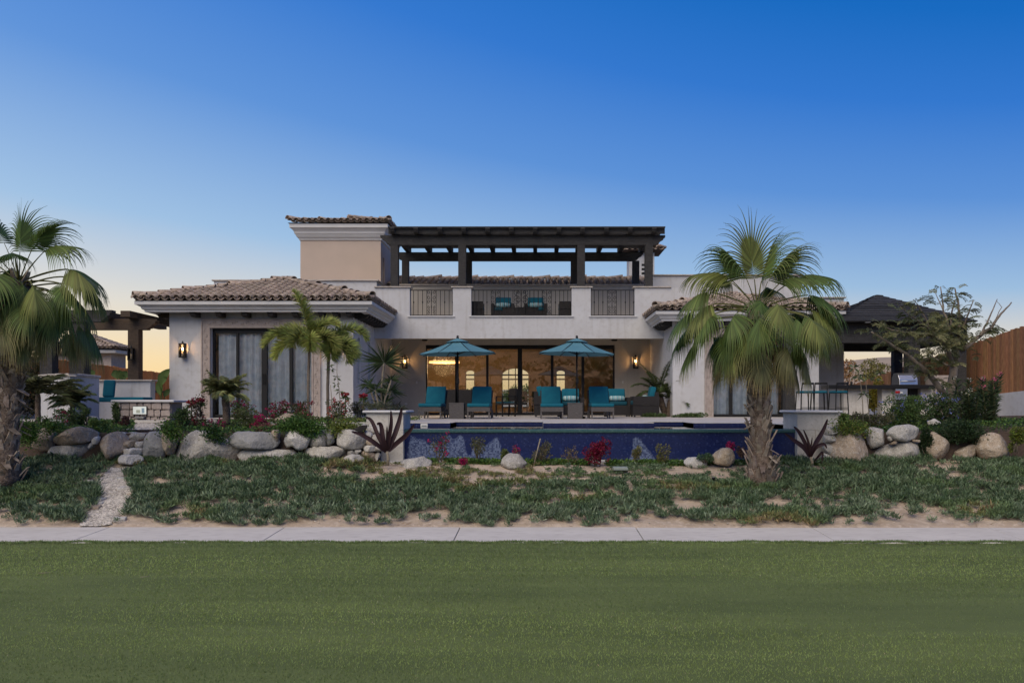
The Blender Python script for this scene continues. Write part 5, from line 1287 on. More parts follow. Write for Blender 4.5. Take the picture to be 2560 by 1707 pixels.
# pygmy date palms
pyg = dict(nl=34, ll=.17, lw=.0065, droop=.5, lift=.35)
def pygfr(n, L_, seed, lo=-.05, hi=1.2):
    r = random.Random(seed); out = []
    for i in range(n):
        a = i * 2.4; el = r.uniform(lo, hi); out.append((math.cos(a), el, math.sin(a), L_ * r.uniform(.8, 1.1), r.uniform(.5, 1.25)))
    return out
feather_palm('pygmy_palm', P(181, 1010, 17.0), P(180, 1052, 17.0), .05, 'small pygmy date palm in front of the curved white wall', pygfr(26, .54, 5, .1, 1.8), seed=5, kw=pyg, m=BARKP, col=(.19, .25, .11), group='pygmy date palms')
feather_palm('pygmy_palm', P(562, 990, 16.6), P(566, 1062, 16.6), .075, 'pygmy date palm with thick rough stem in front of the bedroom doors', pygfr(34, .60, 6, .2, 2.2), seed=6, kw=pyg, m=BARKP, col=(.36, .38, .16), group='pygmy date palms')
feather_palm('pygmy_palm', P(1648, 985, 26.6), P(1665, 1041, 26.6), .10, 'leaning pygmy date palm at the right end of the patio, left one of the pair', [(-.4, 1, .1, 1.2, .8), (-.9, .9, .3, 1.1, 1.2), (.2, 1, .3, 1.3, .7), (.9, .8, .2, 1.0, 1.2), (-.7, .4, .4, .9, 1.4), (.5, .5, .8, .9, 1.4), (-.2, 1, -.5, 1.1, .9), (-.6, 1, .5, 1.0, .9), (-.1, .8, .9, .8, 1.4), (-1, .5, -.4, .9, 1.4), (-.5, .1, .9, .7, 1.5), (.7, 1, -.3, 1.0, 1)], seed=7, kw=dict(nl=56, ll=.22, lw=.011, droop=.4), m=BARKP, col=(.11, .155, .055), group='pygmy date palms by the patio')
feather_palm('pygmy_palm', P(1677, 1000, 26.4), P(1671, 1042, 26.4), .09, 'pygmy date palm at the right end of the patio, right one of the pair', [(-.4, 1, .1, 1.0, .9), (.5, 1, .3, 1.0, .9), (1, .8, .2, 1.0, 1.2), (-.8, .7, .4, .9, 1.3), (.5, .4, .8, .9, 1.4), (.1, 1, .5, .9, 1), (.9, .3, .2, .8, 1.4), (-.1, 1, -.6, .9, 1), (.6, .9, -.6, .9, 1.1)], seed=8, kw=dict(nl=50, ll=.22, lw=.011, droop=.4), m=BARKP, col=(.11, .15, .055), group='pygmy date palms by the patio')
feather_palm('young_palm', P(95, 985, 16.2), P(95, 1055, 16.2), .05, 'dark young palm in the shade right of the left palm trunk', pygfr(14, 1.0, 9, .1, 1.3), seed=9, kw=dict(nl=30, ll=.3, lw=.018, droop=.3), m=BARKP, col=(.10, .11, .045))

# dracaena group on the patio edge
def rosette(Lv, c, n, L_, w, col, lo=-.2, hi=1.3, droop=.1):
    a = np.arange(n) * 2.39996; el = rng.uniform(lo, hi, n); d = np.stack([np.cos(a), np.sin(a), el], 1)
    Lv.add(np.array(c)[None] + nrm(d) * .02, d, rdir(n, .5, 1), L_ * rng.uniform(.75, 1.1, n), w, vary(col, n, .25, .08), .3, .3, droop)
dr = thing('dracaena', tuple(P(960, 1045, 18.5)), 'tall dracaena with several bare stems and spiky leaf heads by the patio corner', 'plant')
st = MB(); b0 = P(955, 1045, 18.5)
heads = [(960, 902, .66, 70), (938, 970, .38, 40), (978, 972, .38, 42), (921, 955, .32, 30), (958, 1003, .38, 38), (985, 1035, .36, 30), (940, 1035, .3, 26), (978, 945, .3, 26)]
for (px, py, L_, n) in heads:
    h = P(px, py + 6, 18.5 + random.uniform(-.2, .2)); q = b0.lerp(h, .5) + Vector((random.uniform(-.08, .08), 0, 0))
    MB().tube([b0, q, h], [.026, .022, .02], 6).build('stem', STEMY, dr)
    Lv = Leaves(); rosette(Lv, h, n, L_, .035, (.055, .085, .035), -.5, 1.6, .12); Lv.build('leaf_head', LEAFA, dr)
# purple strap leaved plants in front of the planters
def strap_plant(base, stemtop, lv, label, width=.085):
    r = thing('purple_strap_plant', tuple(base), label, 'plant', 'purple strap leaved plants before the planters')
    MB().tube([base, Vector(base).lerp(Vector(stemtop), .5) + Vector((.015, 0, 0)), stemtop], [.03, .026, .022], 7).build('stem', STEMY, r)
    for pts, w in lv:
        P_ = [P(a, b, 13.9 + dz) for a, b, dz in pts]
        # smooth the mid line
        Q = []
        for i in range(len(P_) - 1):
            for k in range(5):
                t = k / 5; p0 = P_[max(0, i - 1)]; p1 = P_[i]; p2 = P_[i + 1]; p3 = P_[min(len(P_) - 1, i + 2)]
                Q.append(.5 * ((2 * p1) + (p2 - p0) * t + (2 * p0 - 5 * p1 + 4 * p2 - p3) * t * t + (3 * p1 - p0 - 3 * p2 + p3) * t ** 3))
        Q.append(P_[-1]); n = len(Q); V = []; F_ = []
        for i, q in enumerate(Q):
            t = i / (n - 1); d = (Q[min(n - 1, i + 1)] - Q[max(0, i - 1)]).normalized(); s_ = d.cross(Vector((.25, -1, .2))).normalized()
            ww = width * w * (math.sin(math.pi * min(1, t * .78 + .16)) ** .8) * .5 * (1 if t < .97 else .1)
            V += [tuple(q - s_ * ww + Vector((0, -.012, 0))), tuple(q + Vector((0, .012, 0))), tuple(q + s_ * ww + Vector((0, -.012, 0)))]
        for i in range(n - 1): b = i * 3; F_ += [(b, b + 1, b + 4), (b, b + 4, b + 3), (b + 1, b + 2, b + 5), (b + 1, b + 5, b + 4)]
        Lv = Leaves(); Lv.strip(V, F_, (.045, .022, .024)); Lv.build('strap_leaf', LEAFA, r)
L7 = lambda p: [(640 + a / 5.333, 940 + b / 5.333, d) for a, b, d in p]
strap_plant(P(969, 1163, 13.9), P(968, 1128, 13.9), [
 (L7([(1750, 1000, 0), (1780, 800, -.05), (1805, 620, -.1), (1800, 455, -.1)]), .8), (L7([(1760, 1000, 0), (1850, 780, 0), (1910, 600, .1), (1948, 415, .1)]), 1.0),
 (L7([(1770, 1000, 0), (1870, 900, 0), (2010, 780, -.1), (2115, 640, -.15)]), 1.0), (L7([(1745, 1000, 0), (1700, 850, -.1), (1665, 650, -.1), (1610, 640, -.15)]), .9),
 (L7([(1740, 1000, 0), (1640, 820, 0), (1545, 600, .05), (1460, 545, .05)]), .8), (L7([(1735, 1010, 0), (1600, 900, -.15), (1430, 790, -.2), (1270, 735, -.25)]), .9), (L7([(1745, 990, 0), (1750, 850, 0), (1748, 660, 0)]), .5)],
 'purple strap leaved plant in front of the left planter')
LR = lambda p: [(1960 + a / 3.733, 960 + b / 3.733, d) for a, b, d in p]
strap_plant(P(2030, 1165, 13.9), P(2026, 1142, 13.9), [
 (LR([(245, 680, 0), (290, 560, 0), (360, 440, .1), (405, 325, .1)]), 1.0), (LR([(240, 680, 0), (180, 590, -.1), (100, 530, -.15), (0, 455, -.2)]), 1.0), (LR([(240, 660, 0), (200, 560, 0), (140, 450, 0), (90, 395, 0)]), .9),
 (LR([(245, 660, 0), (225, 540, 0), (180, 425, 0)]), .6), (LR([(250, 680, 0), (300, 590, -.1), (370, 560, -.1), (400, 600, -.1)]), .7), (LR([(245, 660, 0), (250, 580, 0), (262, 495, 0)]), .4), (LR([(280, 720, 0), (330, 660, -.1), (360, 640, -.1), (350, 740, -.1)]), .5)],
 'purple strap leaved plant in front of the right planter')

# ------------------------------------------------------------------ shrubs
def shrub(name, c, w, h, Y, label, leafcol, n=1400, ls=.045, flowers=None, fn=0, fs=.035, group=None, cat='shrub', clumps=9, zb=None, stems=5, openness=.35):
    """c = (px, py) of the middle; w, h in photo pixels. Clumps of leaves round branch ends, with stems; flowers = colour"""
    x0, z0 = PX(c[0], Y), PZ(c[1], Y); W, H = w * Y / F, h * Y / F
    zb = z0 - H / 2 if zb is None else zb
    r = thing(name, (x0, Y, zb), label, cat, group); Lv = Leaves(); fl = Leaves(); sm = MB()
    cl = []
    for i in range(clumps):
        a = random.uniform(0, 6.28); q = random.random() ** .5; zz = random.uniform(-.42, .5)
        cl.append(np.array([x0 + math.cos(a) * q * W * .42, Y + math.sin(a) * q * W * .34, z0 + zz * H * .86]))
    k = n // clumps
    for p in cl:
        rad = np.array([W, W * .8, H]) * random.uniform(.14, .24) + .02
        d = rdir(k); pos = p + d * rad * rng.uniform(openness, 1, (k, 1)) ** .6
        Lv.add(pos, nrm(d + rng.normal(0, .6, (k, 3)) + np.array([0, 0, .2])), rdir(k), ls * rng.uniform(.6, 1.3, k), ls * .6, vary(leafcol, k, .35, .12), .25, .45)
        m_ = fn // clumps
        if flowers and m_:
            for q in range(max(1, m_ // 9)):
                fd = rdir(1, 0 if random.random() < .8 else -1, 1)[0]; fp = p + fd * rad * 1.1; kk = 9
                fl.add(fp + rdir(kk) * fs * .9, rdir(kk), rdir(kk), fs * rng.uniform(.7, 1.3, kk), fs * .8, vary(flowers, kk, .3, .08), .1, .5)
    for i in range(stems):
        p = Vector(cl[i % len(cl)]); b = Vector((x0 + random.uniform(-.06, .06), Y, zb - .02)); sm.tube([b, b.lerp(p, .5) + Vector((random.uniform(-.04, .04), 0, .03)), p], [.010, .007, .004], 4)
    sm.build('stem', BARKG, r); Lv.build('foliage', LEAFA, r)
    if flowers and fl.n: fl.build('flowers', FLOW, r, kind='stuff')
    return r
MAG, RED, DRED = (.38, .015, .10), (.45, .05, .05), (.28, .02, .045)
DKG, MDG, OLV = (.085, .13, .045), (.15, .225, .06), (.2, .21, .08)
sh = [
 ((443, 1054), 58, 54, 15.4, 'round dark leaved rose bush right of the stone bar', DKG, 1900, None, 0),
 ((492, 1040), 46, 88, 15.8, 'airy red flowered bush left of the small date palm', (.10, .08, .045), 900, DRED, 200),
 ((547, 1078), 60, 40, 15.2, 'low crimson bougainvillea right behind the largest boulder', (.07, .06, .03), 500, MAG, 420),
 ((596, 1020), 74, 34, 17.4, 'crimson bougainvillea crossing behind the small date palm stem', MDG, 500, MAG, 420),
 ((618, 1052), 84, 62, 16.2, 'green leafy bush under the bedroom doors, right of the small date palm', (.10, .125, .045), 2000, None, 0),
 ((650, 1058), 34, 36, 15.6, 'small purple pink bougainvillea in front of the bedroom doors', DKG, 200, MAG, 420),
 ((668, 1078), 72, 26, 15.0, 'low reddish bush above the blue grey slab boulder', (.20, .10, .07), 900, None, 0),
 ((700, 1030), 68, 50, 16.2, 'magenta bougainvillea around the tan garden rock', (.08, .09, .035), 700, MAG, 420),
 ((745, 1022), 60, 34, 17.0, 'dark red bougainvillea by the right edge of the bedroom doors', (.07, .08, .03), 600, DRED, 260),
 ((752, 1050), 76, 44, 15.8, 'green bush with few magenta blooms before the stone door surround', (.085, .11, .035), 1700, MAG, 60),
 ((845, 1030), 60, 56, 17.6, 'coral red crown of thorns bush before the white wall', (.08, .11, .04), 900, RED, 500),
 ((893, 1028), 40, 46, 18.0, 'dark pointed leaved bush between the red flowers and the dracaena', (.05, .055, .04), 800, None, 0),
 ((835, 1060), 34, 46, 15.6, 'small upright green bush in front of the white edging', (.10, .12, .05), 700, None, 0),
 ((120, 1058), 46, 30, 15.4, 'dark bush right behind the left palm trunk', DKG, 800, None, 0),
 ((172, 1048), 60, 38, 15.3, 'dark leaved rose bush with few red blooms under the small palm', DKG, 900, MAG, 36),
 ((215, 1040), 30, 40, 15.5, 'thin dark rose bush between the small palm and the garden rock', DKG, 500, None, 0),
 ((250, 1060), 46, 36, 15.1, 'leafy green bush left of the level gravel path', MDG, 1500, None, 0),
 ((287, 1040), 24, 64, 16.8, 'narrow upright dark bush at the left end of the stone bar', DKG, 900, None, 0),
 ((312, 1055), 34, 22, 16.0, 'small reddish bush at the foot of the stone bar', (.12, .06, .05), 500, None, 0),
 # along the pool wall
 ((1098, 1120), 44, 62, 14.2, 'thin bougainvillea with scattered pink blooms near the left end of the pool wall', (.09, .09, .045), 420, MAG, 40),
 ((1191, 1125), 34, 52, 14.2, 'narrow brown green bougainvillea over the second lime stain of the pool wall', (.12, .12, .06), 620, None, 0),
 ((1160, 1148), 14, 22, 14.0, 'tiny bright magenta bougainvillea sprig low by the pool wall', MAG, 160, MAG, 60),
 ((1258, 1138), 20, 40, 14.25, 'small yellow green bush left of the rounded grey granite rock', (.13, .16, .05), 420, None, 0),
 ((1288, 1125), 18, 18, 14.25, 'pink sprig standing just behind the rounded grey granite rock', (.16, .05, .06), 80, MAG, 70),
 ((1353, 1130), 44, 48, 14.2, 'brown green bougainvillea tied to a leaning stake', (.13, .12, .06), 700, None, 0),
 ((1424, 1138), 38, 40, 14.2, 'sparse dry bougainvillea between the staked bush and the deep red one', (.17, .13, .07), 300, None, 0),
 ((1494, 1135), 58, 56, 14.1, 'full deep red bougainvillea in front of the pool wall', (.10, .05, .03), 300, (.17, .008, .03), 1300),
 ((1592, 1135), 20, 44, 14.2, 'small pointed olive bush below the single lime stain', (.17, .16, .06), 420, None, 0),
 ((1658, 1138), 34, 46, 14.2, 'pointed olive bush to the right of the single lime stain', (.17, .16, .06), 620, None, 0),
 ((1762, 1142), 40, 22, 13.95, 'low green weed growing over the flat pale rock', (.08, .14, .07), 500, None, 0),
 ((1826, 1114), 22, 20, 14.3, 'vivid pink bloom cluster behind the tan boulder by the big palm', (.05, .06, .03), 60, (.5, .03, .14), 220),
 ((1850, 1125), 24, 34, 14.0, 'dull pink and brown weed between the tan boulder and the palm trunk', (.14, .08, .06), 300, None, 0),
 # right garden
 ((2170, 1058), 110, 46, 15.6, 'reddish green shrub left of the blue flowering one', (.10, .10, .05), 2600, None, 0),
 ((2260, 1035), 120, 90, 15.9, 'large plumbago shrub with pale blue flowers below the tree', (.075, .125, .035), 5200, (.22, .26, .62), 110),
 ((2350, 1035), 90, 90, 16.3, 'dark green bush with few blue flowers right of the tree trunk', (.05, .085, .03), 3400, (.22, .26, .62), 40),
 ((2395, 1085), 130, 54, 14.6, 'dark trailing shrub tumbling over the right boulders', (.03, .055, .02), 6500, None, 0),
 ((2320, 1105), 34, 70, 14.35, 'dark creeper hanging between the sloping rock and the framed brown boulder', (.03, .055, .02), 2200, None, 0),
 ((2542, 1100), 34, 58, 14.1, 'little yellow green bush at the right edge of the picture', (.14, .18, .03), 1500, None, 0),
 ((2112, 1052), 40, 24, 15.0, 'small bright green bush right of the right planter', MDG, 900, None, 0),
]
for c, w, h, Y, lab, lc, n, fc, fn in sh:
    low = 'pool wall' in lab or Y < 14.3
    g = 'bushes in front of the pool wall' if 1080 < c[0] < 1700 else ('flowering bushes of the left garden' if c[0] < 950 else None)
    zb = None
    shrub('bush', c, w, h, Y, lab, lc, int(n * 1.0), ls=.042 if Y > 14.5 else .034, flowers=fc, fn=fn, group=g, clumps=max(4, min(26, int(w * h / 230))), openness=.2)
stk = MB().tube([P(1333, 1168, 14.1), P(1351, 1096, 14.1)], .012, 5).build('stake', STEMY); setp(stk, 'pale wooden stake leaning beside a young bougainvillea at the pool wall', 'stake'); 
stl = MB().tube([P(1100, 1165, 14.0), P(1112, 1158, 14.0)], .012, 5).build('twig', STEMY); setp(stl, 'short pale twig lying in the creeper left of the magenta sprig', 'twig')
# crown of thorns stems with red heads
def redstem(px, py0, py1, Y, label):
    r = thing('crown_of_thorns', tuple(P(px, py1, Y)), label, 'flower', 'red flowered stems before the white wall')
    MB().tube([P(px, py1, Y), P(px + 1, (py0 + py1) / 2, Y), P(px, py0, Y)], .012, 5).build('stem', STEM, r)
    Lv = Leaves(); rosette(Lv, P(px, py0 + 8, Y), 22, .11, .035, (.10, .16, .05), -.6, .8); Lv.build('leaves', LEAFA, r)
    Lv = Leaves(); n = 110; Lv.add(np.array(P(px, py0, Y)) + rdir(n) * np.array([.075, .06, .035]), rdir(n, 0, 1), rdir(n), .04, .035, vary((.30, .02, .03), n), .1, .5); Lv.build('flowers', FLOW, r, kind='stuff')
redstem(863, 987, 1035, 17.2, 'red crown of thorns head, tallest of the group before the white wall')
redstem(908, 990, 1035, 17.2, 'red crown of thorns head standing alone left of the dracaena')
redstem(478, 1007, 1045, 15.9, 'dark red bloom on a tall stem, left one beside the bedroom wall'); redstem(500, 1001, 1045, 15.9, 'dark red bloom on a tall stem, right one beside the bedroom wall')
def sapling(pts, Y, label, tufts, rad=.010, col=(.10, .13, .055), leaf=.10):
    r = thing('sapling', tuple(P(*pts[0], Y)), label, 'sapling')
    MB().tube([P(a, b, Y) for a, b in pts], [rad * (1 - .6 * i / len(pts)) for i in range(len(pts))], 5).build('stem', STEMY, r)
    Lv = Leaves()
    for (a, b, n) in tufts: rosette(Lv, P(a, b, Y), n, leaf, leaf * .3, col, -.8, .9, .25)
    Lv.build('leaves', LEAFA, r)
sapling([(850, 1066), (851, 1010), (846, 960), (842, 930), (843, 905)], 15.8, 'tall thin sapling with bare upper twigs before the white wall', [(848, 978, 10), (842, 945, 12), (840, 962, 8)])
sapling([(833, 1062), (829, 1000), (826, 962)], 15.8, 'pale thin stake stem left of the tall sapling', [(823, 915, 8), (826, 925, 10)])
sapling([(2158, 1068), (2157, 1010), (2152, 960), (2146, 935), (2165, 912)], 15.2, 'thin sapling with few large leaves before the bar counter', [(2146, 940, 9), (2135, 920, 7), (2160, 985, 6), (2172, 945, 6)], leaf=.14)
sapling([(2176, 1064), (2170, 1010), (2164, 950), (2166, 905)], 15.3, 'second thin sapling with bare top crossing the first one', [(2165, 985, 5), (2190, 945, 6), (2200, 930, 7)], leaf=.12)

# ------------------------------------------------------------------ the bare tree on the right and the oleanders
Yt = 17.2
tree = thing('tree', tuple(P(2371, 1045, Yt)), 'leaning tree with drooping feathery leaves and bare tips in front of the palapa', 'tree')
Z = lambda a, b: (2060 + a / 4.48, 700 + b / 4.48)
limbs = [([(1390, 1540), (1395, 1400), (1405, 1290)], .115, .10, 0), ([(1400, 1310), (1330, 1250), (1210, 1100), (1130, 1000), (1040, 930), (870, 790), (700, 690), (530, 582)], .075, .016, -.7),
 ([(1405, 1300), (1440, 1100), (1460, 950), (1500, 850), (1560, 780)], .095, .06, .2), ([(1560, 780), (1750, 620), (1880, 520), (1980, 380), (2100, 250)], .05, .012, .5),
 ([(1450, 960), (1420, 870), (1350, 700), (1240, 640), (1060, 600), (850, 580), (670, 530)], .045, .010, -.5), ([(1500, 850), (1500, 650), (1520, 420), (1490, 200), (1465, 90)], .045, .012, .1),
 ([(1480, 900), (1430, 600), (1420, 400), (1470, 220)], .035, .012, .5), ([(1430, 620), (1340, 350), (1305, 75)], .028, .010, .3), ([(1510, 640), (1600, 420), (1675, 225)], .026, .008, -.4),
 ([(1750, 620), (1850, 430), (1940, 215)], .026, .008, .8), ([(1350, 700), (1150, 520), (1000, 420), (850, 300)], .024, .007, -.7), ([(1340, 350), (1250, 150)], .014, .006, .3), ([(1200, 560), (1060, 290), (1000, 220)], .016, .007, -.2),
 ([(1040, 930), (1200, 860), (1330, 930), (1400, 960)], .03, .02, -.5), ([(1380, 120), (1470, 160)], .009, .007, .1), ([(870, 790), (760, 650), (640, 470)], .010, .005, -.7), ([(1880, 520), (1990, 300), (1930, 230)], .010, .004, .6)]
ends = []
for pts, r0, r1, dep in limbs:
    n = len(pts); Q = [P(*Z(a, b), Yt + dep * i / (n - 1) - (0 if n > 3 else 0)) for i, (a, b) in enumerate(pts)]
    Q2 = []
    for i in range(n - 1):
        for k in range(4): t = k / 4; Q2.append(Q[i].lerp(Q[i + 1], t) + Vector((random.gauss(0, .006), 0, random.gauss(0, .006))))
    Q2.append(Q[-1]); m_ = len(Q2)
    MB().tube(Q2, [r0 + (r1 - r0) * i / (m_ - 1) for i in range(m_)], 9).build('branch' if r0 < .09 else 'trunk', BARKG, tree)
    ends += [(q, i / m_, r0) for i, q in enumerate(Q2) if r0 < .08]
fol = Leaves()
def pinnate(Lv, p, d, L_, col, n=12, ll=.055):
    pts = []; dd = nrm(np.array(d, float)); q = np.array(p, float)
    for i in range(6): pts.append(q.copy()); q = q + dd * L_ / 6; dd = nrm(dd + np.array([0, 0, -.24]))
    pts = np.array(pts); t = np.linspace(.1, 5, n); i0 = np.minimum(t.astype(int), 4); fr = (t - i0)[:, None]; pp = pts[i0] * (1 - fr) + pts[np.minimum(i0 + 1, 5)] * fr
    ax = nrm(pts[-1] - pts[0]); s_ = nrm(np.cross(ax, rdir(1)[0]))
    for sg in (-1, 1): Lv.add(pp, nrm(s_ * sg + ax * .5 + rng.normal(0, .12, (n, 3)) + np.array([0, 0, -.3])), ax, ll * rng.uniform(.8, 1.15, n), ll * .42, vary(col, n, .25, .06), .1)
for k in range(560):
    q, t, r0 = random.choice(ends)
    if q.x > PX(Z(1950, 0)[0], Yt) or (q.z > PZ(Z(0, 300)[1], Yt) and random.random() < .55) or t < .15: continue
    a = random.uniform(0, 6.28); p = q + Vector((math.cos(a) * .08, math.sin(a) * .08, random.uniform(-.03, .06)))
    pinnate(fol, p, (math.cos(a) + random.choice((-.4, .4)), math.sin(a), random.uniform(-.1, .7)), random.uniform(.18, .34), random.choice([(.14, .15, .06), (.17, .17, .075), (.11, .13, .055)]))
for k in range(170):      # dense middle of the crown
    px, py = random.gauss(1330, 190), random.gauss(620, 120)
    p = P(*Z(px, py), Yt + random.uniform(-.7, .6)); a = random.uniform(0, 6.28)
    pinnate(fol, p, (math.cos(a), math.sin(a), random.uniform(-.2, .5)), random.uniform(.2, .34), random.choice([(.14, .15, .06), (.17, .17, .075)]))
fol.build('foliage', LEAFA, tree)
def oleander(px, pyt, pyb, w, Y, n, label, fl):
    r = thing('oleander', tuple(P(px, pyb, Y)), label, 'shrub', 'oleanders by the right wall'); Lv = Leaves(); f_ = Leaves()
    for i in range(n):
        a = px + random.uniform(-.5, .5) * w; t = P(a + random.gauss(0, w * .12), pyt + random.uniform(0, (pyb - pyt) * .35), Y + random.uniform(-.3, .3)); b = P(px + (a - px) * .35, pyb, Y)
        MB().tube([b, b.lerp(t, .5) + Vector((random.gauss(0, .03), 0, 0)), t], [.016, .012, .007], 5).build('stem', STEM, r)
        for k in range(15):
            q = np.array(b.lerp(t, .30 + .7 * k / 15)); m_ = 9; aa = rng.uniform(0, 6.28, m_)
            Lv.add(q + rng.normal(0, .01, (m_, 3)), np.stack([np.cos(aa), np.sin(aa), rng.uniform(.1, 1.1, m_)], 1), rdir(m_), .15 * rng.uniform(.7, 1.2, m_), .022, vary((.05, .08, .035), m_, .3), .15)
        if random.random() < .8: m_ = 14; f_.add(np.array(t) + rdir(m_) * .04, rdir(m_), rdir(m_), .03, .03, vary(fl, m_, .2), .1, .5)
    Lv.build('foliage', LEAFA, r); f_.build('flowers', FLOW, r, kind='stuff')
oleander(2418, 935, 1078, 76, 16.6, 9, 'dark oleander with white blooms right of the tree trunk', (.6, .58, .5))
oleander(2470, 928, 1095, 70, 15.8, 9, 'pale stemmed oleander with a pink bloom near the white boundary wall', (.55, .12, .22))
# bird of paradise at the bedroom corner
bp = thing('bird_of_paradise', tuple(P(405, 998, 24.0)), 'bird of paradise with long paddle leaves beside the bedroom wall corner', 'plant')
def paddle(pts, w, col, parent):
    P_ = [P(*q) for q in pts]; n = 14; V = []; F_ = []
    for i in range(n + 1):
        t = i / n; k = t * (len(P_) - 1); a = min(int(k), len(P_) - 2); q = P_[a].lerp(P_[a + 1], k - a); d = (P_[a + 1] - P_[a]).normalized(); s_ = d.cross(Vector((.2, -1, .1))).normalized()
        ww = w * max(.05, math.sin(math.pi * min(1, max(0, t - .25) / .75)) ** .7 if t > .25 else .07)
        V += [q - s_ * ww + Vector((0, -.02, 0)), q + Vector((0, .02, 0)), q + s_ * ww + Vector((0, -.02, 0))]
    for i in range(n): b = i * 3; F_ += [(b, b + 1, b + 4), (b, b + 4, b + 3), (b + 1, b + 2, b + 5), (b + 1, b + 5, b + 4)]
    Lv = Leaves(); Lv.strip([tuple(v) for v in V], F_, col); Lv.build('paddle_leaf', LEAFA, parent)
paddle([(405, 1000, 24), (402, 960, 24), (408, 940, 24), (425, 922, 24)], .13, (.09, .15, .04), bp)
paddle([(402, 1000, 24), (399, 975, 24), (398, 950, 24)], .10, (.10, .17, .04), bp); paddle([(410, 1000, 24.1), (414, 985, 24.1), (425, 972, 24.1)], .08, (.06, .10, .03), bp)
bp2 = thing('bird_of_paradise', tuple(P(295, 950, 26.0)), 'bird of paradise behind the bench wall, between the wooden posts', 'plant')
for a, b, c_, d_ in ((298, 950, 285, 925), (300, 950, 300, 925), (303, 950, 318, 928), (300, 952, 312, 940), (230, 950, 227, 922)): paddle([(a, b + 5, 26), ((a + c_) / 2, (b + d_) / 2, 26), (c_, d_, 26)], .13, (.08, .14, .04), bp2)
# ------------------------------------------------------------------ furniture (built at the origin, front towards -Y, then placed)
def cushion(mb_name, x0, x1, y0, y1, z0, z1, m, parent, rad=.035, tilt=None):
    o = MB().box(x0, x1, y0, y1, z0, z1).build(mb_name, m, parent, off=(0, 0, 0), bevel=rad, segs=3)
    for p in o.data.polygons: p.use_smooth = True
    if tilt: o.location = tilt[0]; o.rotation_euler = (tilt[1], 0, 0)
    return o
def weave(x0, x1, y0, y1, z0, z1, mb, rows=.022):
    "wicker faces: raised horizontal strands on a box"
    n = max(2, int((z1 - z0) / rows))
    mb.box(x0 + .004, x1 - .004, y0 + .004, y1 - .004, z0, z1)
    for i in range(n):
        za = z0 + (z1 - z0) * i / n; zb = za + (z1 - z0) / n * .72
        mb.box(x0, x1, y0, y1, za, zb)
ch = thing('chaise_lounge', (0, 0, 0), 'teal cushioned wicker chaise lounge, leftmost of the four by the pool', 'chaise', 'teal chaise lounges')
f = MB(); weave(-.31, .31, 0, 1.25, .20, .32, f); f.build('frame', WICK, ch, off=(0, 0, 0))
f = MB()
for s in (-1, 1): f.bar((s * .29, 1.2, .27), (s * .29, 1.72, .80), .04, .03)
f.bar((-.29, 1.70, .78), (.29, 1.70, .78), .03); f.box(-.29, .29, 1.25, 1.9, .21, .25); f.build('back_frame', WICKD, ch, off=(0, 0, 0))
for sx in (-1, 1):
    for y in (.03, 1.15, 1.82): MB().box(sx * .29 - .02, sx * .29 + .02, y - .02, y + .02, 0, .21).build('leg', WICK, ch, off=(0, 0, 0), bevel=.004)
cushion('seat_cushion', -.31, .31, -.02, 1.22, .325, .425, TEAL, ch)
cushion('back_cushion', -.28, .28, -.05, .05, 0, .62, TEAL, ch, tilt=((0, 1.24, .40), R(-36)))
ys = 22.3
ch.location = (PX(1074, ys), ys, 0)
for px, lab in ((1196, 'teal cushioned wicker chaise lounge right of the left umbrella pole'), (1380, 'teal cushioned wicker chaise lounge left of the right umbrella pole, before the wicker sofa'), (1507, 'teal cushioned wicker chaise lounge, rightmost of the four by the pool')):
    dup(ch, (PX(px, ys), ys, 0), 0, lab)
tb = thing('side_table', (0, 0, 0), 'square wicker side table under the left umbrella', 'table', 'wicker side tables')
f = MB(); weave(-.2, .2, 0, .42, .0, .42, f, .028); f.build('body', WICK, tb, off=(0, 0, 0))
MB().box(-.21, .21, -.01, .43, .421, .44).build('table_top', WICK, tb, off=(0, 0, 0), bevel=.005)
tb.location = (PX(1141, ys), ys, 0); dup(tb, (PX(1438, ys), ys, 0), 0, 'square wicker side table under the right umbrella')
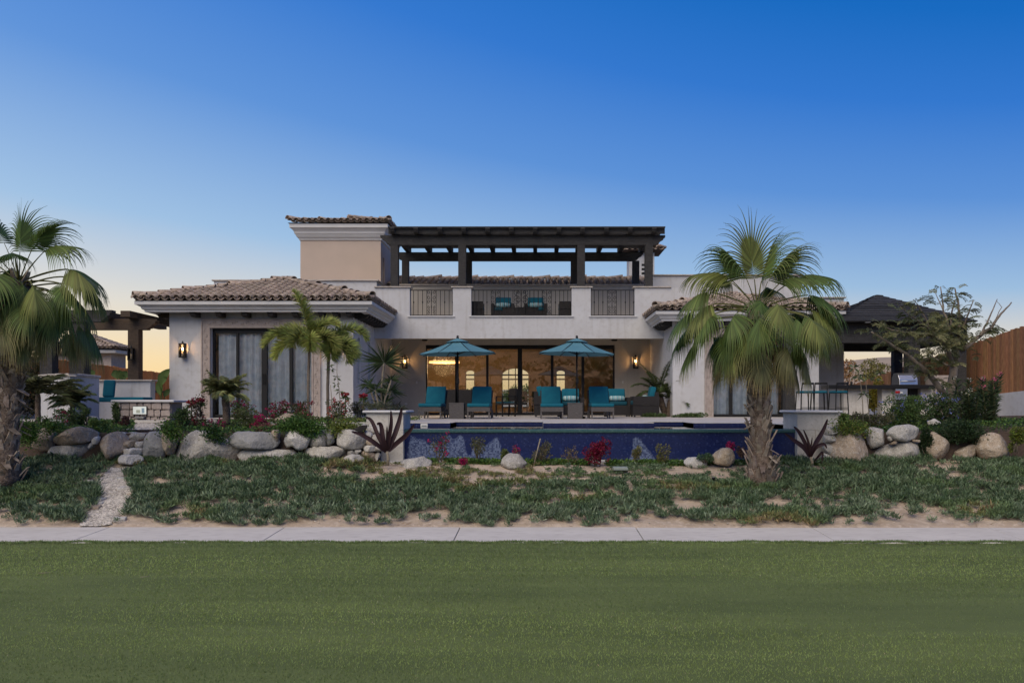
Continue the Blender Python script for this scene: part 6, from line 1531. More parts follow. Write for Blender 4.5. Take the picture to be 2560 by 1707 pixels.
# umbrellas
def umbrella(px, Y, rim, apex, tiltx, tilty, label):
    X = PX(px, Y); r = thing('umbrella', (X, Y, 0), label, 'umbrella', 'teal market umbrellas')
    MB().lathe([(.24, 0), (.24, .05), (.10, .07), (.035, .09), (.03, .28)], n=18).build('base', BLACK, r, off=(0, 0, 0))
    MB().tube([(0, 0, .05), (0, 0, apex - .03)], .024, 10).build('pole', BLACK, r, off=(0, 0, 0))
    MB().lathe([(.012, 0), (.034, .01), (.036, .06), (.030, .075), (.034, .10), (.0, .12)], (0, 0, apex - .02), 10).build('finial', WICKD, r, off=(0, 0, 0))
    cr_ = MB().box(-.03, .05, -.06, .02, .98, 1.12); cr_.build('crank', BLACK, r, off=(0, 0, 0), bevel=.01)
    M = Matrix.Rotation(tiltx, 3, 'Y') @ Matrix.Rotation(tilty, 3, 'X'); A = Vector((0, 0, apex)); RR = 1.12; n = 8
    def pt(a, q, drop): return A + M @ Vector((RR * q * math.cos(a), RR * q * math.sin(a), -drop))
    H = apex - rim
    def surf(a, q, sub):
        sag = -.035 * math.sin(math.pi * q) - .03 * (math.sin(a * n / 2 - math.pi / 8 * n / 2 * 0) ** 2) * q if sub else 0
        return q
    for i in range(n):
        a0 = 2 * math.pi * (i + .5) / n; a1 = a0 + 2 * math.pi / n; V = []; K = 6; J_ = 4
        for k in range(K + 1):
            q = .22 + .78 * k / K
            for j in range(J_ + 1):
                t = j / J_; p = pt(a0, q, H * q).lerp(pt(a1, q, H * q), t); bow = math.sin(math.pi * t)
                p = p + Vector((0, 0, -.020 * bow * q * 1.2 + .022 * math.sin(math.pi * q) * -1 + (.018 * bow if k == K else 0)))
                V.append(p)
        F_ = [(k * (J_ + 1) + j, k * (J_ + 1) + j + 1, (k + 1) * (J_ + 1) + j + 1, (k + 1) * (J_ + 1) + j) for k in range(K) for j in range(J_)]
        o = MB().add(V, F_, True).build('canopy_panel', TEALU, r, off=(0, 0, 0))
        MB().bar(pt(a0, .04, H * .04 + .02), pt(a0, 1.0, H * 1.0 + .012), .016, .02).build('rib', BLACK, r, off=(0, 0, 0))
        MB().bar(pt(a0, .52, H * .52 + .02), Vector((0, 0, rim - .02)), .012, .014).build('strut', BLACK, r, off=(0, 0, 0))
    V = [A + Vector((0, 0, .02))] + [pt(2 * math.pi * (i + .5) / n, .30, H * .30 - .03) for i in range(n)]
    MB().add(V, [(0, 1 + i, 1 + (i + 1) % n) for i in range(n)]).build('vent', TEALU, r, off=(0, 0, 0))
    return r
umbrella(1144, 22.9, 1.80, 2.225, R(-1.6), R(0), 'teal umbrella on the left, tilted slightly down to the left')
umbrella(1442, 22.9, 1.80, 2.225, R(1.6), R(0), 'teal umbrella on the right, tilted slightly down to the right')
# armchairs
STRP = None
def stripemat():
    m = bpy.data.materials.new('striped_canvas'); m.use_nodes = True; N = m.node_tree.nodes; L = m.node_tree.links; b = N['Principled BSDF']
    tc = N.new('ShaderNodeTexCoord'); sp = N.new('ShaderNodeSeparateXYZ'); L.new(tc.outputs['Object'], sp.inputs[0]); mu = N.new('ShaderNodeMath'); mu.operation = 'MULTIPLY'; mu.inputs[1].default_value = 7.3
    fr = N.new('ShaderNodeMath'); fr.operation = 'FRACT'; L.new(sp.outputs[0], mu.inputs[0]); L.new(mu.outputs[0], fr.inputs[0]); rp = N.new('ShaderNodeValToRGB'); rp.color_ramp.interpolation = 'CONSTANT'
    st = [(0, (.20, .42, .45)), (.28, (.02, .10, .14)), (.36, (.55, .58, .55)), (.48, (.02, .16, .2)), (.56, (.3, .5, .52)), (.78, (.62, .62, .58)), (.86, (.02, .10, .14))]
    while len(rp.color_ramp.elements) < len(st): rp.color_ramp.elements.new(.5)
    for e_, (p_, c_) in zip(rp.color_ramp.elements, st): e_.position = p_; e_.color = (*c_, 1)
    L.new(fr.outputs[0], rp.inputs[0]); L.new(rp.outputs[0], b.inputs['Base Color']); b.inputs['Roughness'].default_value = .9
    return m
STRP = stripemat()
ac = thing('armchair', (0, 0, 0), 'dark wicker armchair between the two right chaises, teal cushions', 'armchair', 'wicker armchairs of the patio')
f = MB(); weave(-.40, .40, 0, .78, .05, .36, f, .03); f.build('seat_frame', WICKD, ac, off=(0, 0, 0))
for s in (-1, 1): f = MB(); weave(s * .36 - .06, s * .36 + .06, 0, .78, .361, .62, f, .03); f.build('arm', WICKD, ac, off=(0, 0, 0))
f = MB(); weave(-.30, .30, .66, .78, .361, .74, f, .03); f.build('back', WICKD, ac, off=(0, 0, 0))
cushion('seat_cushion', -.29, .29, -.01, .62, .365, .49, DTEAL, ac); cushion('back_cushion', -.28, .28, -.08, .08, 0, .44, TEAL, ac, tilt=((0, .55, .47), R(-12)))
for sx in (-1, 1):
    for y in (.05, .72): MB().box(sx * .36 - .025, sx * .36 + .025, y - .025, y + .025, 0, .05).build('leg', BLACK, ac, off=(0, 0, 0))
def lumbar(loc, label, rz=0, L_=.5):
    o = MB().tube([(-L_ / 2, 0, 0), (-L_ / 2 + .03, 0, 0), (0, 0, 0), (L_ / 2 - .03, 0, 0), (L_ / 2, 0, 0)], [.05, .085, .095, .085, .05], 12).build('lumbar_pillow', STRP, None, off=(0, 0, 0))
    o.location = loc; o.rotation_euler = (0, 0, rz); return setp(o, label, 'pillow', 'striped lumbar pillows')
YA = 26.2
ac.location = (PX(1428, YA), YA, 0); lumbar((PX(1428, YA), YA + .36, .585), 'striped lumbar pillow on the armchair between the two right chaises')
dup(ac, (PX(1545, YA), YA, 0), 0, 'dark wicker armchair right behind the rightmost chaise'); lumbar((PX(1545, YA), YA + .36, .585), 'striped lumbar pillow on the armchair behind the rightmost chaise')
dup(ac, (PX(1577, YA), YA - .2, 0), R(-90), 'dark wicker armchair facing left beside the patio palms', scale=1.05); lumbar((PX(1577, YA) + .42, YA - .2, .60), 'striped lumbar pillow on the armchair facing left', R(90))
sf = dup(ac, (PX(1335, YA) + .84, YA + .1, 0), R(90), 'dark wicker armchair seen from its side, left of the right chaises', scale=1.08)
# low pieces behind the left chaises
def dining_chair(loc, rz, label):
    r = thing('dining_chair', (0, 0, 0), label, 'chair', 'wicker dining chairs on the patio')
    for sx in (-1, 1):
        MB().box(sx * .24 - .02, sx * .24 + .02, 0, .04, 0, .66).build('leg', BLACK, r, off=(0, 0, 0)); MB().prism([(.46, 0), (.50, 0), (.58, .92), (.54, .92)], 'x', sx * .24 - .02, sx * .24 + .02).build('leg', BLACK, r, off=(0, 0, 0))
        MB().box(sx * .24 - .025, sx * .24 + .025, 0, .54, .645, .675).build('arm', BLACK, r, off=(0, 0, 0))
    f = MB(); weave(-.24, .24, .0, .52, .38, .43, f); f.build('seat', WICKD, r, off=(0, 0, 0))
    f = MB(); weave(-.23, .23, .50, .54, .50, .93, f); f.build('backrest', WICKD, r, off=(0, 0, 0)); cushion('seat_cushion', -.22, .22, 0, .48, .435, .49, DTEAL, r, .02)
    r.location = loc; r.rotation_euler = (0, 0, rz); return r
dining_chair((PX(1247, 27.2), 27.2, 0), R(-62), 'dark dining chair with arms turned sideways before the glass doors')
for px, l in ((1128, 'left'), (1158, 'right')):
    r = thing('wicker_seat', (0, 0, 0), 'high backed dark wicker seat behind the left umbrella pole, %s one of the two' % l, 'chair', 'wicker seats behind the left chaises')
    f = MB(); weave(-.27, .27, 0, .06, .10, .86, f, .03); f.build('backrest', WICKD, r, off=(0, 0, 0)); f = MB(); weave(-.27, .27, .061, .6, .10, .42, f, .03); f.build('seat', WICKD, r, off=(0, 0, 0))
    for sx in (-1, 1):
        for y in (.03, .55): MB().box(sx * .25 - .02, sx * .25 + .02, y - .02, y + .02, 0, .1).build('leg', BLACK, r, off=(0, 0, 0))
    r.location = (PX(px - 3 if l == 'left' else px + 2, 25.6), 25.6, 0)
# patio heater box / speakers under the ceiling edge
for px, l in ((1062, 'left'), (1536, 'right')):
    r = thing('speaker', tuple(P(px, 850, 28.6)), 'small black speaker under the patio ceiling, %s one' % l, 'speaker', 'speakers under the patio ceiling')
    MB().prism([(-.11, .03), (.11, .03), (.08, -.035), (-.08, -.035)], 'y', -.08, .08).build('case', BLACK, r, off=(0, 0, 0), bevel=.006); MB().box(-.02, .02, -.02, .02, .031, .15).build('mount', BLACK, r, off=(0, 0, 0))
# ------------------------------------------------------------------ wall lanterns
def lantern(x, y, z, h, label, s=1.0, face=-1, lit=True):
    "iron box lantern on a wall; z = its middle"
    r = thing('wall_lantern', (x, y, z), label, 'lantern', 'iron wall lanterns')
    w = h * .165; d = h * .15; c = -.06 - d
    MB().box(-w * .5, w * .5, -.018, 0, -h * .42, h * .40).build('back_plate', BLACK, r, off=(0, 0, 0))
    f = MB(); t = .012
    for sx in (-1, 1):
        for sy in (-1, 1): f.box(sx * w - t, sx * w + t, c + sy * d - t, c + sy * d + t, -h * .45, h * .41)
    for zz in (-h * .45, h * .40): f.box(-w - t, w + t, c - d - t, c + d + t, zz - .012, zz + .012)
    for zz in (-h * .43, h * .38):
        for sy in (-1, 1): f.box(-w, w, c + sy * d - .01, c + sy * d + .01, zz, zz + .02)
    f.build('frame', BLACK, r, off=(0, 0, 0))
    MB().lathe([(w * .5, 0), (w * .45, .02), (.02, .04), (.02, .075), (.0, .08)], (0, c, h * .41), 10).build('cap', BLACK, r, off=(0, 0, 0))
    MB().box(-.012, .012, c, -.018, h * .43, h * .46).build('bracket', BLACK, r, off=(0, 0, 0))
    g = MB()
    for sx in (-1, 1): g.box(sx * (w - .002) - .0015, sx * (w - .002) + .0015, c - d, c + d, -h * .43, h * .38)
    for sy in (-1, 1): g.box(-w, w, c + sy * (d - .002) - .0015, c + sy * (d - .002) + .0015, -h * .43, h * .38)
    for i_ in (0, 8, 16, 24):
        q = MB(); q.v = g.v[i_:i_ + 8]; q.f = [tuple(k - i_ for k in ff_) for ff_ in g.f if min(ff_) >= i_ and max(ff_) < i_ + 8]; q.sm = [False] * len(q.f)
        q.build('glass', LGLASS, r, off=(0, 0, 0))
    MB().tube([(0, c, -h * .42), (0, c, .0)], .022, 8).build('candle', pm('candle_sleeve', (.55, .42, .25), None, 3, .6), r, off=(0, 0, 0))
    MB().lathe([(.004, -.035), (.02, -.02), (.024, 0), (.016, .025), (.002, .045)], (0, c, .035), 10).build('bulb', BULB if lit else LGLASS, r, off=(0, 0, 0))
    if lit:
        l = bpy.data.lights.new('lantern_light', 'POINT'); l.energy = 3.6; l.color = (1, .52, .2); l.shadow_soft_size = .03
        lo = bpy.data.objects.new('lantern_light', l); COL.objects.link(lo); lo.parent = r; lo.location = (0, c - .001, .05)
    return r
lantern(PX(461.5, 24.4), 24.395, PZ(876, 24.4), .47, 'lit iron wall lantern left of the bedroom doors')
lantern(PX(840, 24.4), 24.395, PZ(880, 24.4), .40, 'lit iron wall lantern right of the bedroom doors, partly behind the foxtail palm')
lantern(PX(1013.5, 30.9), 30.895, PZ(906, 30.9), .50, 'lit iron wall lantern on the left part of the patio wall')
lantern(PX(1588, 30.9), 30.895, PZ(906, 30.9), .50, 'lit iron wall lantern on the right part of the patio wall')
for px, py, w, h in ((1042, 956, .05, .10), (1015, 1009, .10, .06), (1557, 955, .05, .10)):
    p = P(px, py, 30.9); MB().box(p.x - w / 2, p.x + w / 2, 30.885, 30.898, p.z - h / 2, p.z + h / 2).build('wall_plate', WHITEP, villa, bevel=.003)
# ------------------------------------------------------------------ upper terrace furniture
YU, ZU = 28.7, 3.25
for px, lab in ((1255, 'wicker armchair with teal back cushion behind the railing, left of the terrace table'), (1339.5, 'wicker armchair with teal back cushion behind the railing, right of the terrace table')):
    o = dup(ac, (PX(px, YU), YU + .5, ZU + .12), 0, lab, 'armchairs on the upper terrace')
    lumbar((PX(px, YU), YU + .86, ZU + .72), 'striped lumbar pillow on the upper terrace armchair %s of the table' % ('left' if px < 1300 else 'right'))
tt = thing('coffee_table', (PX(1300, 28.3), 28.2, ZU), 'low wide wicker coffee table behind the middle railing', 'table')
f = MB(); weave(-.60, .60, 0, .5, .03, .46, f, .03); f.build('body', WICKD, tt, off=(0, 0, 0)); MB().box(-.62, .62, -.02, .52, .461, .485).build('table_top', WICKD, tt, off=(0, 0, 0), bevel=.005)
for sx in (-1, 1): MB().box(sx * .5 - .04, sx * .5 + .04, .05, .45, 0, .03).build('foot', BLACK, tt, off=(0, 0, 0))
for px, lab, rz in ((1193, 'wicker armchair seen from its side at the left end of the middle railing', R(90)), (1415, 'wicker armchair seen from its side at the right end of the middle railing', R(-90))):
    dup(ac, (PX(1209 if rz > 0 else 1397, 28.5), 28.5, ZU + .06), rz, lab, 'side facing armchairs on the upper terrace')
# ------------------------------------------------------------------ inside the living room
cl = thing('chandelier', (PX(1111, 33.5), 33.5, PZ(905, 33.5)), 'glowing ring chandelier seen through the left patio doors', 'chandelier')
V = MB(); n = 40; Rr = .62
for k in range(n):
    a = 2 * math.pi * k / n; b = 2 * math.pi * (k + 1) / n
    V.add([(Rr * math.cos(a), Rr * math.sin(a), -.035), (Rr * math.cos(b), Rr * math.sin(b), -.035), (Rr * math.cos(b), Rr * math.sin(b), .035), (Rr * math.cos(a), Rr * math.sin(a), .035)], [(0, 1, 2, 3)])
V.build('ring', emis('chandelier_glow', (1, .55, .2), .75), cl, off=(0, 0, 0))
for k in range(24):
    a = 2 * math.pi * k / 24; MB().box(Rr * math.cos(a) * 1.02 - .012, Rr * math.cos(a) * 1.02 + .012, Rr * math.sin(a) * 1.02 - .012, Rr * math.sin(a) * 1.02 + .012, -.06, .06).build('crystal', LGLASS, cl, off=(0, 0, 0))
MB().tube([(0, 0, 0), (0, 0, 3.0 - PZ(905, 33.5))], .01, 5).build('rod', BLACK, cl, off=(0, 0, 0))
l = bpy.data.lights.new('chandelier_light', 'POINT'); l.energy = 75; l.color = (1, .62, .3); l.shadow_soft_size = .5
lo = bpy.data.objects.new('chandelier_light', l); COL.objects.link(lo); lo.parent = cl; lo.location = (0, 0, -.1)
dt = thing('dining_table', (.2, 34.2, 0), 'dining table inside the living room behind the patio doors', 'table')
MB().box(-1.1, 1.1, -.5, .5, .70, .75).build('table_top', WOODB, dt, off=(0, 0, 0), bevel=.01)
for sx in (-1, 1):
    for sy in (-1, 1): MB().box(sx * .95 - .04, sx * .95 + .04, sy * .4 - .04, sy * .4 + .04, 0, .70).build('leg', WOODB, dt, off=(0, 0, 0))
for i, x in enumerate((-.8, -.1, .6)):
    q = dining_chair((x + .2, 33.2, 0), R(180), '%s dining chair inside, on the near side of the dining table' % ['left', 'middle', 'right'][i]); q['group'] = 'dining chairs inside'
# ------------------------------------------------------------------ planters at the pool ends
def planter(x0, x1, label):
    r = thing('planter', ((x0 + x1) / 2, 15.1, -.66), label, 'planter', 'stone clad planters at the pool ends')
    zt_ = .235; rows = 3; H = (zt_ + .70) / rows
    for j in range(rows):
        n = 2; cut = x0 + (x1 - x0) * (.44 if j % 2 else .60)
        for a, b in ((x0, cut), (cut, x1)):
            MB().box(a + .002, b - .002, 14.75, 14.80, -.70 + j * H + .002, -.70 + (j + 1) * H - .002).build('cladding_panel', LIME, r, bevel=.003)
    MB().box(x0 + .004, x1 - .004, 14.801, 15.6, -.70, zt_ - .002).build('body', LIME, r)
    MB().box(x0 - .06, x1 + .06, 14.69, 15.66, zt_, zt_ + .045).build('cap', CORN, r, bevel=.02, segs=4)
planter(PX(917, 14.8), PX(1009.5, 14.8), 'white stone clad planter at the left end of the pool')
planter(PX(1991, 14.8), PX(2094, 14.8), 'white stone clad planter at the right end of the pool')
Lv = Leaves()
def tuft(px, py, Y, w, n, col, label, L_=.22, name='planter_shrub'):
    r = thing(name, tuple(P(px, py, Y)), label, 'plant'); Lv = Leaves()
    for k in range(n): rosette(Lv, P(px + random.uniform(-w, w) / 2, py - random.uniform(0, 12), Y + random.uniform(-.2, .2)), 14, L_, .02, np.array(col) * random.uniform(.7, 1.3), -.1, 1.4, .1)
    Lv.build('foliage', LEAFA, r); return r
tuft(935, 1026, 15.1, 50, 9, (.10, .11, .06), 'spiky grey green plants filling the left half of the left planter', .16)
tuft(982, 1028, 15.1, 44, 6, (.05, .055, .035), 'dark spiky plant at the right side of the left planter', .18)
setp(MB().box(-6.2, -3.1, 17.0, 17.12, -.2, .02).build('edging', LIME, None, bevel=.01), 'white stone edging of the flower bed left of the patio', 'edging')
setp(MB().box(PX(2094, 15.4), PX(2108, 15.4), 15.0, 15.7, -.3, PZ(1061, 15.4)).build('low_wall', LIME, None, bevel=.01), 'short white wall end behind the right planter', 'wall')
# sprinklers and box lid
for px, py, lab in ((1784, 1205, 'black sprinkler head in a sandy gap left of the big palm'), (1553, 1168, None)):
    X, Y = bed_at(px, py)
    if lab:
        r = thing('sprinkler', (X, Y, bedz(X, Y)), lab, 'sprinkler'); MB().lathe([(.014, 0), (.016, .07), (.030, .075), (.030, .095), (.0, .10)], n=10).build('riser', BLACK, r, off=(0, 0, 0)); MB().lathe([(.02, .1), (.02, .108), (0, .109)], n=10).build('cap', pm('grey_cap', (.3, .3, .3), None), r, off=(0, 0, 0))
q = P(1551, 1167, 13.75); setp(MB().box(q.x - .12, q.x + .12, 13.65, 13.9, q.z - .05, q.z).build('valve_box_lid', pm('lid_green', (.25, .29, .27), None, 4, .6), bevel=.01), 'rectangular grey valve box lid among the creepers in front of the pool', 'lid')
# two dry leaves on the lawn, small white stones on the bank
for i, (px, py, lab) in enumerate(((111, 1438, 'long dry straw lying on the lawn at the far left'), (361, 1448, 'short dry straw on the lawn, right of the long one'))):
    Y = 1.75 * F / (py - CY); X = PX(px, Y); setp(MB().tube([(X - .06 + .02 * i, Y, -1.345), (X + .06 - .02 * i, Y + .01, -1.340)], .003, 4).build('straw', STEMY), lab, 'straw')
def fw():
    while True:
        x, y = random.uniform(-7, 6.5), random.uniform(11.6, 14.2)
        if not in_gravel(x, y): return (x, y, bedz(x, y) + .01)
pebbles(fw, 420, .016, 'pebbles', 'small pale pebbles scattered over the sandy bank', GRAV, 'pebbles')

# ------------------------------------------------------------------ left seating corner
cw = thing('curved_wall', (PX(175, 21), 21, 0), 'curved white garden wall with rounded cap at the far left', 'wall')
V = MB(); cap = MB(); pts = []
for k in range(13):
    t = k / 12; px = 100 + 148 * t; Yc = 20.4 - .9 * math.sin(math.pi * t) + 1.6 * t * 0 + (1.4 * max(0, t - .55)); pts.append(Vector((PX(px, Yc), Yc, 0)))
def ribbon(mb, pts, th, z0, z1, ov=0):
    n = len(pts); V_ = []
    for i, p in enumerate(pts):
        d = (pts[min(n - 1, i + 1)] - pts[max(0, i - 1)]).normalized(); s_ = Vector((-d.y, d.x, 0))
        for zz in (z0, z1):
            for q in (-ov, th + ov): V_.append(p + s_ * q + Vector((0, 0, zz)))
    F_ = []
    for i in range(n - 1):
        a = i * 4; b = a + 4; F_ += [(a, b, b + 2, a + 2), (a + 1, a + 3, b + 3, b + 1), (a + 2, b + 2, b + 3, a + 3), (a, a + 1, b + 1, b)]
    F_ += [(0, 2, 3, 1), (n * 4 - 4, n * 4 - 3, n * 4 - 1, n * 4 - 2)]
    mb.add(V_, F_); return mb
ribbon(V, pts, .3, -.2, 1.06).build('body', STUCCO, cw); ribbon(cap, pts, .3, 1.062, 1.13, .05).build('cap', CAPM, cw, bevel=.02, segs=3)
bw = thing('bench_wall', (PX(310, 24), 24, 0), 'white bench back wall behind the teal seat cushion', 'wall')
MB().box(PX(232, 24), PX(376, 24), 24, 24.3, -.2, 1.07).build('body', STUCCO, bw); MB().box(PX(228, 24), PX(382, 24), 23.94, 24.36, 1.072, 1.12).build('cap', CAPM, bw, bevel=.015)
MB().box(PX(232, 24), PX(372, 24), 23.0, 23.99, -.2, .46).build('seat', STUCCO, bw)
cushion('bench_cushion', PX(250, 23.3), PX(370, 23.3), 23.02, 23.6, .463, .60, TEAL, None, .03); o = bpy.context.scene.objects['bench_cushion']; setp(o, 'long flat teal cushion on the white garden bench', 'cushion')
o = MB().box(-.16, .16, -.06, .06, 0, .50).build('seat_pillow', TEAL, None, off=(0, 0, 0), bevel=.05, segs=3); o.location = (PX(262, 23.3), 23.5, .60); o.rotation_euler = (R(-8), R(2), R(8)); setp(o, 'upright teal pillow at the left end of the garden bench', 'pillow')
# stone bar with a display
sb = thing('stone_bar', (PX(360, 21), 21, 0), 'low stone clad bar with pale rounded counter at the end of the gravel path', 'bar')
MB().box(PX(288, 21), PX(426, 21), 21.05, 21.7, -.1, .44).build('core', pm('mortar', (.33, .28, .23), None, 4, .95), sb)
MB().box(PX(279, 21), PX(438, 21), 20.93, 21.8, .442, .51).build('counter', CORN, sb, bevel=.03, segs=4)
random.seed(5)
zz = -.08
cells = []
x0_, x1_ = PX(288, 21), PX(426, 21)
for row, (za, zb_) in enumerate(((-.09, .08), (.08, .26), (.26, .44))):
    x = x0_
    while x < x1_ - .02:
        wdt = random.uniform(.12, .28); xe = min(x1_, x + wdt)
        if x1_ - xe < .08: xe = x1_
        j = lambda: random.uniform(-.02, .02)
        poly = [(x + .008 + abs(j()) * .5, za + .008 + abs(j()) * .5), ((x + xe) / 2, za + .006 + abs(j())), (xe - .008 - abs(j()) * .5, za + .008), (xe - .008, (za + zb_) / 2 + j()), (xe - .01 - abs(j()), zb_ - .008), ((x + xe) / 2 + j(), zb_ - .006 - abs(j()) * .4), (x + .01, zb_ - .01 - abs(j())), (x + .008, (za + zb_) / 2 + j())]
        MB().prism(poly, 'y', 21.0 - random.uniform(0, .02), 21.049).build('stone', CANT, sb, bevel=.006); x = xe
dpn = thing('display_panel', (PX(349.5, 20.97), 20.97, .2), 'small white lit panel with faint drawing set in the stone bar', 'panel')
a, b, c_, d_ = PX(333, 20.96), PX(366, 20.96), PZ(1035, 20.96), PZ(1016, 20.96)
MB().box(a - .01, b + .01, 20.955, 20.985, c_ - .01, d_ + .01).build('frame', BLACK, dpn); MB().box(a, b, 20.948, 20.954, c_, d_).build('screen', emis('screen_glow', (.62, .66, .62), .14), dpn)
MB().box(a + (b - a) * .66, a + (b - a) * .86, 20.944, 20.947, c_ + .03, d_ - .04).build('printed_block', pm('print_blue', (.30, .42, .50), None), dpn); MB().box(a + (b - a) * .25, a + (b - a) * .55, 20.944, 20.947, c_ + .03, c_ + .11).build('printed_mark', pm('print_grey', (.5, .55, .45), None), dpn)
setp(MB().box(PX(338, 20.9), PX(360, 20.9), 20.88, 20.99, PZ(1047, 20.9), PZ(1041, 20.9)).build('vent_box', ROCKD, bevel=.01), 'small dark vent box at the foot of the stone bar', 'vent')
setp(MB().box(PX(325, 20.6), PX(424, 20.6), 20.3, 20.75, -.1, PZ(1050, 20.6)).build('bar_step', LIME, bevel=.01), 'pale stone step in front of the stone bar', 'step')
# left pergola
pg = thing('garden_pergola', (PX(250, 24), 24, 0), 'brown timber pergola with carved beam end over the garden bench', 'pergola')
MB().box(PX(319, 24), PX(346, 24), 24.0, 24.28, 1.122, 2.58).build('post', WOODB, pg, bevel=.01)
carved_beam(PX(60, 24), PX(391, 24), 24.03, 2.58, 2.90, WOODB, .22, pg)
MB().box(PX(318, 23.9), PX(342, 23.9), 23.5, 27.5, 2.902, 3.08).build('rafter', WOODB, pg, bevel=.01); MB().box(PX(255, 23.9), PX(278, 23.9), 23.5, 27.5, 2.902, 3.08).build('rafter', WOODB, pg, bevel=.01); MB().box(PX(160, 23.9), PX(185, 23.9), 23.5, 27.5, 2.902, 3.08).build('rafter', WOODB, pg, bevel=.01)
MB().box(PX(121, 22), PX(152, 22), 21.6, 21.9, 0, 2.6).build('post', WOOD, pg, bevel=.01); MB().box(PX(173, 22), PX(210, 22), 22.0, 22.35, 0, 2.6).build('post', WOOD, pg, bevel=.01)
carved_beam(PX(40, 22), PX(282, 22), 21.95, 2.6, 2.92, WOOD, .22, pg)
lantern(PX(161, 21.9), 21.9, PZ(872, 21.9), .42, 'unlit iron lantern hanging between the two dark posts', lit=False); lantern(PX(216, 21.9), 22.0, PZ(862, 21.9), .42, 'unlit iron lantern just right of the dark posts', lit=False); lantern(PX(333, 24), 23.995, PZ(885, 24), .40, 'unlit iron lantern on the brown post beside the bench', lit=False)
# fences of reed boards
def fence(name, X, ya, yb, ztop, zbot, w, label, seed):
    r = thing(name, (X, ya, zbot(ya)), label, 'fence'); n = int((yb - ya) / w); rr = random.Random(seed)
    me = None
    for i in range(n):
        y = ya + i * w; b = MB(); k = 4; zt_ = ztop(y) + rr.uniform(-.02, .02)
        for j in range(k): yy = y + w * j / k; b.box(X - .02 - rr.uniform(0, .012), X + .02, yy + .002, yy + w / k - .002, zbot(y), zt_ + rr.uniform(-.012, .012))
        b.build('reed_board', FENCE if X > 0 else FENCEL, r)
    MB().box(X + .021, X + .05, ya, yb, zbot(ya) + .3, zbot(ya) + .38).build('rail', WOODB, r)
    return r
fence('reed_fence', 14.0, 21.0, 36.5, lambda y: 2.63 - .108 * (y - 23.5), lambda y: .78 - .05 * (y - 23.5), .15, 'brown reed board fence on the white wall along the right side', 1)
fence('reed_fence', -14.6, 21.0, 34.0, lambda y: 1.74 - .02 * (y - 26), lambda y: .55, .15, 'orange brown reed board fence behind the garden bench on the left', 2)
rw = thing('boundary_wall', (14.1, 24, -.3), 'white stucco boundary wall under the reed fence on the right', 'wall')
w = MB(); w.add([(13.9, 13, -1.4), (14.25, 13, -1.4), (14.25, 37, -.6), (13.9, 37, -.6), (13.9, 13, .775 + .05 * 10.5), (14.25, 13, .775 + .05 * 10.5), (14.25, 37, .775 - .05 * 13.5), (13.9, 37, .775 - .05 * 13.5)], [(0, 1, 2, 3), (4, 7, 6, 5), (0, 4, 5, 1), (1, 5, 6, 2), (2, 6, 7, 3), (3, 7, 4, 0)]); w.build('body', STUCCO, rw)
lw = thing('boundary_wall', (-14.7, 24, -.3), 'pale boundary wall under the reed fence on the left', 'wall'); MB().box(-14.85, -14.5, 20, 34, -.4, .548).build('body', STUCCO, lw)
bf = thing('reed_fence', (-12, 34.2, 0), 'orange reed fence closing the garden behind the bird of paradise', 'fence')
rr = random.Random(4)
for i in range(26):
    x = -14.6 + i * .15; b = MB()
    for j in range(4): b.box(x + .0375 * j + .002, x + .0375 * (j + 1) - .002, 34.2, 34.24, .55, 1.70 - .03 * i * .4 + rr.uniform(-.03, .03))
    b.build('reed_board', FENCEL, bf)
MB().box(-14.6, -10.7, 34.15, 34.3, -.3, .548).build('base_wall', STUCCO, bf)
# neighbour house
nb = thing('neighbour_house', (-23, 45, 0), 'neighbouring stone walled house with tiled hip roof behind the left fence', 'house')
xa, xb = PX(140, 45), PX(278, 45)
MB().box(xa, xb, 45, 46.6, -.3, PZ(884, 45)).build('wall', CANT, nb); MB().box(xa - .5, xb + .5, 44.5, 47.1, PZ(884, 45) + .003, PZ(873, 44.5)).build('eave', CORN, nb, bevel=.05)
roofN, A, B = hip_roof(nb, xa - .7, xb + .7, 44.3, 47.3, PZ(872, 44.5) + .02, .62, (((xa + xb) / 2 - .3, 45.7), ((xa + xb) / 2 + .4, 45.8)), 'FLR')
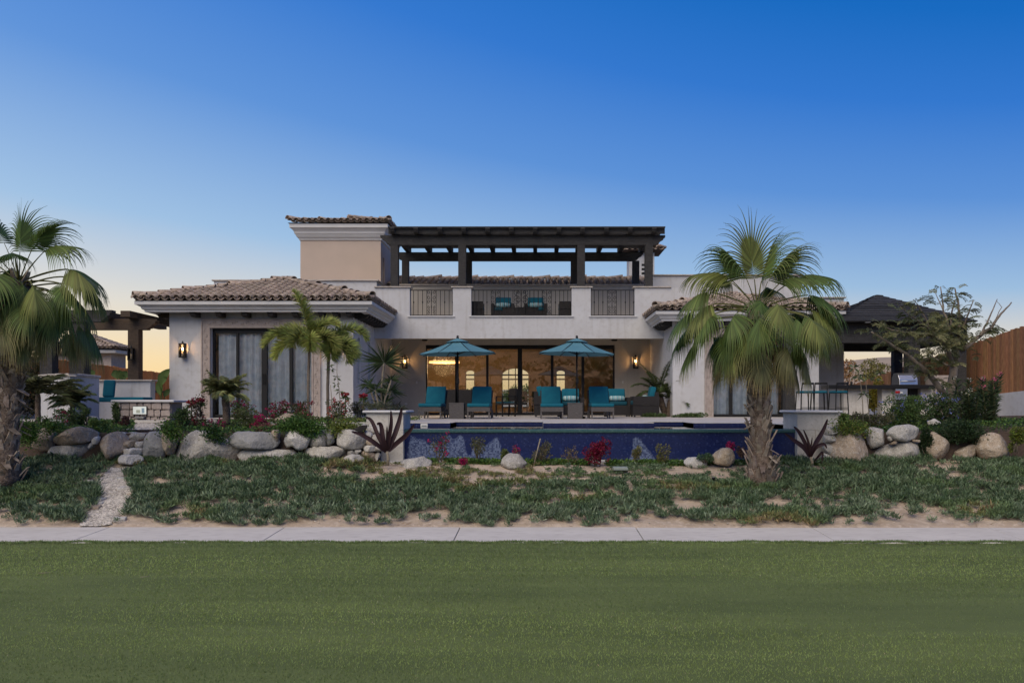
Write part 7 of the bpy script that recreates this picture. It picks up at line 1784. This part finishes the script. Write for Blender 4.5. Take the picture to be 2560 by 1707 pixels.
# ------------------------------------------------------------------ palapa and outdoor kitchen on the right
pa = thing('palapa', (11.3, 27, 0), 'dark shingled pavilion with black posts over the outdoor kitchen', 'pavilion')
SH = pm('dark_shingle', (.055, .055, .058), (.03, .03, .032), 9, .8, .6, 40, stretch=(1.5, 6, 6), objrand=.3)
ex0_, ex1_, ey0_, ey1_, ze_ = 9.05, 13.35, 24.8, 30.2, 2.90
A = Vector((11.35, 27.3, 4.03)); B = Vector((11.45, 27.9, 4.03))
c4 = [Vector((ex0_, ey0_, ze_)), Vector((ex1_, ey0_, ze_)), Vector((ex1_, ey1_, ze_)), Vector((ex0_, ey1_, ze_))]
MB().add(c4 + [A, B], [(0, 1, 4), (1, 2, 5, 4), (2, 3, 5), (3, 0, 4, 5), (3, 2, 1, 0)]).build('roof', WOOD, pa)
for (a, b, t0, t1) in ((c4[0], c4[1], A, A), (c4[1], c4[2], A, B), (c4[3], c4[0], B, A)):
    n = 15
    for k in range(n):
        u = k / n; v = (k + 1.25) / n; v = min(1, v)
        nrm_ = (b - a).cross(t0 - a).normalized(); nrm_ = -nrm_ if nrm_.z < 0 else nrm_
        jj = random.uniform(-.01, .01)
        p0, p1 = a.lerp(t0, u), b.lerp(t1, u); q0, q1 = a.lerp(t0, v), b.lerp(t1, v); up_ = nrm_ * (.045 + jj); lo = nrm_ * .008
        mb = MB(); m_ = 14; V_ = []
        for i in range(m_ + 1):
            t = i / m_; w0 = nrm_ * random.uniform(-.008, .008)
            V_ += [p0.lerp(p1, t) + up_ + w0, q0.lerp(q1, t) + lo + nrm_ * .01, p0.lerp(p1, t) + nrm_ * .003]
        F_ = [];
        for i in range(m_): c = i * 3; F_ += [(c, c + 3, c + 4, c + 1), (c, c + 2, c + 5, c + 3)]
        mb.add(V_, F_).build('shingle_course', SH, pa)
MB().box(9.2, 13.25, 25.2, 25.42, 2.55, 2.88).build('beam', WOOD, pa, bevel=.01); MB().box(9.2, 13.25, 25.15, 25.47, 2.28, 2.548).build('beam', WOOD, pa, bevel=.01)
MB().box(9.2, 13.25, 29.4, 29.62, 2.3, 2.88).build('beam', WOOD, pa, bevel=.01); MB().box(13.0, 13.22, 25.47, 29.4, 2.3, 2.88).build('beam', WOOD, pa, bevel=.01)
MB().box(9.2, 13.2, 25.42, 29.4, 2.885, 2.895).build('ceiling', WOOD, pa)
for px, wd, Y in ((2286, .36, 25.15), (2404, .32, 25.3), (1976, .28, 24.2)): X = PX(px, Y); MB().box(X - wd / 2, X + wd / 2, Y, Y + wd, 0, 2.28 if Y > 25 else 2.5).build('post', WOOD, pa, bevel=.01)
for X in (9.3, 13.0): MB().box(X - .15, X + .15, 29.4, 29.7, 0, 2.3).build('post', WOOD, pa, bevel=.01)
setp(MB().box(PX(2162, 24.9), PX(2175, 24.9), 24.85, 24.89, PZ(807, 24.9), PZ(804, 24.9)).build('strip_lamp', WHITEP), 'small pale strip lamp under the palapa eave', 'lamp')
bar = thing('bar_counter', (PX(2200, 24.9), 24.9, 0), 'outdoor kitchen counter with black top and limestone panels', 'counter')
MB().box(PX(2070, 24.8), PX(2334, 24.8), 24.7, 25.4, .87, .985).build('worktop', BLACK, bar, bevel=.006)
for a, b in ((2109, 2140), (2140, 2172), (2205, 2231), (2302, 2334)): MB().box(PX(a, 24.95) + .003, PX(b, 24.95) - .003, 24.95, 25.3, -.1, .868).build('stone_panel', LIME, bar, bevel=.004)
MB().box(PX(2334, 24.95), PX(2375, 24.95), 24.9, 25.5, -.1, 1.28).build('pillar', CANT, bar, bevel=.01)
gr = thing('grill', (PX(2251, 24.8), 24.8, 0), 'stainless steel grill with rounded hood and red control label', 'grill')
MB().box(PX(2236, 24.8), PX(2266, 24.8), 24.72, 25.3, 0, .868).build('cabinet', STEEL, gr, bevel=.008)
hp = [(.0, 0), (.02, .16), (.10, .29), (.24, .36), (.42, .36), (.54, .22), (.56, 0)]
MB().prism([(24.72 + a, .987 + b) for a, b in hp], 'x', PX(2246, 24.8), PX(2292, 24.8)).build('hood', STEEL, gr, bevel=.01)
MB().tube([(PX(2250, 24.7), 24.66, 1.10), (PX(2288, 24.7), 24.66, 1.10)], .014, 8).build('handle', STEEL, gr)
MB().box(PX(2239, 24.7), PX(2250, 24.7), 24.708, 24.718, PZ(983, 24.7), PZ(977, 24.7)).build('red_label', pm('red_enamel', (.35, .01, .012), None, 4, .4), gr); MB().box(PX(2251, 24.7), PX(2257, 24.7), 24.708, 24.718, PZ(983, 24.7), PZ(979, 24.7)).build('white_label', WHITEP, gr)
for z_ in (986, 989.5): MB().box(PX(2240, 24.7), PX(2262, 24.7), 24.706, 24.717, PZ(z_ + 1.2, 24.7), PZ(z_, 24.7)).build('vent_slot', BLACK, gr)
MB().box(PX(2241, 24.7), PX(2262, 24.7), 24.704, 24.717, PZ(1040, 24.7), PZ(999, 24.7)).build('door', BLACK, gr)
st0 = thing('bar_stool', (0, 0, 0), 'tall bar stool with teal seat at the counter, right one', 'stool', 'bar stools at the outdoor counter')
cushion('seat', -.2, .2, -.2, .2, .72, .79, TEAL, st0, .03)
for sx in (-1, 1):
    for sy in (-1, 1): MB().bar((sx * .21, sy * .21, 0), (sx * .18, sy * .18, .72), .028).build('leg', BLACK, st0, off=(0, 0, 0))
f = MB()
for sx in (-1, 1): f.bar((sx * .2, -.2, .25), (sx * .2, .2, .25), .02); f.bar((sx * .18, .18, .72), (sx * .17, .22, 1.02), .024)
f.bar((-.2, -.2, .25), (.2, -.2, .25), .02); f.bar((-.2, .2, .30), (.2, .2, .30), .02); f.bar((-.17, .22, 1.0), (.17, .22, 1.0), .03, .06); f.build('footrest_frame', BLACK, st0, off=(0, 0, 0))
st0.location = (PX(2096, 24.0), 24.0, 0); st0.rotation_euler = (0, 0, R(190))
dup(st0, (PX(2048, 24.0), 24.0, 0), R(175), 'tall bar stool with teal seat at the counter, middle one'); dup(st0, (PX(2012, 24.0), 24.0, 0), R(185), 'tall bar stool with teal seat half hidden behind the palm fronds')
for i, (px, py, h, n_) in enumerate(((2122, 958, .09, 'small dark jar'), (2131.5, 957, .10, 'small dark mug'))):
    p = PX(px, 24.85); o = MB().lathe([(.028, 0), (.034, .02), (.034, h * .8), (.022, h), (.0, h + .002)], (p, 24.95, .988), 12).build('jar', BLACK); setp(o, n_ + ' standing on the bar counter', 'jar')
# shrubs beyond the counter; sunlight is put into the gap bush's yellow leaf colour
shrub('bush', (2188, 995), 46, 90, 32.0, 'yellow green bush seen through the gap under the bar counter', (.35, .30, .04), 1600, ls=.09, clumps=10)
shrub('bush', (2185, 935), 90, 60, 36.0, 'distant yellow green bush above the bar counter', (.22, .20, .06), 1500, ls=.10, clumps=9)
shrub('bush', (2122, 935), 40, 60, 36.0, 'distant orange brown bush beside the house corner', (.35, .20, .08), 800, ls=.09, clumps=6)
shrub('bush', (60, 960), 130, 150, 23.0, 'tall dark bush behind the left palm trunk', (.05, .05, .025), 3600, ls=.10, clumps=22)
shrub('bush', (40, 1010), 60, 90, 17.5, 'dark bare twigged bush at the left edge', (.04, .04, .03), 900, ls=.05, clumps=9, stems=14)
shrub('bush', (1640, 1041), 66, 12, 25.6, 'low ivy at the foot of the patio palms', DKG, 1500, ls=.06, clumps=8); shrub('bush', (1724, 1040), 80, 10, 25.2, 'low ivy along the right wing wall', DKG, 1500, ls=.06, clumps=10)
for px, lab in ((1275, 'dark courtyard bush seen through the middle arched window'), (1310, 'second courtyard bush seen through the middle arched window, right one'), (1180, 'courtyard bush seen through the left arched window'), (1420, 'courtyard bush seen through the right arched window')):
    shrub('bush', (px, 985), 44, 42, 43.0, lab, MDG, 700, ls=.10, clumps=9)
setp(MB().box(-9, 9, 47, 47.3, -.3, 1.25).build('courtyard_wall', STUCCO), 'pale courtyard wall behind the house seen through the arched windows', 'wall')
# scrub on the hillside behind the camera, which the doors reflect
Lv = Leaves()
for k in range(2600):
    d = 55 + 330 * random.random() ** 1.2; x = random.uniform(-1, 1) * (60 + d * .9); z = hillz(x, -d); s = random.uniform(.6, 1.7) * (1 + d / 300); n = 16
    v = rdir(n, 0, 1); Lv.add(np.array([x, -d, z]) + v * s * .7, v, rdir(n), s * .5, s * .4, vary(random.choice([(.07, .085, .03), (.12, .12, .04), (.20, .12, .05)]), n, .3), .2, .5)
setp(Lv.build('desert_scrub', LEAFA), 'scrub covering the dry hillside across the fairway', 'scrub', None, 'stuff')
